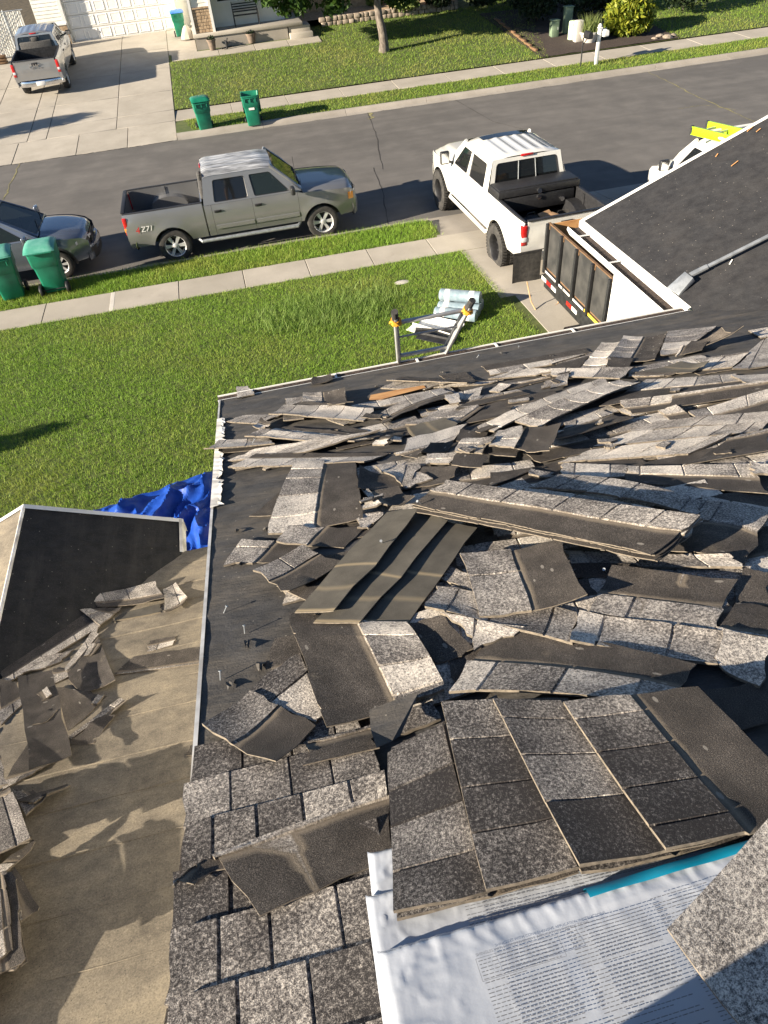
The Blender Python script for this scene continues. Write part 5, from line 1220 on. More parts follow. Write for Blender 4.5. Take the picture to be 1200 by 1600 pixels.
    mb = MB(); mb.box((xw-.25, 0, zb-.12), (.35, w*1.6, .22)); mb.obj('dashboard', MT['black'], root, bevel=.05)
    # wheels
    for x in (xf, xr):
        for s in (1, -1): wheel(root, x, s*(w-tw/2-.015+g('poke', 0)), rw, tw, g('rim', 'alloy'), s)
    if bed:
        zfl = zr-.50; t_ = .075
        x0, x1 = tail+.03, xcb-.04
        liner = MT[g('liner', 'darkmetal')]
        for s in (1, -1):
            mb = MB(); yo = hw(-2.2, zr)
            mb.grid([[(x, s*(hw(x, zr)-.001), zr), (x, s*(hw(x, zr)-.02), zr+.022), (x, s*(yo-t_), zr+.022), (x, s*(yo-t_-.005), zr)] for x in np.linspace(x0-.02, x1+.005, 14)]); mb.obj('bed_rail', MT[g('railmat', 'black')], root, ang=40)
        mb = MB(); yo = hw(-2.2, zr)-t_
        mb.grid([[(x0, y, zfl+(.008 if k % 2 else 0)), (x1, y, zfl+(.008 if k % 2 else 0))] for k, y in enumerate(np.linspace(-yo, yo, 25))]); mb.obj('bed_floor', liner, root, ang=20)
        for s in (1, -1):
            mb = MB(); mb.grid([[(x, s*yo, zfl), (x, s*(yo+.0), zfl+.3), (x, s*(yo-.0), zr+.01)] for x in (x0, x1)])
            for xx in (x0+.1, (x0+x1)/2, x1-.1): mb.box((xx, s*(yo-.01), (zfl+zr)/2), (.08, .02, zr-zfl-.04))
            ws = mb.obj('bed_wall', liner if not g('bedpaint') else P0, root)
            mb = MB(); mb.grid([[(xr+.46*cos(a)*(1.0), s*(yo-.24*k), zfl+.30*sin(a)**.7) for k in (0, .85, 1.0)] for a in np.linspace(0, pi, 17)])
            pts = [(xr+.46*cos(a), s*(yo-.24), zfl+.30*sin(a)**.7) for a in np.linspace(0, pi, 17)]; mb.add(pts, [tuple(range(17))]); mb.obj('wheel_tub', liner if not g('bedpaint') else P0, ws, ang=50)
        mb = MB(); mb.box((x1+.0, 0, (zfl+zr)/2+.01), (.035, 2*yo, zr-zfl+.03)); mb.obj('bed_front_wall', liner if not g('bedpaint') else P0, root)
        # tailgate
        yt = hw(tail, zb-.2)
        mb = MB(); rows = []
        for z in np.linspace(zs+.18, zr+.012, 9):
            rows.append([(tail-.012+.012*((z-zs)/(zr-zs)-.5)**2*4-(.012 if .45 < (z-zs)/(zr-zs) < .8 and abs(t) < .8 else 0), t*(yt-.125), z) for t in np.linspace(-1, 1, 17)])
        mb.grid(rows); mb.box((tail+.03, 0, (zs+.2+zr)/2), (.07, 2*(yt-.13), zr-zs-.2)); tg = mb.obj('tailgate', P0, root, ang=50)
        mb = MB(); mb.box((tail+.02, 0, zr+.02), (.09, 2*(yt-.13), .025)); mb.obj('tailgate_cap', MT['black'], tg, bevel=.008)
        mb = MB(); mb.box((tail-.018, 0, zr-.13), (.03, .26, .10)); mb.obj('tailgate_handle', MT['black'], tg, bevel=.012)
        for s in (1, -1):
            mb = MB(); mb.box((tail+.03, s*(yt-.06), lerp(zs, zr, .66)), (.1, .125, (zr-zs)*.52)); tl_ = mb.obj('tail_light', MT['red'], root, bevel=.02)
            mb = MB(); mb.box((tail-.018, s*(yt-.06), lerp(zs, zr, .56)), (.012, .10, .09)); mb.box((tail+.03, s*(yt+.0), lerp(zs, zr, .56)), (.085, .012, .09)); mb.obj('reverse_lamp', MT['amber'] if g('amber') else MT['clear'], tl_, bevel=.004)
            mb = MB(); mb.grid([[(x, s*(hw(tail, z)-.002), z) for z in np.linspace(zs+.15, zr, 6)] for x in (tail-.005, tail+.04)]); mb.grid([[(tail-.006, s*(yt-.002-.13*u), z) for z in (zs+.15, lerp(zs, zr, .40))] for u in (0, 1)]); mb.obj('corner_post', P0, root)
        bumper('rear_bumper', tail+.06, -1, zs-.05, zs+.15, MT[g('rbump', 'chrome')], wy=yt+.01)
        mb = MB(); mb.box((tail-.09, 0, zs+.05), (.02, .36, .15)); mb.obj('number_plate', MT['white'], root, bevel=.004)
    else:
        mb = MB(); mb.grid([[(tail-.02-.06*(1-t*t), t*hw(tail, z), z) for t in np.linspace(-1, 1, 11)] for z in np.linspace(zs, zb, 6)]); mb.obj('rear_hatch', P0, root)
        mb = MB(); mb.grid([[(xcb-(xcb-tail)*k, t*hw(tail, zb)*.97, zb+.004) for t in np.linspace(-1, 1, 5)] for k in (0, 1)]); mb.obj('rear_deck', P0, root)
        for s in (1, -1):
            mb = MB(); mb.box((tail, s*(w-.16), zb-.1), (.1, .3, .14)); mb.obj('tail_light', MT['red'], root, bevel=.03)
    if g('steps'):
        for s in (1, -1):
            mb = MB(); y = w-.03; mb.path([(xr+ra+.10, s*(y-.1), zs-.02), (xr+ra+.18, s*y, zs-.09), (xf-ra-.16, s*y, zs-.09), (xf-ra-.08, s*(y-.1), zs-.02)], .045, 10)
            mb.obj('running_board', MT['galv'] if g('steps') == 'alu' else P0, root)
def text3d(parent, body, size, M, mat, name='lettering', ext=.004, shear=0):
    cu = bpy.data.curves.new(name, 'FONT'); cu.body = body; cu.size = size; cu.extrude = ext; cu.align_x = 'CENTER'; cu.shear = shear; cu.materials.append(mat)
    o = font_mesh(name, cu, parent); o.matrix_local = M; return o
BASE = dict(nose=2.72, tail=-2.84, xf=1.82, xr=-1.825, rw=.395, tw=.27, w=.985, sill=.50, belt=1.20, rail=1.26, roof=1.885, hood0=1.23, hood1=1.15, cab=-.95, wind=1.45, rooff=.76, roofb=-.84, wr=.76, bp=.19, rd0=-.78)
# pewter pickup parked on the near side of the street
gt = thing('pickup_truck', 'pewter grey crew cab pickup with a chalky faded roof parked along the near kerb', 'pickup truck', (.29, 18.42, 0))
vehicle(gt, dict(BASE, paint='pgrey', roofpaint='pgreyroof', ribs=5, mold=1, steps='alu', amber=1, fbump='pgrey', rbump='chrome', bedpaint=1))
mb = MB(); mb.tube((1.32, -.80, 1.2), (1.30, -.84, 1.95), .006); mb.obj('antenna', MT['black'], gt)
Mx = Matrix(((1, 0, 0, -2.36), (0, 0, -1, -.992), (0, 1, 0, .86), (0, 0, 0, 1)))
text3d(gt, 'Z71', .17, Mx, MT['white'], 'bed_decal', .003, .2)
Mx2 = Matrix(((1, 0, 0, -2.58), (0, 0, -1, -.992), (0, 1, 0, .84), (0, 0, 0, 1))); text3d(gt, '4', .2, Mx2, MT['red'], 'bed_decal', .002, .2)
# lifted white pickup backed up the driveway
wt = thing('pickup_truck', 'lifted white crew cab pickup with big black tyres and a black toolbox in its bed', 'pickup truck', (6.38, 16.2, 0), pi/2+RD(1.5))
vehicle(wt, dict(BASE, nose=2.95, tail=-3.15, xf=1.96, xr=-1.96, rw=.47, tw=.34, w=1.0, poke=.09, sill=.62, belt=1.33, rail=1.38, roof=2.03, hood0=1.35, hood1=1.28, cab=-1.18, wind=1.38, rooff=.62, roofb=-1.05, rd0=-1.0, wr=.79, bp=.1, paint='pwhite', ribs=5, sunroof=1, bigmirror=1.7, fglass='dglass', rim='black', steps='paint', fbump='pwhite', rbump='pwhite', liner='black', whitebar=1, bulge=.03, handle='pwhite'))
tb = thing('toolbox', 'black steel crossover toolbox bolted across the white pickup bed', 'toolbox', (6.38, 16.2, -.18), pi/2+RD(1.5))
mb = MB(); mb.prism([(-1.80, 1.25), (-1.80, 1.56), (-1.24, 1.56), (-1.24, 1.25)], lambda a, b, h: (a, h, b), -.82, .82); mb.obj('box_body', MT['black'], tb, bevel=.012)
mb = MB(); mb.box((-1.52, 0, 1.655), (.58, 1.86, .14)); mb.box((-1.52, 0, 1.735), (.5, 1.8, .03)); mb.obj('lid', MT['black'], tb, bevel=.012)
mb = MB(); mb.tube((-1.80, 0, 1.63), (-1.83, 0, 1.63), .05, n=14); mb.tube((-1.80, 0, 1.50), (-1.83, 0, 1.50), .045, n=14); mb.tube((-1.80, -.55, 1.38), (-1.82, -.55, 1.38), .05, n=14); mb.obj('latch', MT['chrome'], tb)
cb = thing('cardboard_box', 'small brown cardboard box among tools in the white pickup bed', 'box', (6.52, 13.95, .90), .4)
mb = MB(); mb.box((0, 0, .09), (.34, .22, .16)); mb.obj('carton', MT['cardboard'], cb, bevel=.006)
mb = MB(); mb.box((-.02, .14, .17), (.34, .12, .008), M=Matrix.Rotation(.5, 3, 'X')); mb.obj('flap', MT['cardboard'], cb)
tbg = thing('tool_bag', 'black tool bag lying in the white pickup bed', 'bag', (6.1, 14.0, .89), .2)
mb = MB(); mb.grid([[(.24*cos(a)*sin(p)*(1+.15*sin(3*a)), .16*sin(a)*sin(p), .1+.12*cos(p)) for p in np.linspace(.02, pi-.02, 9)] for a in np.linspace(0, 2*pi, 15)]); mb.obj('bag_body', MT['black'], tbg)
mb = MB(); mb.path([(-.12, 0, .18), (-.08, 0, .28), (.08, 0, .28), (.12, 0, .18)], .012); mb.obj('handle', MT['rubber'], tbg)
hs = thing('cable_coil', 'coil of dark cable lying by the right side of the white pickup bed', 'cable', (6.95, 14.05, .90))
mb = MB(); mb.path([(.2*cos(a)*(1+.05*sin(5*a)), .2*sin(a), .03+.012*a/3) for a in np.linspace(0, 8*pi, 64)], .014, 6); mb.obj('cable', MT['rubber'], hs)
# silver pickup on the far driveway, tail towards us
q = GS(76, 143); st = thing('pickup_truck', 'silver pickup parked nose-in on the far driveway with its tailgate facing the street', 'pickup truck', (q[0]+.0, q[1]+1.95, far_z(q[1]+1.95)+.015), rot=(0, -math.atan(KS), pi/2))
vehicle(st, dict(BASE, paint='psilver', roofpaint='psilver', ribs=4, rim='alloy', rw=.41, belt=1.28, rail=1.36, roof=1.93, hood0=1.3, hood1=1.22, amber=0, fbump='chrome', rbump='chrome'))
Mt = Matrix(((0, 0, -1, -2.875), (-1, 0, 0, 0), (0, 1, 0, 1.08), (0, 0, 0, 1))); text3d(st, 'GMC', .22, Mt, MT['chrome'], 'tailgate_letters', .008)
# dark silver crossover at the left edge
sv = thing('suv', 'dark silver crossover car cut off by the left photo edge behind two green bins', 'car', (-5.62, 18.50, 0))
vehicle(sv, dict(BASE, bed=False, suv=True, nose=2.12, tail=-2.2, xf=1.30, xr=-1.32, rw=.335, tw=.22, w=.90, sill=.34, belt=.98, rail=.98, roof=1.60, hood0=1.03, hood1=.88, cab=-2.05, wind=1.10, rooff=.18, roofb=-1.75, wr=.63, bp=-.1, rd0=-1.0, paint='psuv', nosetaper=.24, rim='multi', fbump='psuv', handle='psuv', mirror='psuv', fglass='glass', bulge=.02))
# white work pickup with a ladder rack, mostly behind the garage roof
van = thing('work_van', 'white work van mostly hidden behind the garage roof, ladder rack overhead', 'van', (10.62, 13.02, .1), pi/2)
vehicle(van, dict(BASE, bed=False, paint='pwhite', ribs=4, w=.97, nose=2.72, tail=-2.85, xf=1.92, xr=-1.6, cab=-2.8, roofb=-2.65, wind=1.98, rooff=1.15, bp=.62, rd0=-.5, wr=.83, belt=1.2, rail=1.2, hood0=1.24, hood1=1.05, roof=2.02, fbump='black', rbump='chrome', rim='multi', fglass='dglass', bigmirror=1.3))
mb = MB()
for x in (.9, -2.2):
    mb.path([(x, -.80, 1.95), (x, -.80, 2.15), (x, .80, 2.15), (x, .80, 1.95)], .03, 8)
for s in (1, -1): mb.tube((1.1, s*.80, 2.15), (-2.5, s*.80, 2.15), .03)
mb.obj('ladder_rack', MT['pwhite'], van)
l0, l1 = Vector(G(1076, 200, 2.3)), Vector(G(1155, 219, 2.3))
ld = thing('ladder', 'lime yellow fibreglass ladder tied on the white work truck rack', 'ladder', (l0.x+.27, l0.y, 2.19), math.atan2(l1.y-l0.y, l1.x-l0.x))
for s in (0, 1):
    mb = MB(); y = .46*(.5 if s else -.5); mb.box((2.0, y, .08), (4.0, .035, .15)); mb.box((2.0, y+(.02 if s else -.02), .15), (4.0, .06, .012)); mb.box((2.0, y+(.02 if s else -.02), .012), (4.0, .06, .012)); r_ = mb.obj('rail', MT['lime'], ld, bevel=.004)
    mb = MB(); mb.box((-.02, y, .08), (.05, .05, .17)); mb.obj('end_cap', MT['black'], r_)
for k in range(12):
    mb = MB(); mb.box((.2+k*.305, 0, .08), (.04, .43, .04)); mb.obj('rung', MT['alu'], ld)
mb = MB(); mb.path([(.9, -.15, .16), (1.0, .05, .19), (1.2, .1, .17), (1.35, -.1, .18)], .012); mb.obj('strap', MT['orange'], ld)
# dump trailer behind the white pickup
tx0, tx1, ty0, ty1, tz0, tz1 = 5.4, 7.45, 7.95, 11.52, 1.14, 1.92
tr = thing('dump_trailer', 'black plywood sided dump trailer hitched behind the white pickup', 'trailer', ((tx0+tx1)/2, (ty0+ty1)/2, 0)); TBs = Vector(tr.location)
def tbx(mb, x0, x1, y0, y1, z0, z1): mb.box(Vector(((x0+x1)/2, (y0+y1)/2, (z0+z1)/2))-TBs, (x1-x0, y1-y0, z1-z0))
for x in (tx0, tx1):
    n_ = 6
    for k in range(n_):
        a, b = ty0+(ty1-ty0)*k/n_, ty0+(ty1-ty0)*(k+1)/n_; mb = MB(); tbx(mb, x-.011, x+.011, a+.004, b-.004, tz0, tz1); mb.obj('side_board', MT['blackply'], tr)
        mb = MB(); s = -1 if x == tx0 else 1; tbx(mb, x+s*.045-.03, x+s*.045+.03, b-.03, b+.03, tz0-.1, tz1+.012); mb.obj('stake', MT['black'], tr, bevel=.006)
        mb = MB(); tbx(mb, x-.026, x+.026, b-.05, b+.05, tz1-.08, tz1+.012); mb.obj('stake_cap', MT['wood'], tr)
    mb = MB(); tbx(mb, x-.02, x+.02, ty0, ty1, tz1, tz1+.02); mb.obj('top_edge', MT['wood'], tr)
for y, m_ in ((ty1, 'freshwood'), (ty0, 'blackply')):
    mb = MB(); tbx(mb, tx0+.012, tx1-.012, y-.012, y+.012, tz0, tz1); mb.obj('end_board', MT[m_], tr)
mb = MB(); tbx(mb, tx0, tx1, ty0, ty1, tz0-.04, tz0+.01); mb.obj('bed_floor', MT['wood'], tr)
mb = MB(); tbx(mb, tx0-.03, tx1+.03, ty0, ty1, tz0-.38, tz0-.04); tbx(mb, 6.3, 6.5, ty1, ty1+1.3, .55, .68); tbx(mb, 5.95, 6.9, ty1, ty1+.1, .5, .7); mb.obj('frame', MT['darkmetal'], tr, bevel=.008)
mb = MB(); mb.tube(Vector((6.4, ty1+.7, .1))-TBs, Vector((6.4, ty1+.7, .95))-TBs, .04); mb.obj('jack', MT['galv'], tr)
for k, (y0, y1) in enumerate(((10.75, 11.6), (9.9, 10.7))):
    mb = MB(); tbx(mb, tx0-.036, tx0-.03, y0, y1, tz0-.09, tz0-.055); mb.obj('white_reflector', MT['white'], tr)
for k in (0, 1, 2, 5, 6):
    y = 11.62-k*.22; mb = MB(); tbx(mb, tx0-.037, tx0-.031, y-.2, y, tz0-.27, tz0-.20); mb.obj('reflective_tape', MT['red'] if k % 2 else MT['white'], tr)
mb = MB(); tbx(mb, tx0-.038, tx0-.032, 8.0, 9.85, tz0-.085, tz0-.035); mb.obj('yellow_stripe', MT['yellow'], tr)
mb = MB(); mb.grid([[Vector((tx0-.28*k+.0, y, z))-TBs for k in (0, 1)] for y, z in ((8.2, .5), (8.35, .74), (8.6, .80), (9.75, .80), (10.0, .74), (10.15, .5))]); mb.obj('mudguard', MT['darkmetal'], tr)
for y in (8.75, 9.6):
    for s, x in ((1, tx0-.12), (-1, tx1+.12)):
        M = Matrix.Translation(Vector((x, y, .34))-TBs) @ Matrix.Rotation(pi/2 if s < 0 else -pi/2, 4, 'Y'); mb = MB(); mb.lathe([(.0, .10), (.19, .09), (.2, .1), (.32, .1), (.34, .06), (.34, -.06), (.32, -.1), (.0, -.1)], 28, M); mb.obj('wheel', MT['rubber'], tr)
for x in (5.62, 7.1):       # mud flaps hung behind the pickup rear wheels
    mf = thing('mud_flap', 'black rubber mud flap hanging behind the %s rear wheel of the white pickup' % ('left' if x < 6 else 'right'), 'mud flap', (x, 12.93, .18))
    mb = MB(); mb.grid([[(-.3+.6*i/6, .02*sin(i)*(1-j/3), .62*j/3) for j in range(4)] for i in range(7)]); mb.grid([[(-.3+.6*i/6, .012+.02*sin(i)*(1-j/3), .62*j/3) for j in range(4)] for i in range(7)]); mb.obj('rubber_sheet', MT['rubber'], mf)
    mb = MB(); mb.box((0, .01, .63), (.62, .03, .04)); mb.obj('hanger', MT['darkmetal'], mf)
cl = thing('safety_chain', 'loose hose and chain loops lying on the driveway beside the trailer', 'chain', tuple(G(855, 492, .2)))
mb = MB(); mb.path([(-.25, .5, .5), (-.2, .35, .15), (-.15, .2, .02), (-.05, .02, .02), (.06, -.06, .02), (.14, .02, .02), (.2, .2, .02), (.35, .3, .03), (.45, .45, .3)], .012, 6); mb.path([(-.1, .3, .02), (.1, .14, .02), (.3, .12, .02)], .009, 6); mb.obj('hose', MT['cardboard'], cl)
# ================================================================ BINS
def wheelie_bin(label, loc, rz, lid='closed', lidmat='binlid', group='wheeled bins on the street', rot=None):
    t = thing('wheelie_bin', label, 'bin', loc, rz, group, rot)
    def ring(w, d, z, r=.05, n=4):
        pts = []
        for cx, cy, a0 in ((w/2-r, d/2-r, 0), (-w/2+r, d/2-r, pi/2), (-w/2+r, -d/2+r, pi), (w/2-r, -d/2+r, 1.5*pi)):
            for i in range(n): a = a0+.5*pi*i/(n-1); pts.append((cx+r*cos(a), cy+r*sin(a), z))
        return pts
    mb = MB(); lv = [ring(.44, .46, .06), ring(.46, .5, .1), ring(.52, .58, .62), ring(.525, .585, .64), ring(.575, .65, .70), ring(.585, .67, .84), ring(.60, .69, 1.0), ring(.635, .725, 1.0), ring(.635, .725, 1.045), ring(.60, .69, 1.045), ring(.58, .66, .98), ring(.5, .56, .5), ring(.42, .44, .12)]
    n = len(lv[0]); vs = [p for r in lv for p in r]; fs = []
    for i in range(len(lv)-1):
        for k in range(n): fs.append((i*n+k, i*n+(k+1) % n, (i+1)*n+(k+1) % n, (i+1)*n+k))
    fs += [tuple(range(n))[::-1], tuple((len(lv)-1)*n+k for k in range(n))]; mb.add(vs, fs)
    b = mb.obj('body', MT['bin'], t, ang=40, normals=False)
    mb = MB()
    for x in (-.19, 0, .19): mb.box((x, -.345, .9), (.035, .05, .12))
    mb.box((0, -.35, .965), (.5, .05, .03)); mb.obj('lift_bar', MT['bin'], b, bevel=.008)
    mb = MB(); mb.box((0, -.30, .62), (.2, .012, .07)); mb.obj('label', MT['white'], b) if lid == 'open' else None
    def lidmesh():
        P = []
        for i in range(11):
            u = i/10; x = -.33+.66*u; row = []
            for j in range(11):
                v = j/10; y = -.38+.78*v; e = min(u, 1-u, v, 1-v); z = .075*(1-abs(2*v-1)**3)*(1-.35*abs(2*u-1)**4) + (.0 if e > 0 else -.035)
                row.append((x, y, z))
            P.append(row)
        return P
    mb = MB(); P = lidmesh()
    if lid == 'closed': M = Matrix.Translation((0, 0, 1.06))
    else: M = Matrix.Translation((0, .40, 1.04)) @ Matrix.Rotation(RD(-108), 4, 'X') @ Matrix.Translation((0, -.40+.02, .0)) if False else Matrix.Translation((0, .42, 1.05)) @ Matrix.Rotation(RD(-255), 4, 'X') @ Matrix.Translation((0, -.42, 0))
    mb.grid([[M @ Vector(p) for p in r] for r in P]); mb.grid([[M @ (Vector(p)-Vector((0, 0, .008))) for p in r] for r in P]); mb.obj('lid', MT[lidmat], t, ang=50)
    mb = MB(); mb.tube((-.26, .39, 1.0), (.26, .39, 1.0), .018); mb.obj('handle', MT['bin'], t)
    mb = MB(); mb.tube((-.27, .25, .13), (.27, .25, .13), .012); mb.obj('axle', MT['darkmetal'], t)
    for s in (-1, 1):
        mb = MB(); M = Matrix.Translation((s*.29, .25, .13)) @ Matrix.Rotation(pi/2, 4, 'Y'); mb.lathe([(.0, .025), (.07, .022), (.075, .03), (.125, .03), (.13, .02), (.13, -.02), (.125, -.03), (0, -.03)], 20, M); mb.obj('wheel', MT['black'], t)
    return t
wheelie_bin('green wheeled bin with faded lid on the verge, right one of the near pair', (-4.33, 16.72, .13), RD(172+180-170), 'closed')
wheelie_bin('green wheeled bin on the verge cut by the left photo edge beside another near bin', (-5.28, 16.70, .13), RD(8), 'closed')
q = G(318, 203, .0); b3 = wheelie_bin('green wheeled bin at the far kerb, left one of the pair there', (q[0]+.1, q[1]-.32, .02), RD(4), 'closed', 'bin')
q = G(399, 199, .0); wheelie_bin('green wheeled bin with its lid hanging open at the far kerb', (q[0], q[1]+.15, .02), RD(-4), 'open', 'bin')
q = GS(284, 57); wheelie_bin('green wheeled bin with a blue lid against the white garage door', (q[0], q[1]-.25, far_z(q[1])+.01), RD(2), 'closed', 'bluelid')
# ================================================================ NEAR YARD THINGS
la = thing('ladder', 'aluminium extension ladder with flared top standing against the eave', 'ladder', (1.4, 5.38, 0)); LO = Vector((1.4, 5.38, 0))
eL, eR = Vector((1.165, 5.40, 3.52)), Vector((1.60, 5.40, 3.54)); tL, tR = Vector((1.105, 5.14, 4.10)), Vector((1.745, 5.14, 4.08)); fL, fR = Vector((1.18, 6.25, .36)), Vector((1.60, 6.25, .36))
def bar(mb, a, b, w, d):
    a, b = Vector(a), Vector(b); z = (b-a).normalized(); x = Vector((1, 0, 0)); x = (x-z*x.dot(z)).normalized(); y = z.cross(x); M = Matrix((x, y, z)).transposed(); mb.box((a+b)/2, (w, d, (b-a).length), M=M)
for f, e, t in ((fL, eL, tL), (fR, eR, tR)):
    mb = MB(); bar(mb, f-LO, e-LO, .026, .06); bar(mb, e-LO-Vector((0, 0, .03)), t-LO, .026, .06)
    sx = .018 if f is fL else -.018
    bar(mb, f-LO+Vector((sx, .03, 0)), e-LO+Vector((sx, .03, 0)), .03, .008); bar(mb, e-LO+Vector((sx, .03, -.03)), t-LO+Vector((sx, .03, 0)), .03, .008)
    r_ = mb.obj('rail', MT['alu'], la, bevel=.003)
    mb = MB(); d = (t-e).normalized(); mb.tube(t-LO-d*.03, t-LO+d*.07, .03, n=10); mb.obj('rubber_end', MT['rubber'], r_)
    mb = MB(); mb.path([t-LO-d*.06+Vector((.045*cos(a), .045*sin(a), .02*sin(2*a))) for a in np.linspace(0, 2*pi, 12)], .010); mb.tube(t-LO-d*.08, t-LO-d*.03, .04, n=8); mb.obj('orange_tape', MT['orange'], r_)
for k, t in enumerate((.9, .57, .12)):
    a, b = eL.lerp(tL, t)-LO, eR.lerp(tR, t)-LO; mb = MB(); bar2 = (b-a); mb.box((a+b)/2, (bar2.length, .034 if k != 1 else .016, .028 if k != 1 else .016)); mb.obj('rung', MT['alu'], la, bevel=.006)
for k in range(10):
    t = k/10+.05; a, b = fL.lerp(eL, t)-LO, fR.lerp(eR, t)-LO; mb = MB(); mb.tube(a, b, .018); mb.obj('rung', MT['alu'], la)
# pale blue wrapped rolls
pk0, pk1 = Vector(G(679, 486, .3)), Vector(G(746, 492, .3)); dx = (pk1-pk0).normalized()
def roll(label, c, ln, r, mat='silverfilm'):
    t = thing('wrapped_roll', label, 'roll', c, math.atan2(dx.y, dx.x), 'pale rolls stacked on the lawn')
    M = Matrix.Rotation(pi/2, 4, 'Y'); mb = MB(); mb.lathe([(0, -ln/2), (r*.8, -ln/2), (r, -ln/2+.02)] + [(r*(1+.015*sin(i*2.3)), -ln/2+ln*i/14) for i in range(1, 14)] + [(r, ln/2-.02), (r*.8, ln/2), (0, ln/2)], 18, M); mb.obj('wrapped_body', MT[mat], t, ang=50)
    for s in (-.3, .28):
        mb = MB(); mb.lathe([(r*1.02, s*ln-.05), (r*1.03, s*ln), (r*1.02, s*ln+.05)], 18, M); mb.obj('band', MT['white'], t)
    return t
ctr = (pk0+pk1)/2; ny_ = Vector((-dx.y, dx.x, 0)); Lr = (pk1-pk0).length*.98
for (o_, z_, nm) in ((-.10, .12, 'nearest'), (.14, .12, 'middle lower'), (.38, .12, 'farthest')):
    p = ctr+ny_*o_+dx*random.uniform(-.03, .03); roll('pale blue wrapped roll on the lawn, %s of the stack behind the ladder' % nm, (p.x, p.y, .2+z_), Lr, .12)
p = ctr+ny_*.24; roll('pale blue wrapped roll lying on top of the other rolls on the lawn', (p.x+.03, p.y, .2+.33), Lr*.98, .115)
# grey and white metal trim pieces lying on the lawn
gk = [(640, 512, 700, 530, .11, 'white'), (648, 520, 712, 524, .10, 'darkmetal'), (655, 505, 716, 515, .10, 'galv'), (668, 500, 722, 512, .09, 'white'), (652, 526, 700, 536, .08, 'darkmetal')]
for i, (a, b, c, d, w, m_) in enumerate(gk):
    p0, p1 = Vector(G(a, b, .25+.02*i)), Vector(G(c, d, .25+.02*i)); e = (p1-p0); mb = MB(); L = e.length
    mb.prism([(-w, 0), (w, .0), (w*.95, .06), (w*.9, .02), (-w, .012)], lambda q, r, h: (h, q, r), 0, L); o = mb.obj('trim_piece', MT[m_]); o.location = p0; o.rotation_euler = (0, 0, math.atan2(e.y, e.x))
    tag(o, ['white metal trim length lying lowest behind the ladder', 'dark metal trim length lying behind the ladder rungs', 'grey metal trim length between dark and white ones', 'white metal trim length nearest the pale rolls', 'short dark trim length nearest the roof'][i], 'metal trim', 'trim lengths on the lawn')
# blue tarp on the lawn under the lower eave
t0, t1, t2, t3 = [Vector(G(*p, .3)) for p in ((150, 806), (352, 736), (372, 880), (200, 900))]
mb = MB(); P = []
for i in range(71):
    u = i/70; row = []
    for j in range(51):
        v = j/50; p = t0.lerp(t1, u).lerp(t3.lerp(t2, u), v)
        f = (1-abs(mnoise.noise((u*3.2+v*2.0, v*1.6-u*1.2, 1)))*2.2)**2*.15+.07*(1-abs(mnoise.noise((u*7+v*5, v*3-u*2, 4)))*2)**2+.006*mnoise.noise((u*26, v*24, 2))
        row.append((p.x+.06*mnoise.noise((u*7, v*7, 9)), p.y+.09*mnoise.noise((u*6, 3, v*5)), .37+f*min(1, 6*min(u+.04, v+.04))))
    P.append(row)
mb.grid(P); tag(mb.obj('tarp', MT['tarp'], ang=40), 'crumpled blue tarp lying on the grass at the foot of the house', 'tarp')
# ================================================================ FAR SIDE
def leaves(name, blobs, n, size, mat, parent=None, stretch=1.0):
    V = []; wts = np.array([b[3]*b[4]*b[5] for b in blobs]); wts = wts/wts.sum(); out = []
    for b, wt_ in zip(blobs, wts):
        m = max(1, int(n*wt_)); d = rng.normal(size=(m, 3)); d /= np.linalg.norm(d, axis=1)[:, None]; r = rng.random(m)**.45
        c = d*r[:, None]*np.array(b[3:6])+np.array(b[0:3]); out.append(c)
    c = np.concatenate(out); m = len(c)
    a = rng.normal(size=(m, 3)); a /= np.linalg.norm(a, axis=1)[:, None]; q = rng.normal(size=(m, 3)); q -= a*(a*q).sum(1)[:, None]; q /= np.linalg.norm(q, axis=1)[:, None]
    s = size*rng.uniform(.6, 1.35, m)[:, None]; a = a*s*stretch; q = q*s*.55
    V = np.stack([c-a, c-q*.9+a*.1, c+a, c+q*.9+a*.1], 1).reshape(-1, 3)
    return link(tris(name, V, np.repeat(rng.random(m), 4), mat, 4), parent)
def tree(label, loc, h, r0, blobs, n, size, leafmat, lean=(0, 0), limbs=5):
    t = thing('tree', label, 'tree', loc)
    mb = MB(); pts = [(lean[0]*k/8+.05*sin(k*1.3), lean[1]*k/8+.04*cos(k*1.7), -.15+h*k/8) for k in range(9)]
    rs = [r0*(1.35 if k == 0 else 1-.55*k/8) for k in range(9)]; mb.path(pts, rs, 14); mb.obj('trunk', MT['bark'], t, ang=60)
    for k in range(limbs):
        b = blobs[k % len(blobs)]; p = Vector(pts[5+k % 3]); e = Vector(b[:3]); mb = MB(); mb.path([p, p.lerp(e, .4)+Vector((0, 0, .15)), p.lerp(e, .75)+Vector((0, 0, .2)), e], [r0*.45, r0*.33, r0*.2, r0*.06], 8); mb.obj('limb', MT['bark'], t)
    leaves('crown', blobs, n, size, leafmat, t); return t
p = GS(600, 81)
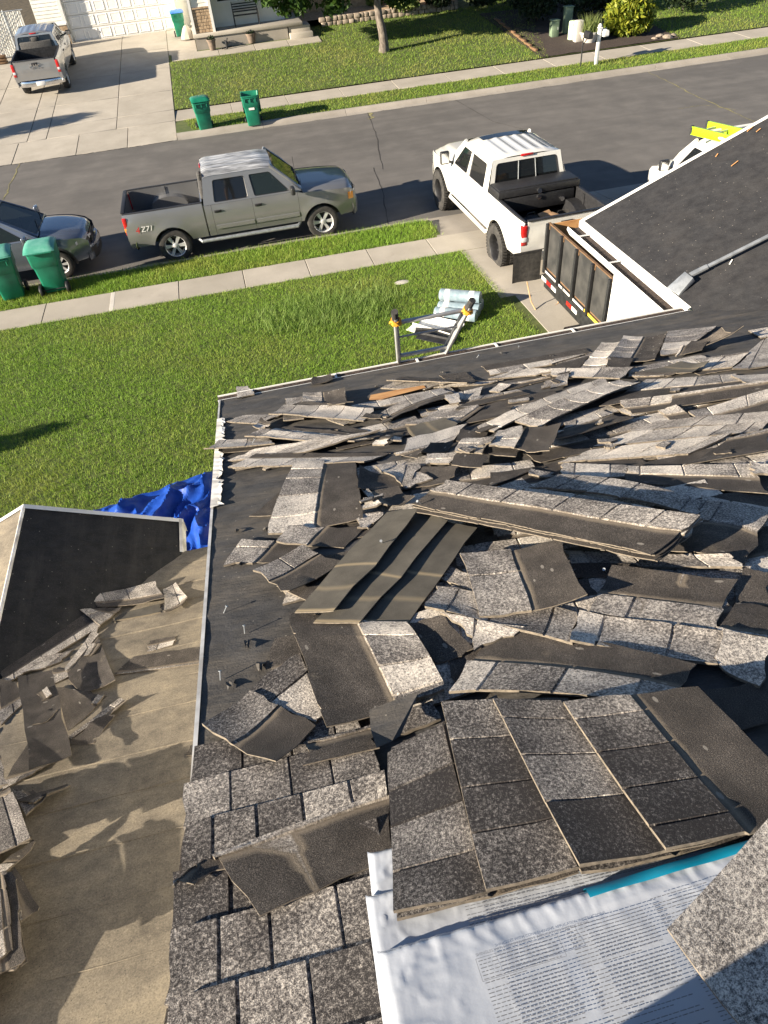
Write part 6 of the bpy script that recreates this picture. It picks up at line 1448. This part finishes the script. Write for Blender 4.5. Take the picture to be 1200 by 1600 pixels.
bl = [(-3.4, 1.6, 2.75, 1.7, 1.4, .6), (-5.4, 2.2, 2.8, 1.3, 1.2, .55), (-1.2, 2.6, 2.9, 1.3, 1.2, .5), (-3.0, -.5, 3.9, 2.0, 1.8, 1.1), (-1.0, -2.0, 3.9, 1.8, 1.6, 1.0), (-4.6, .6, 4.4, 1.8, 1.6, 1.2), (0, .3, 4.2, 2.5, 2.2, 1.5), (-2.2, .8, 3.4, 1.6, 1.5, 1.0), (2.0, .5, 3.5, 1.7, 1.6, 1.0), (.6, -1.0, 4.8, 1.8, 1.6, 1.3), (-.8, 1.2, 5.2, 1.9, 1.8, 1.4), (-3.4, 2.2, 3.2, 1.3, 1.2, .8), (1.2, 2.4, 3.1, 1.4, 1.3, .7)]
for (u_, v_, r_) in ((455, 2, 1.0), (520, 6, .75), (625, -6, .8), (420, -4, .6)):
    d_ = ray(u_, v_); w_ = d_*(37.2/d_[1]); bl.append((w_[0]-p[0], w_[1]-p[1], w_[2]+CAM_H-far_z(p[1]), r_, .9, r_*.55))
tree('broad leafed tree with a bare grey trunk in the middle of the far lawn', (p[0], p[1], far_z(p[1])), 3.8, .21, bl, 30000, .15, MT['leaf'], (-.2, .1), 7)
tree('street tree beyond the left edge casting a feathery shadow on the far driveway', (-19.6, 29.3, .1), 3.4, .14, [(0, 0, 3.4, 1.2, .9, 1.0), (.4, .2, 4.5, .8, .7, .9)], 3500, .11, MT['leaf'])
tree('dark evergreen tree shading the right of the far lawn', (12.6, 45.0, far_z(45)), 4, .2, [(0, 0, 3.5, 2.6, 2.2, 2.4), (1.8, -.6, 2.6, 1.8, 1.6, 1.6), (-.5, .2, 6, 1.7, 1.6, 2.0)], 18000, .17, MT['leafd'])
tree('dark spreading tree behind the utility boxes at the top right', (17.2, 40.5, far_z(40)), 3, .2, [(0, 0, 3.0, 3.2, 2.2, 1.9), (2.5, .5, 2.6, 2.2, 1.8, 1.8), (-2.6, .5, 2.6, 2.0, 1.7, 1.6), (.5, -.5, 5, 2.2, 2, 2)], 24000, .17, MT['leafd'])
tree('dense dark tree behind the round yellow-green bush', (19.5, 41.5, far_z(41.5)), 3, .2, [(0, 0, 2.6, 2.6, 1.8, 1.9), (-1.5, -1, 2.0, 1.4, 1.2, 1.2), (2.2, 0, 2.6, 1.8, 1.5, 1.6)], 16000, .17, MT['leafd'])
tree('dark tree over the far right lawn at the photo top edge', (23.5, 43, far_z(43)), 3.4, .2, [(0, 0, 4.0, 2.6, 2.2, 1.6), (2.4, 0, 3.6, 2.0, 1.8, 1.4)], 16000, .17, MT['leafd'])
tree('small conifer beyond the left edge shading the near lawn', (-9.3, 9.35, .3), 1.0, .05, [(0, 0, .9, .5, .5, .6), (0, 0, 1.6, .28, .28, .5)], 1800, .08, MT['leafd'], limbs=2)
def bush(name, label, cat, loc, rx, rz_, n, size, mat, nst=7, stretch=1.0):
    t = thing(name, label, cat, loc); mb = MB()
    for k in range(nst):
        a = 2*pi*k/nst+.3; mb.path([(0, 0, -.05), (rx*.3*cos(a), rx*.3*sin(a), rz_*.5), (rx*.6*cos(a), rx*.6*sin(a), rz_*1.1)], [.02, .014, .005], 5)
    mb.obj('stems', MT['bark'], t)
    leaves('foliage', [(0, 0, rz_*.95, rx, rx*.9, rz_*.95), (-rx*.3, -.1*rx, rz_*1.25, rx*.6, rx*.6, rz_*.65), (rx*.35, .1*rx, rz_*1.2, rx*.6, rx*.6, rz_*.7), (0, 0, rz_*.45, rx*.92, rx*.85, rz_*.5)], n, size, mat, t, stretch); return t
p = GS(995, 61); bush('bush', 'round yellow-green bush beside the far pavement at the top right', 'bush', (p[0], p[1]+.9, far_z(p[1])), 1.15, .82, 5200, .10, MT['leafy'], stretch=1.3)
for i, (u, v, r, z_, m_, lb) in enumerate(((640, 14, .8, .55, 'leafp', 'pale leafy shrub behind the stone edging right of the tree trunk'), (520, 12, .7, .5, 'leafd', 'dark shrub at the right end of the porch'), (690, 8, .8, .6, 'leafd', 'dark shrub at the right end of the stone edging'), (760, 6, 1.0, .7, 'leafd', 'dark shrub in the shade right of the stone edging'), (825, 10, 1.1, .8, 'leafd', 'dark shrub in the shade behind the utility boxes'), (590, 8, .45, .35, 'leafp', 'small dry plant directly left of the tree trunk'), (845, 28, 1.0, .8, 'leafd', 'dark shrub behind the leftmost utility pedestal'), (915, 20, 1.3, .95, 'leafd', 'dark shrub behind the pale tub of ornamental grass'), (955, 14, 1.1, .9, 'leafd', 'dark shrub left of the round yellow-green bush'), (1075, 12, 1.2, .9, 'leafd', 'dark shrub right of the round yellow-green bush'))):
    q = GS(u, v+14); bush('shrub', lb, 'shrub', (q[0], q[1]+.5, far_z(q[1])+.25), r, z_, 1500, .10, MT[m_])
# garage, porch and house front across the street
fh = thing('house', 'pale sided house with a white garage door and a porch across the street', 'house', (-.9, 44.6, 1.1)); FB = Vector(fh.location)
def fb(mb, x0, x1, y0, y1, z0, z1): mb.box(Vector(((x0+x1)/2, (y0+y1)/2, (z0+z1)/2))-FB, (x1-x0, y1-y0, z1-z0))
gy = 44.85; gz0 = far_z(44.8)-.02; ga, gb = GS(119, 69)[0]-.05, GS(273, 48)[0]+.15
mb = MB(); fb(mb, ga, gb, gy, gy+.05, gz0, gz0+2.2); dd = mb.obj('garage_door', MT['white'], fh)
nc, nr = 8, 4
for r in range(nr):
    for c in range(nc):
        w_ = (gb-ga)/nc; h_ = 2.2/nr; mb = MB(); x0, z0 = ga+w_*c+.09, gz0+h_*r+.09
        q = [(x0, z0), (x0+w_-.18, z0), (x0+w_-.18, z0+h_-.18), (x0, z0+h_-.18)]; i_ = .035
        qi = [(x0+i_, z0+i_), (x0+w_-.18-i_, z0+i_), (x0+w_-.18-i_, z0+h_-.18-i_), (x0+i_, z0+h_-.18-i_)]; qo = [(a+(-.035 if k in (0, 3) else .035), b+(-.035 if k < 2 else .035)) for k, (a, b) in enumerate(q)]
        vs = [Vector((a, gy-.003, b))-FB for a, b in qo]+[Vector((a, gy-.018, b))-FB for a, b in q]+[Vector((a, gy-.006, b))-FB for a, b in qi]
        mb.add(vs, [(k, (k+1) % 4, 4+(k+1) % 4, 4+k) for k in range(4)]+[(4+k, 4+(k+1) % 4, 8+(k+1) % 4, 8+k) for k in range(4)]+[(8, 9, 10, 11)]); mb.obj('door_panel', MT['white'], dd, smooth=False)
for r in range(1, nr):
    mb = MB(); fb(mb, ga, gb, gy-.008, gy-.002, gz0+2.2*r/nr-.012, gz0+2.2*r/nr+.012); mb.obj('section_joint', MT['concrete'], dd)
def lap(mb, x0, x1, y, z0, z1, st=.15):
    k = 0
    while z0+k*st < z1:
        a = z0+k*st; b = min(z1, a+st); mb.quad(Vector((x0, y-.02, a))-FB, Vector((x1, y-.02, a))-FB, Vector((x1, y, b))-FB, Vector((x0, y, b))-FB)
        mb.quad(Vector((x0, y-.02, a))-FB, Vector((x1, y-.02, a))-FB, Vector((x1, y+.01, a))-FB, Vector((x0, y+.01, a))-FB); k += 1
mb = MB(); fb(mb, ga-1.5, ga-.12, gy-.24, gy+4, gz0-.2, gz0+3.2); fb(mb, ga-.2, 1.2, gy+.06, gy+4, gz0, gz0+3.2); fb(mb, ga-.2, gb+.4, gy-.02, gy+.3, gz0+2.3, gz0+3.2); mb.obj('garage_wall', MT['siding'], fh)
mb = MB(); lap(mb, ga-1.5, ga-.26, gy-.25, gz0+.85, gz0+3.2); stuff(mb.obj('siding_boards', MT['siding'], fh, smooth=False, normals=False))
mb = MB(); fb(mb, ga-1.55, ga-.15, gy-.34, gy-.24, gz0-.2, gz0+.8); mb.obj('masonry_base', MT['brick'], fh)
mb = MB(); fb(mb, ga-1.56, ga-.14, gy-.37, gy-.22, gz0+.8, gz0+.86); mb.obj('ledge', MT['white'], fh)
for x in (ga-.2, gb+.06):
    mb = MB(); fb(mb, x-.07, x+.09, gy-.27, gy+.04, gz0, gz0+2.4); mb.obj('door_trim', MT['white'], fh)
py = 40.12; pz = 1.46; px0, px1 = -.05, 5.5; wy = 41.55
mb = MB(); fb(mb, px0, 4.35, py+.06, 46, far_z(py)-.3, pz-.14); mb.obj('porch_base', MT['kerb'], fh)
mb = MB(); fb(mb, px0-.06, 5.1, py, wy+2.6, pz-.14, pz); mb.obj('porch_slab', MT['concrete'], fh, bevel=.02)
mb = MB(); fb(mb, 4.4, 5.45, py+.1, py+1.2, far_z(py)-.2, pz-.16); fb(mb, 4.4, 5.5, py-.32, py+.1, far_z(py)-.2, pz-.40); mb.obj('porch_steps', MT['concrete'], fh, bevel=.015)
mb = MB(); fb(mb, .0, .92, py+.35, wy+3, pz, pz+3); mb.obj('pier', MT['siding'], fh)
mb = MB(); lap(mb, .08, .86, py+.345, pz+1.0, pz+3); stuff(mb.obj('siding_boards', MT['siding'], fh, smooth=False, normals=False))
for r in range(7):
    x = .06
    while x < .86:
        w_ = random.uniform(.13, .26); e = min(.88, x+w_); mb = MB(); fb(mb, x+.006, e-.006, py+.29, py+.36, pz+.01+r*.13, pz+.135+r*.13-.008); mb.obj('stone', MT['brick'], fh, bevel=.012, seg=1); x = e
mb = MB(); fb(mb, .03, .9, py+.26, py+.36, pz+.93, pz+.99); mb.obj('ledge', MT['brick'], fh)
for x in (.0, .92):
    mb = MB(); fb(mb, x-.06, x+.06, py+.25, py+.40, pz, pz+3); mb.obj('corner_trim', MT['white'], fh)
mb = MB(); fb(mb, .9, 4.35, wy, wy+4, pz-.02, pz+3.2); mb.obj('front_wall', MT['siding'], fh)
mb = MB(); lap(mb, 1.0, 4.25, wy-.004, pz, pz+3.2); stuff(mb.obj('siding_boards', MT['siding'], fh, smooth=False, normals=False))
mb = MB(); fb(mb, 4.28, 4.42, wy-.06, wy+.06, pz, pz+3.2); mb.obj('corner_trim', MT['white'], fh)
mb = MB(); fb(mb, 4.3, 13.5, 43.3, 46.5, .6, pz+3); mb.obj('recessed_wall', MT['brick'], fh)
for x0, x1 in ((1.35, 2.75), (2.85, 4.0)):
    mb = MB()
    for a, b, c, d in ((x0-.07, x1+.07, pz+.92, pz+1.0), (x0-.07, x1+.07, pz+2.2, pz+2.28), (x0-.07, x0, pz+1, pz+2.2), (x1, x1+.07, pz+1, pz+2.2)): fb(mb, a, b, wy-.05, wy+.0, c, d)
    f_ = mb.obj('window_frame', MT['white'], fh); mb = MB(); fb(mb, x0, x1, wy-.032, wy-.024, pz+1.0, pz+2.2); mb.obj('pane', MT['dglass'], f_)
mb = MB(); mb.quad(*[Vector(v)-FB for v in ((-8.5, 43.9, 4.6), (5.3, 39.3, 4.4), (14, 42.9, 4.5), (14, 50, 6.5))]); mb.add([Vector(v)-FB for v in ((-8.5, 43.9, 4.6), (14, 50, 6.5), (-8.5, 50, 6.5))], [(0, 1, 2)]); 
be = thing('bench', 'black metal bench on the porch against the pale siding', 'bench', (2.55, wy-.5, pz))
mb = MB(); [mb.box((0, -.16+.1*k, .43), (1.2, .05, .02)) for k in range(4)]; mb.obj('seat', MT['black'], be)
mb = MB(); [mb.box((0, .24, .55+.1*k), (1.2, .02, .05)) for k in range(4)]; mb.obj('backrest', MT['black'], be)
for x in (-.58, .58):
    mb = MB(); mb.path([(x, -.22, 0), (x, -.2, .62), (x, .2, .64), (x, .25, .95)], .02, 6); mb.tube((x, .22, .62), (x, .28, 0), .02, n=6); mb.obj('leg', MT['black'], be)
def pot(label, u, v, r, h, mat='terracotta', plant=None):
    q = GS(u, v); t = thing('plant_pot', label, 'pot', (q[0], q[1], far_z(q[1])+.03)); mb = MB(); mb.lathe([(r*.7, 0), (r*.95, h*.85), (r*1.08, h*.86), (r*1.08, h), (r*.92, h), (r*.88, h*.85), (0, h*.82)], 18); mb.obj('pot', MT[mat], t)
    leaves('plant', [(0, 0, h*1.1, r, r, r*.6)], 120, .05, MT['leafd'], t); return t
pot('grey-brown plant pot left of the two pots in front of the porch', 333, 79, .2, .42); pot('dark plant pot right of the two pots in front of the porch', 394, 68, .22, .38)
q = GS(355, 78); sp = thing('garden_tool', 'black hose sprinkler tool lying in front of the porch between the pots', 'garden tool', (q[0], q[1], far_z(q[1])+.05))
mb = MB(); mb.tube((0, 0, 0), (.02, 0, .3), .05); mb.tube((0, 0, .2), (.2, 0, .25), .04); mb.tube((-.25, -.05, .04), (.25, .05, .06), .035); mb.tube((.05, 0, .3), (.1, .02, .42), .03); mb.obj('tool_body', MT['black'], sp)
q = GS(292, 57); hr = thing('hose_cover', 'beige cone shaped rock cover at the foot of the blue-lid bin', 'cover', (q[0]+.05, q[1]-.6, far_z(q[1])))
mb = MB(); mb.lathe([(.36, 0), (.34, .1), (.2, .38), (.1, .52), (0, .55)], 9); mb.obj('cover', MT['concrete'], hr)
# stone edging
sw = thing('stone_wall', 'low dry stone edging between the far lawn and the flower bed', 'wall', (6.4, 41.55, far_z(41.5)))
for r in range(2):
    x = -.2-.1*r
    while x < 6.8:
        w_ = random.uniform(.2, .36); mb = MB(); mb.box((x+w_/2, .02*r+random.uniform(-.03, .03), .1+.19*r), (w_-.02, .26, .185), rz=random.uniform(-.1, .1)); o = mb.obj('stone', MT['stone'], sw, bevel=.035, seg=2); x += w_
struct(sheet('planting_bed', [(4.4, 41.7, far_z(41.5)+.3), (13.4, 41.7, far_z(41.5)+.3), (13.4, 43.4, far_z(41.5)+.42), (4.4, 43.4, far_z(41.5)+.42)], MT['brick']))
# utility boxes
def ubox(label, u, v, w, d, h, mat, round_=False, cat='utility box'):
    q = GS(u, v); t = thing('utility_box', label, cat, (q[0], q[1], far_z(q[1])))
    if round_:
        mb = MB(); mb.lathe([(w*.55, 0), (w*.52, .05), (w*.5, h*.9), (w*.42, h*.97), (0, h)], 20); mb.obj('casing', MT[mat], t, ang=50); mb = MB(); mb.lathe([(w*.53, h*.78), (w*.53, h*.8)], 20); mb.obj('seam', MT['utility'], t)
    else:
        mb = MB(); mb.box((0, 0, h/2), (w, d, h)); mb.obj('cabinet', MT[mat], t, bevel=.02); mb = MB(); mb.box((0, 0, h+.02), (w+.05, d+.05, .05)); mb.obj('lid', MT[mat], t, bevel=.015)
        mb = MB(); mb.box((w*.3, -d/2-.012, h*.55), (.04, .02, .1)); mb.obj('hasp', MT['galv'], t)
ubox('low grey-green utility pedestal leftmost of the three at the top right', 865, 58, .34, .3, .62, 'utility'); ubox('tall green utility pedestal in the shade behind a pale round one', 885, 53, .34, .3, 1.0, 'utility'); ubox('pale green round topped utility post on the mulch', 893, 62, .34, 0, .72, 'palegreen', True)
# mailboxes
def mailbox(label, u, v, post, box, h, white):
    q = G(u, v, .13); t = thing('mailbox', label, 'mailbox', (q[0], q[1], .12)); mb = MB()
    if white:
        mb.box((0, 0, h*.62), (.115, .115, h*1.24)); mb.obj('post', MT[post], t, bevel=.008)
        mb = MB(); mb.box((0, 0, h*1.26), (.15, .15, .03)); mb.lathe([(.05, 0), (.075, .05), (.05, .11), (0, .13)], 12, Matrix.Translation((0, 0, h*1.27))); mb.obj('post_cap', MT[post], t)
    else:
        mb.tube((0, 0, 0), (.0, 0, h), .028); mb.tube((0, 0, h*.75), (.2, 0, h), .018); mb.obj('post', MT[post], t)
    mb = MB(); P = []
    for y in (-.24, .24):
        P.append([(.20+.09*cos(a)*(1.0), y, h+.11+.0+.09*sin(a)) for a in np.linspace(0, pi, 9)]+[(.11, y, h), (.29, y, h), (.29, y, h+.11)])
    mb.grid(P); mb.add(P[0], [tuple(range(12))]); mb.add(P[1], [tuple(range(12))]); mb.obj('box', MT[box], t, bevel=.006, ang=50)
    mb = MB(); mb.box((.20, 0, h-.02), (.2, .4, .03)); mb.obj('shelf', MT[post], t)
    mb = MB(); mb.box((.30, .08, h+.14), (.012, .03, .16)); mb.obj('flag', MT['red'] if False else MT[box], t)
mailbox('black mailbox on a thin dark post by the far kerb', 907, 104, 'black', 'black', .98, False); mailbox('white mailbox on a white square post by the far kerb', 931, 101, 'white', 'white', 1.0, True)
# planter with ornamental grass
q = GS(920, 66); pl = thing('planter', 'pale tub of spiky ornamental grass behind the mailboxes', 'planter', (q[0], q[1], far_z(q[1])))
mb = MB(); mb.lathe([(.26, 0), (.4, .32), (.43, .33), (.43, .4), (.36, .4), (.34, .3), (0, .3)], 20); mb.obj('tub', MT['patch'], pl)
mb = MB(); mb.box((-.42, .25, .42), (.36, .3, .8)); mb.obj('stone_block', MT['patch'], pl, bevel=.05)
link(blades('ornamental_grass', rng.normal(0, .14, (420, 2)), lambda x, y: .3+0*x, .62, .03, MT['leafp'], .55), pl)
for i, (u, v, s) in enumerate(((1043, 60, .2), (1052, 57, .14), (1022, 62, .12), (1030, 58, .15))):
    q = GS(u, v); mb = MB(); mb.lathe([(0, -.3), (.8, -.2), (1, .1), (.7, .55), (.25, .75), (0, .78)], 8); o = mb.obj('rock', MT['stone']); o.location = (q[0], q[1], far_z(q[1])+.03); o.scale = (s*1.3, s, s*.8); o.rotation_euler = (.1, .1, i); tag(o, ['largest garden rock right of the yellow-green bush', 'small rock behind the largest one by the bush', 'small flat rock under the front of the bush', 'mid sized rock between bush and largest rock'][i], 'rock', 'rocks by the round bush')
for i in range(8):
    q = (13.9+.18*i*.4, 38.9-.75*i, 0); mb = MB(); mb.box((0, 0, .05), (.12, .7, .12)); o = mb.obj('edging_board', MT['wood'], bevel=.01); o.location = (14.05+.25*i*.05+.02*i, 33.2+.74*i, far_z(33.2+.74*i)); tag(o, 'brown edging board between the far lawn and the dark mulch', 'edging', 'edging boards along the mulch')
# chain link fence with slats beside the garage
fc = thing('fence', 'chain link fence with pale woven slats left of the white garage', 'fence', (-10, 43.2, far_z(43.2)))
for i in range(5):
    x = -6+i*1.85; mb = MB(); mb.tube((x, 0, -.1), (x, 0, 1.9), .03); mb.obj('post', MT['galv'], fc)
mb = MB(); mb.tube((-6, 0, 1.83), (2.3, 0, 1.83), .022); mb.tube((-6, 0, .08), (2.3, 0, .08), .016); mb.obj('rail', MT['galv'], fc)
mb = MB()
for k in range(82): mb.box((-5.95+k*.1, .004*(k % 3), .94), (.072, .006, 1.72), M=Matrix.Rotation(.06 if k % 2 else -.06, 3, 'Z'))
stuff(mb.obj('slats', MT['siding'], fc, smooth=False))
mb = MB()
for k in range(60):
    for s in (1, -1):
        x = -6.4+k*.15; a, b = (x, -.02, .1), (x+s*1.7, -.02, 1.8)
        if -6 <= b[0] <= 2.3 and -6 <= a[0] <= 2.3: mb.tube(a, b, .006, n=4, caps=False)
stuff(mb.obj('wire_mesh', MT['galv'], fc, smooth=False))
bx = thing('crate', 'small brown wooden crate at the left photo edge below the fence', 'crate', (GS(4, 100)[0], GS(4, 100)[1], far_z(GS(4, 100)[1])))
mb = MB(); [mb.box((0, 0, .06+.12*k), (.5, .4, .09)) for k in range(3)]; mb.obj('boards', MT['wood'], bx, bevel=.01)
# ================================================================ THE PHOTOGRAPHER, just behind the lens (casts the shadow at the lower right)
def person(loc):
    t = thing('person', 'person in jeans and a grey shirt holding a phone out over the roof', 'person', loc)
    J = {'pel': (0, .12, .92, .15, .11), 'chest': (0, .04, 1.28, .17, .11), 'neck': (0, .06, 1.47, .06, .06), 'head': (0, .1, 1.58, .075, .09), 'crown': (0, .1, 1.70, .06, .07),
         'sl': (-.19, .04, 1.40, .065, .065), 'el': (-.27, .16, 1.17, .045, .045), 'hl': (-.09, .27, 1.33, .033, .033), 'sr': (.19, .04, 1.40, .065, .065), 'er': (.27, .16, 1.17, .045, .045), 'hr': (.09, .27, 1.33, .033, .033),
         'pl': (-.10, .12, .86, .10, .10), 'kl': (-.14, .33, .50, .07, .075), 'al': (-.15, .40, .08, .05, .055), 'tl': (-.16, .54, .05, .05, .04), 'pr': (.10, .12, .86, .10, .10), 'kr': (.14, .30, .50, .07, .075), 'ar': (.15, .37, .08, .05, .055), 'tr': (.16, .51, .05, .05, .04)}
    E = [('pel', 'chest'), ('chest', 'neck'), ('neck', 'head'), ('head', 'crown'), ('chest', 'sl'), ('sl', 'el'), ('el', 'hl'), ('chest', 'sr'), ('sr', 'er'), ('er', 'hr'), ('pel', 'pl'), ('pl', 'kl'), ('kl', 'al'), ('al', 'tl'), ('pel', 'pr'), ('pr', 'kr'), ('kr', 'ar'), ('ar', 'tr')]
    K = list(J); vs = [J[k][:3] for k in K]; rad = [J[k][3:] for k in K]; es = [(K.index(a), K.index(b)) for a, b in E]
    for s, hnd in ((-1, 'hl'), (1, 'hr')):      # palm and five fingers closing on the phone
        h = Vector(J[hnd][:3]); hi = K.index(hnd)
        for k in range(5):
            b = h+Vector((-s*.01, .03, .012*(k-2))); m = b+Vector((-s*.012, .035 if k else .01, .02 if k == 4 else .0)); e = m+Vector((-s*.03, .006, .0))
            i0 = len(vs); vs += [tuple(b), tuple(m), tuple(e)]; rad += [(.010, .010), (.009, .009), (.007, .007)]; es += [(hi, i0), (i0, i0+1), (i0+1, i0+2)]
    me = bpy.data.meshes.new('body'); me.from_pydata(vs, es, []); o = link(bpy.data.objects.new('body', me), t)
    sk = o.modifiers.new('skin', 'SKIN'); o.modifiers.new('sub', 'SUBSURF').levels = 2; o.modifiers['sub'].render_levels = 2
    for i, r in enumerate(rad): me.skin_vertices[0].data[i].radius = r
    me.skin_vertices[0].data[0].use_root = True
    tn = NT('clothed_body'); z = tn.n('SeparateXYZ'); tn.l(tn.coord('Object'), z.inputs[0])
    c = tn.mix(tn.math('GREATER_THAN', z.outputs[2], .95), (.04, .055, .11), (.15, .15, .16)); c = tn.mix(tn.math('GREATER_THAN', z.outputs[2], 1.475), c, (.45, .26, .18))
    c = tn.mix(tn.math('GREATER_THAN', z.outputs[1], .24), c, (.45, .26, .18)); me.materials.append(tn.done(c, .8))
    mb = MB(); mb.box((0, .325, 1.335), (.155, .008, .076)); mb.obj('phone', MT['black'], t, bevel=.003)
    mb = MB(); mb.lathe([(.088, .0), (.10, .06), (.085, .115), (.04, .145), (0, .15)], 16, Matrix.Translation((0, .085, 1.60)) @ Matrix.Diagonal((.95, 1.12, 1, 1))); mb.obj('hair', MT['hair'], t)
    for s in (-1, 1):
        mb = MB(); mb.lathe([(0, -.012), (.011, -.006), (.012, 0), (.008, .008), (0, .011)], 8, Matrix.Translation((s*.032, .185, 1.625))); mb.obj('eye', MT['black'], t)
        mb = MB(); mb.lathe([(0, -.03), (.016, -.015), (.02, 0), (.014, .018), (0, .03)], 8, Matrix.Translation((s*.083, .10, 1.61))); mb.obj('ear', MT['skin'], t)
    mb = MB(); mb.path([(0, .18, 1.63), (0, .205, 1.595), (0, .195, 1.585)], [.008, .014, .008], 8); mb.obj('nose', MT['skin'], t)
    mb = MB(); mb.path([(-.025, .185, 1.555), (0, .193, 1.553), (.025, .185, 1.555)], .006, 6); mb.obj('mouth', MT['red'], t)
    return t
pyy = -.36; person((.0, pyy, EZ+(EY-.05)*MP+.05))
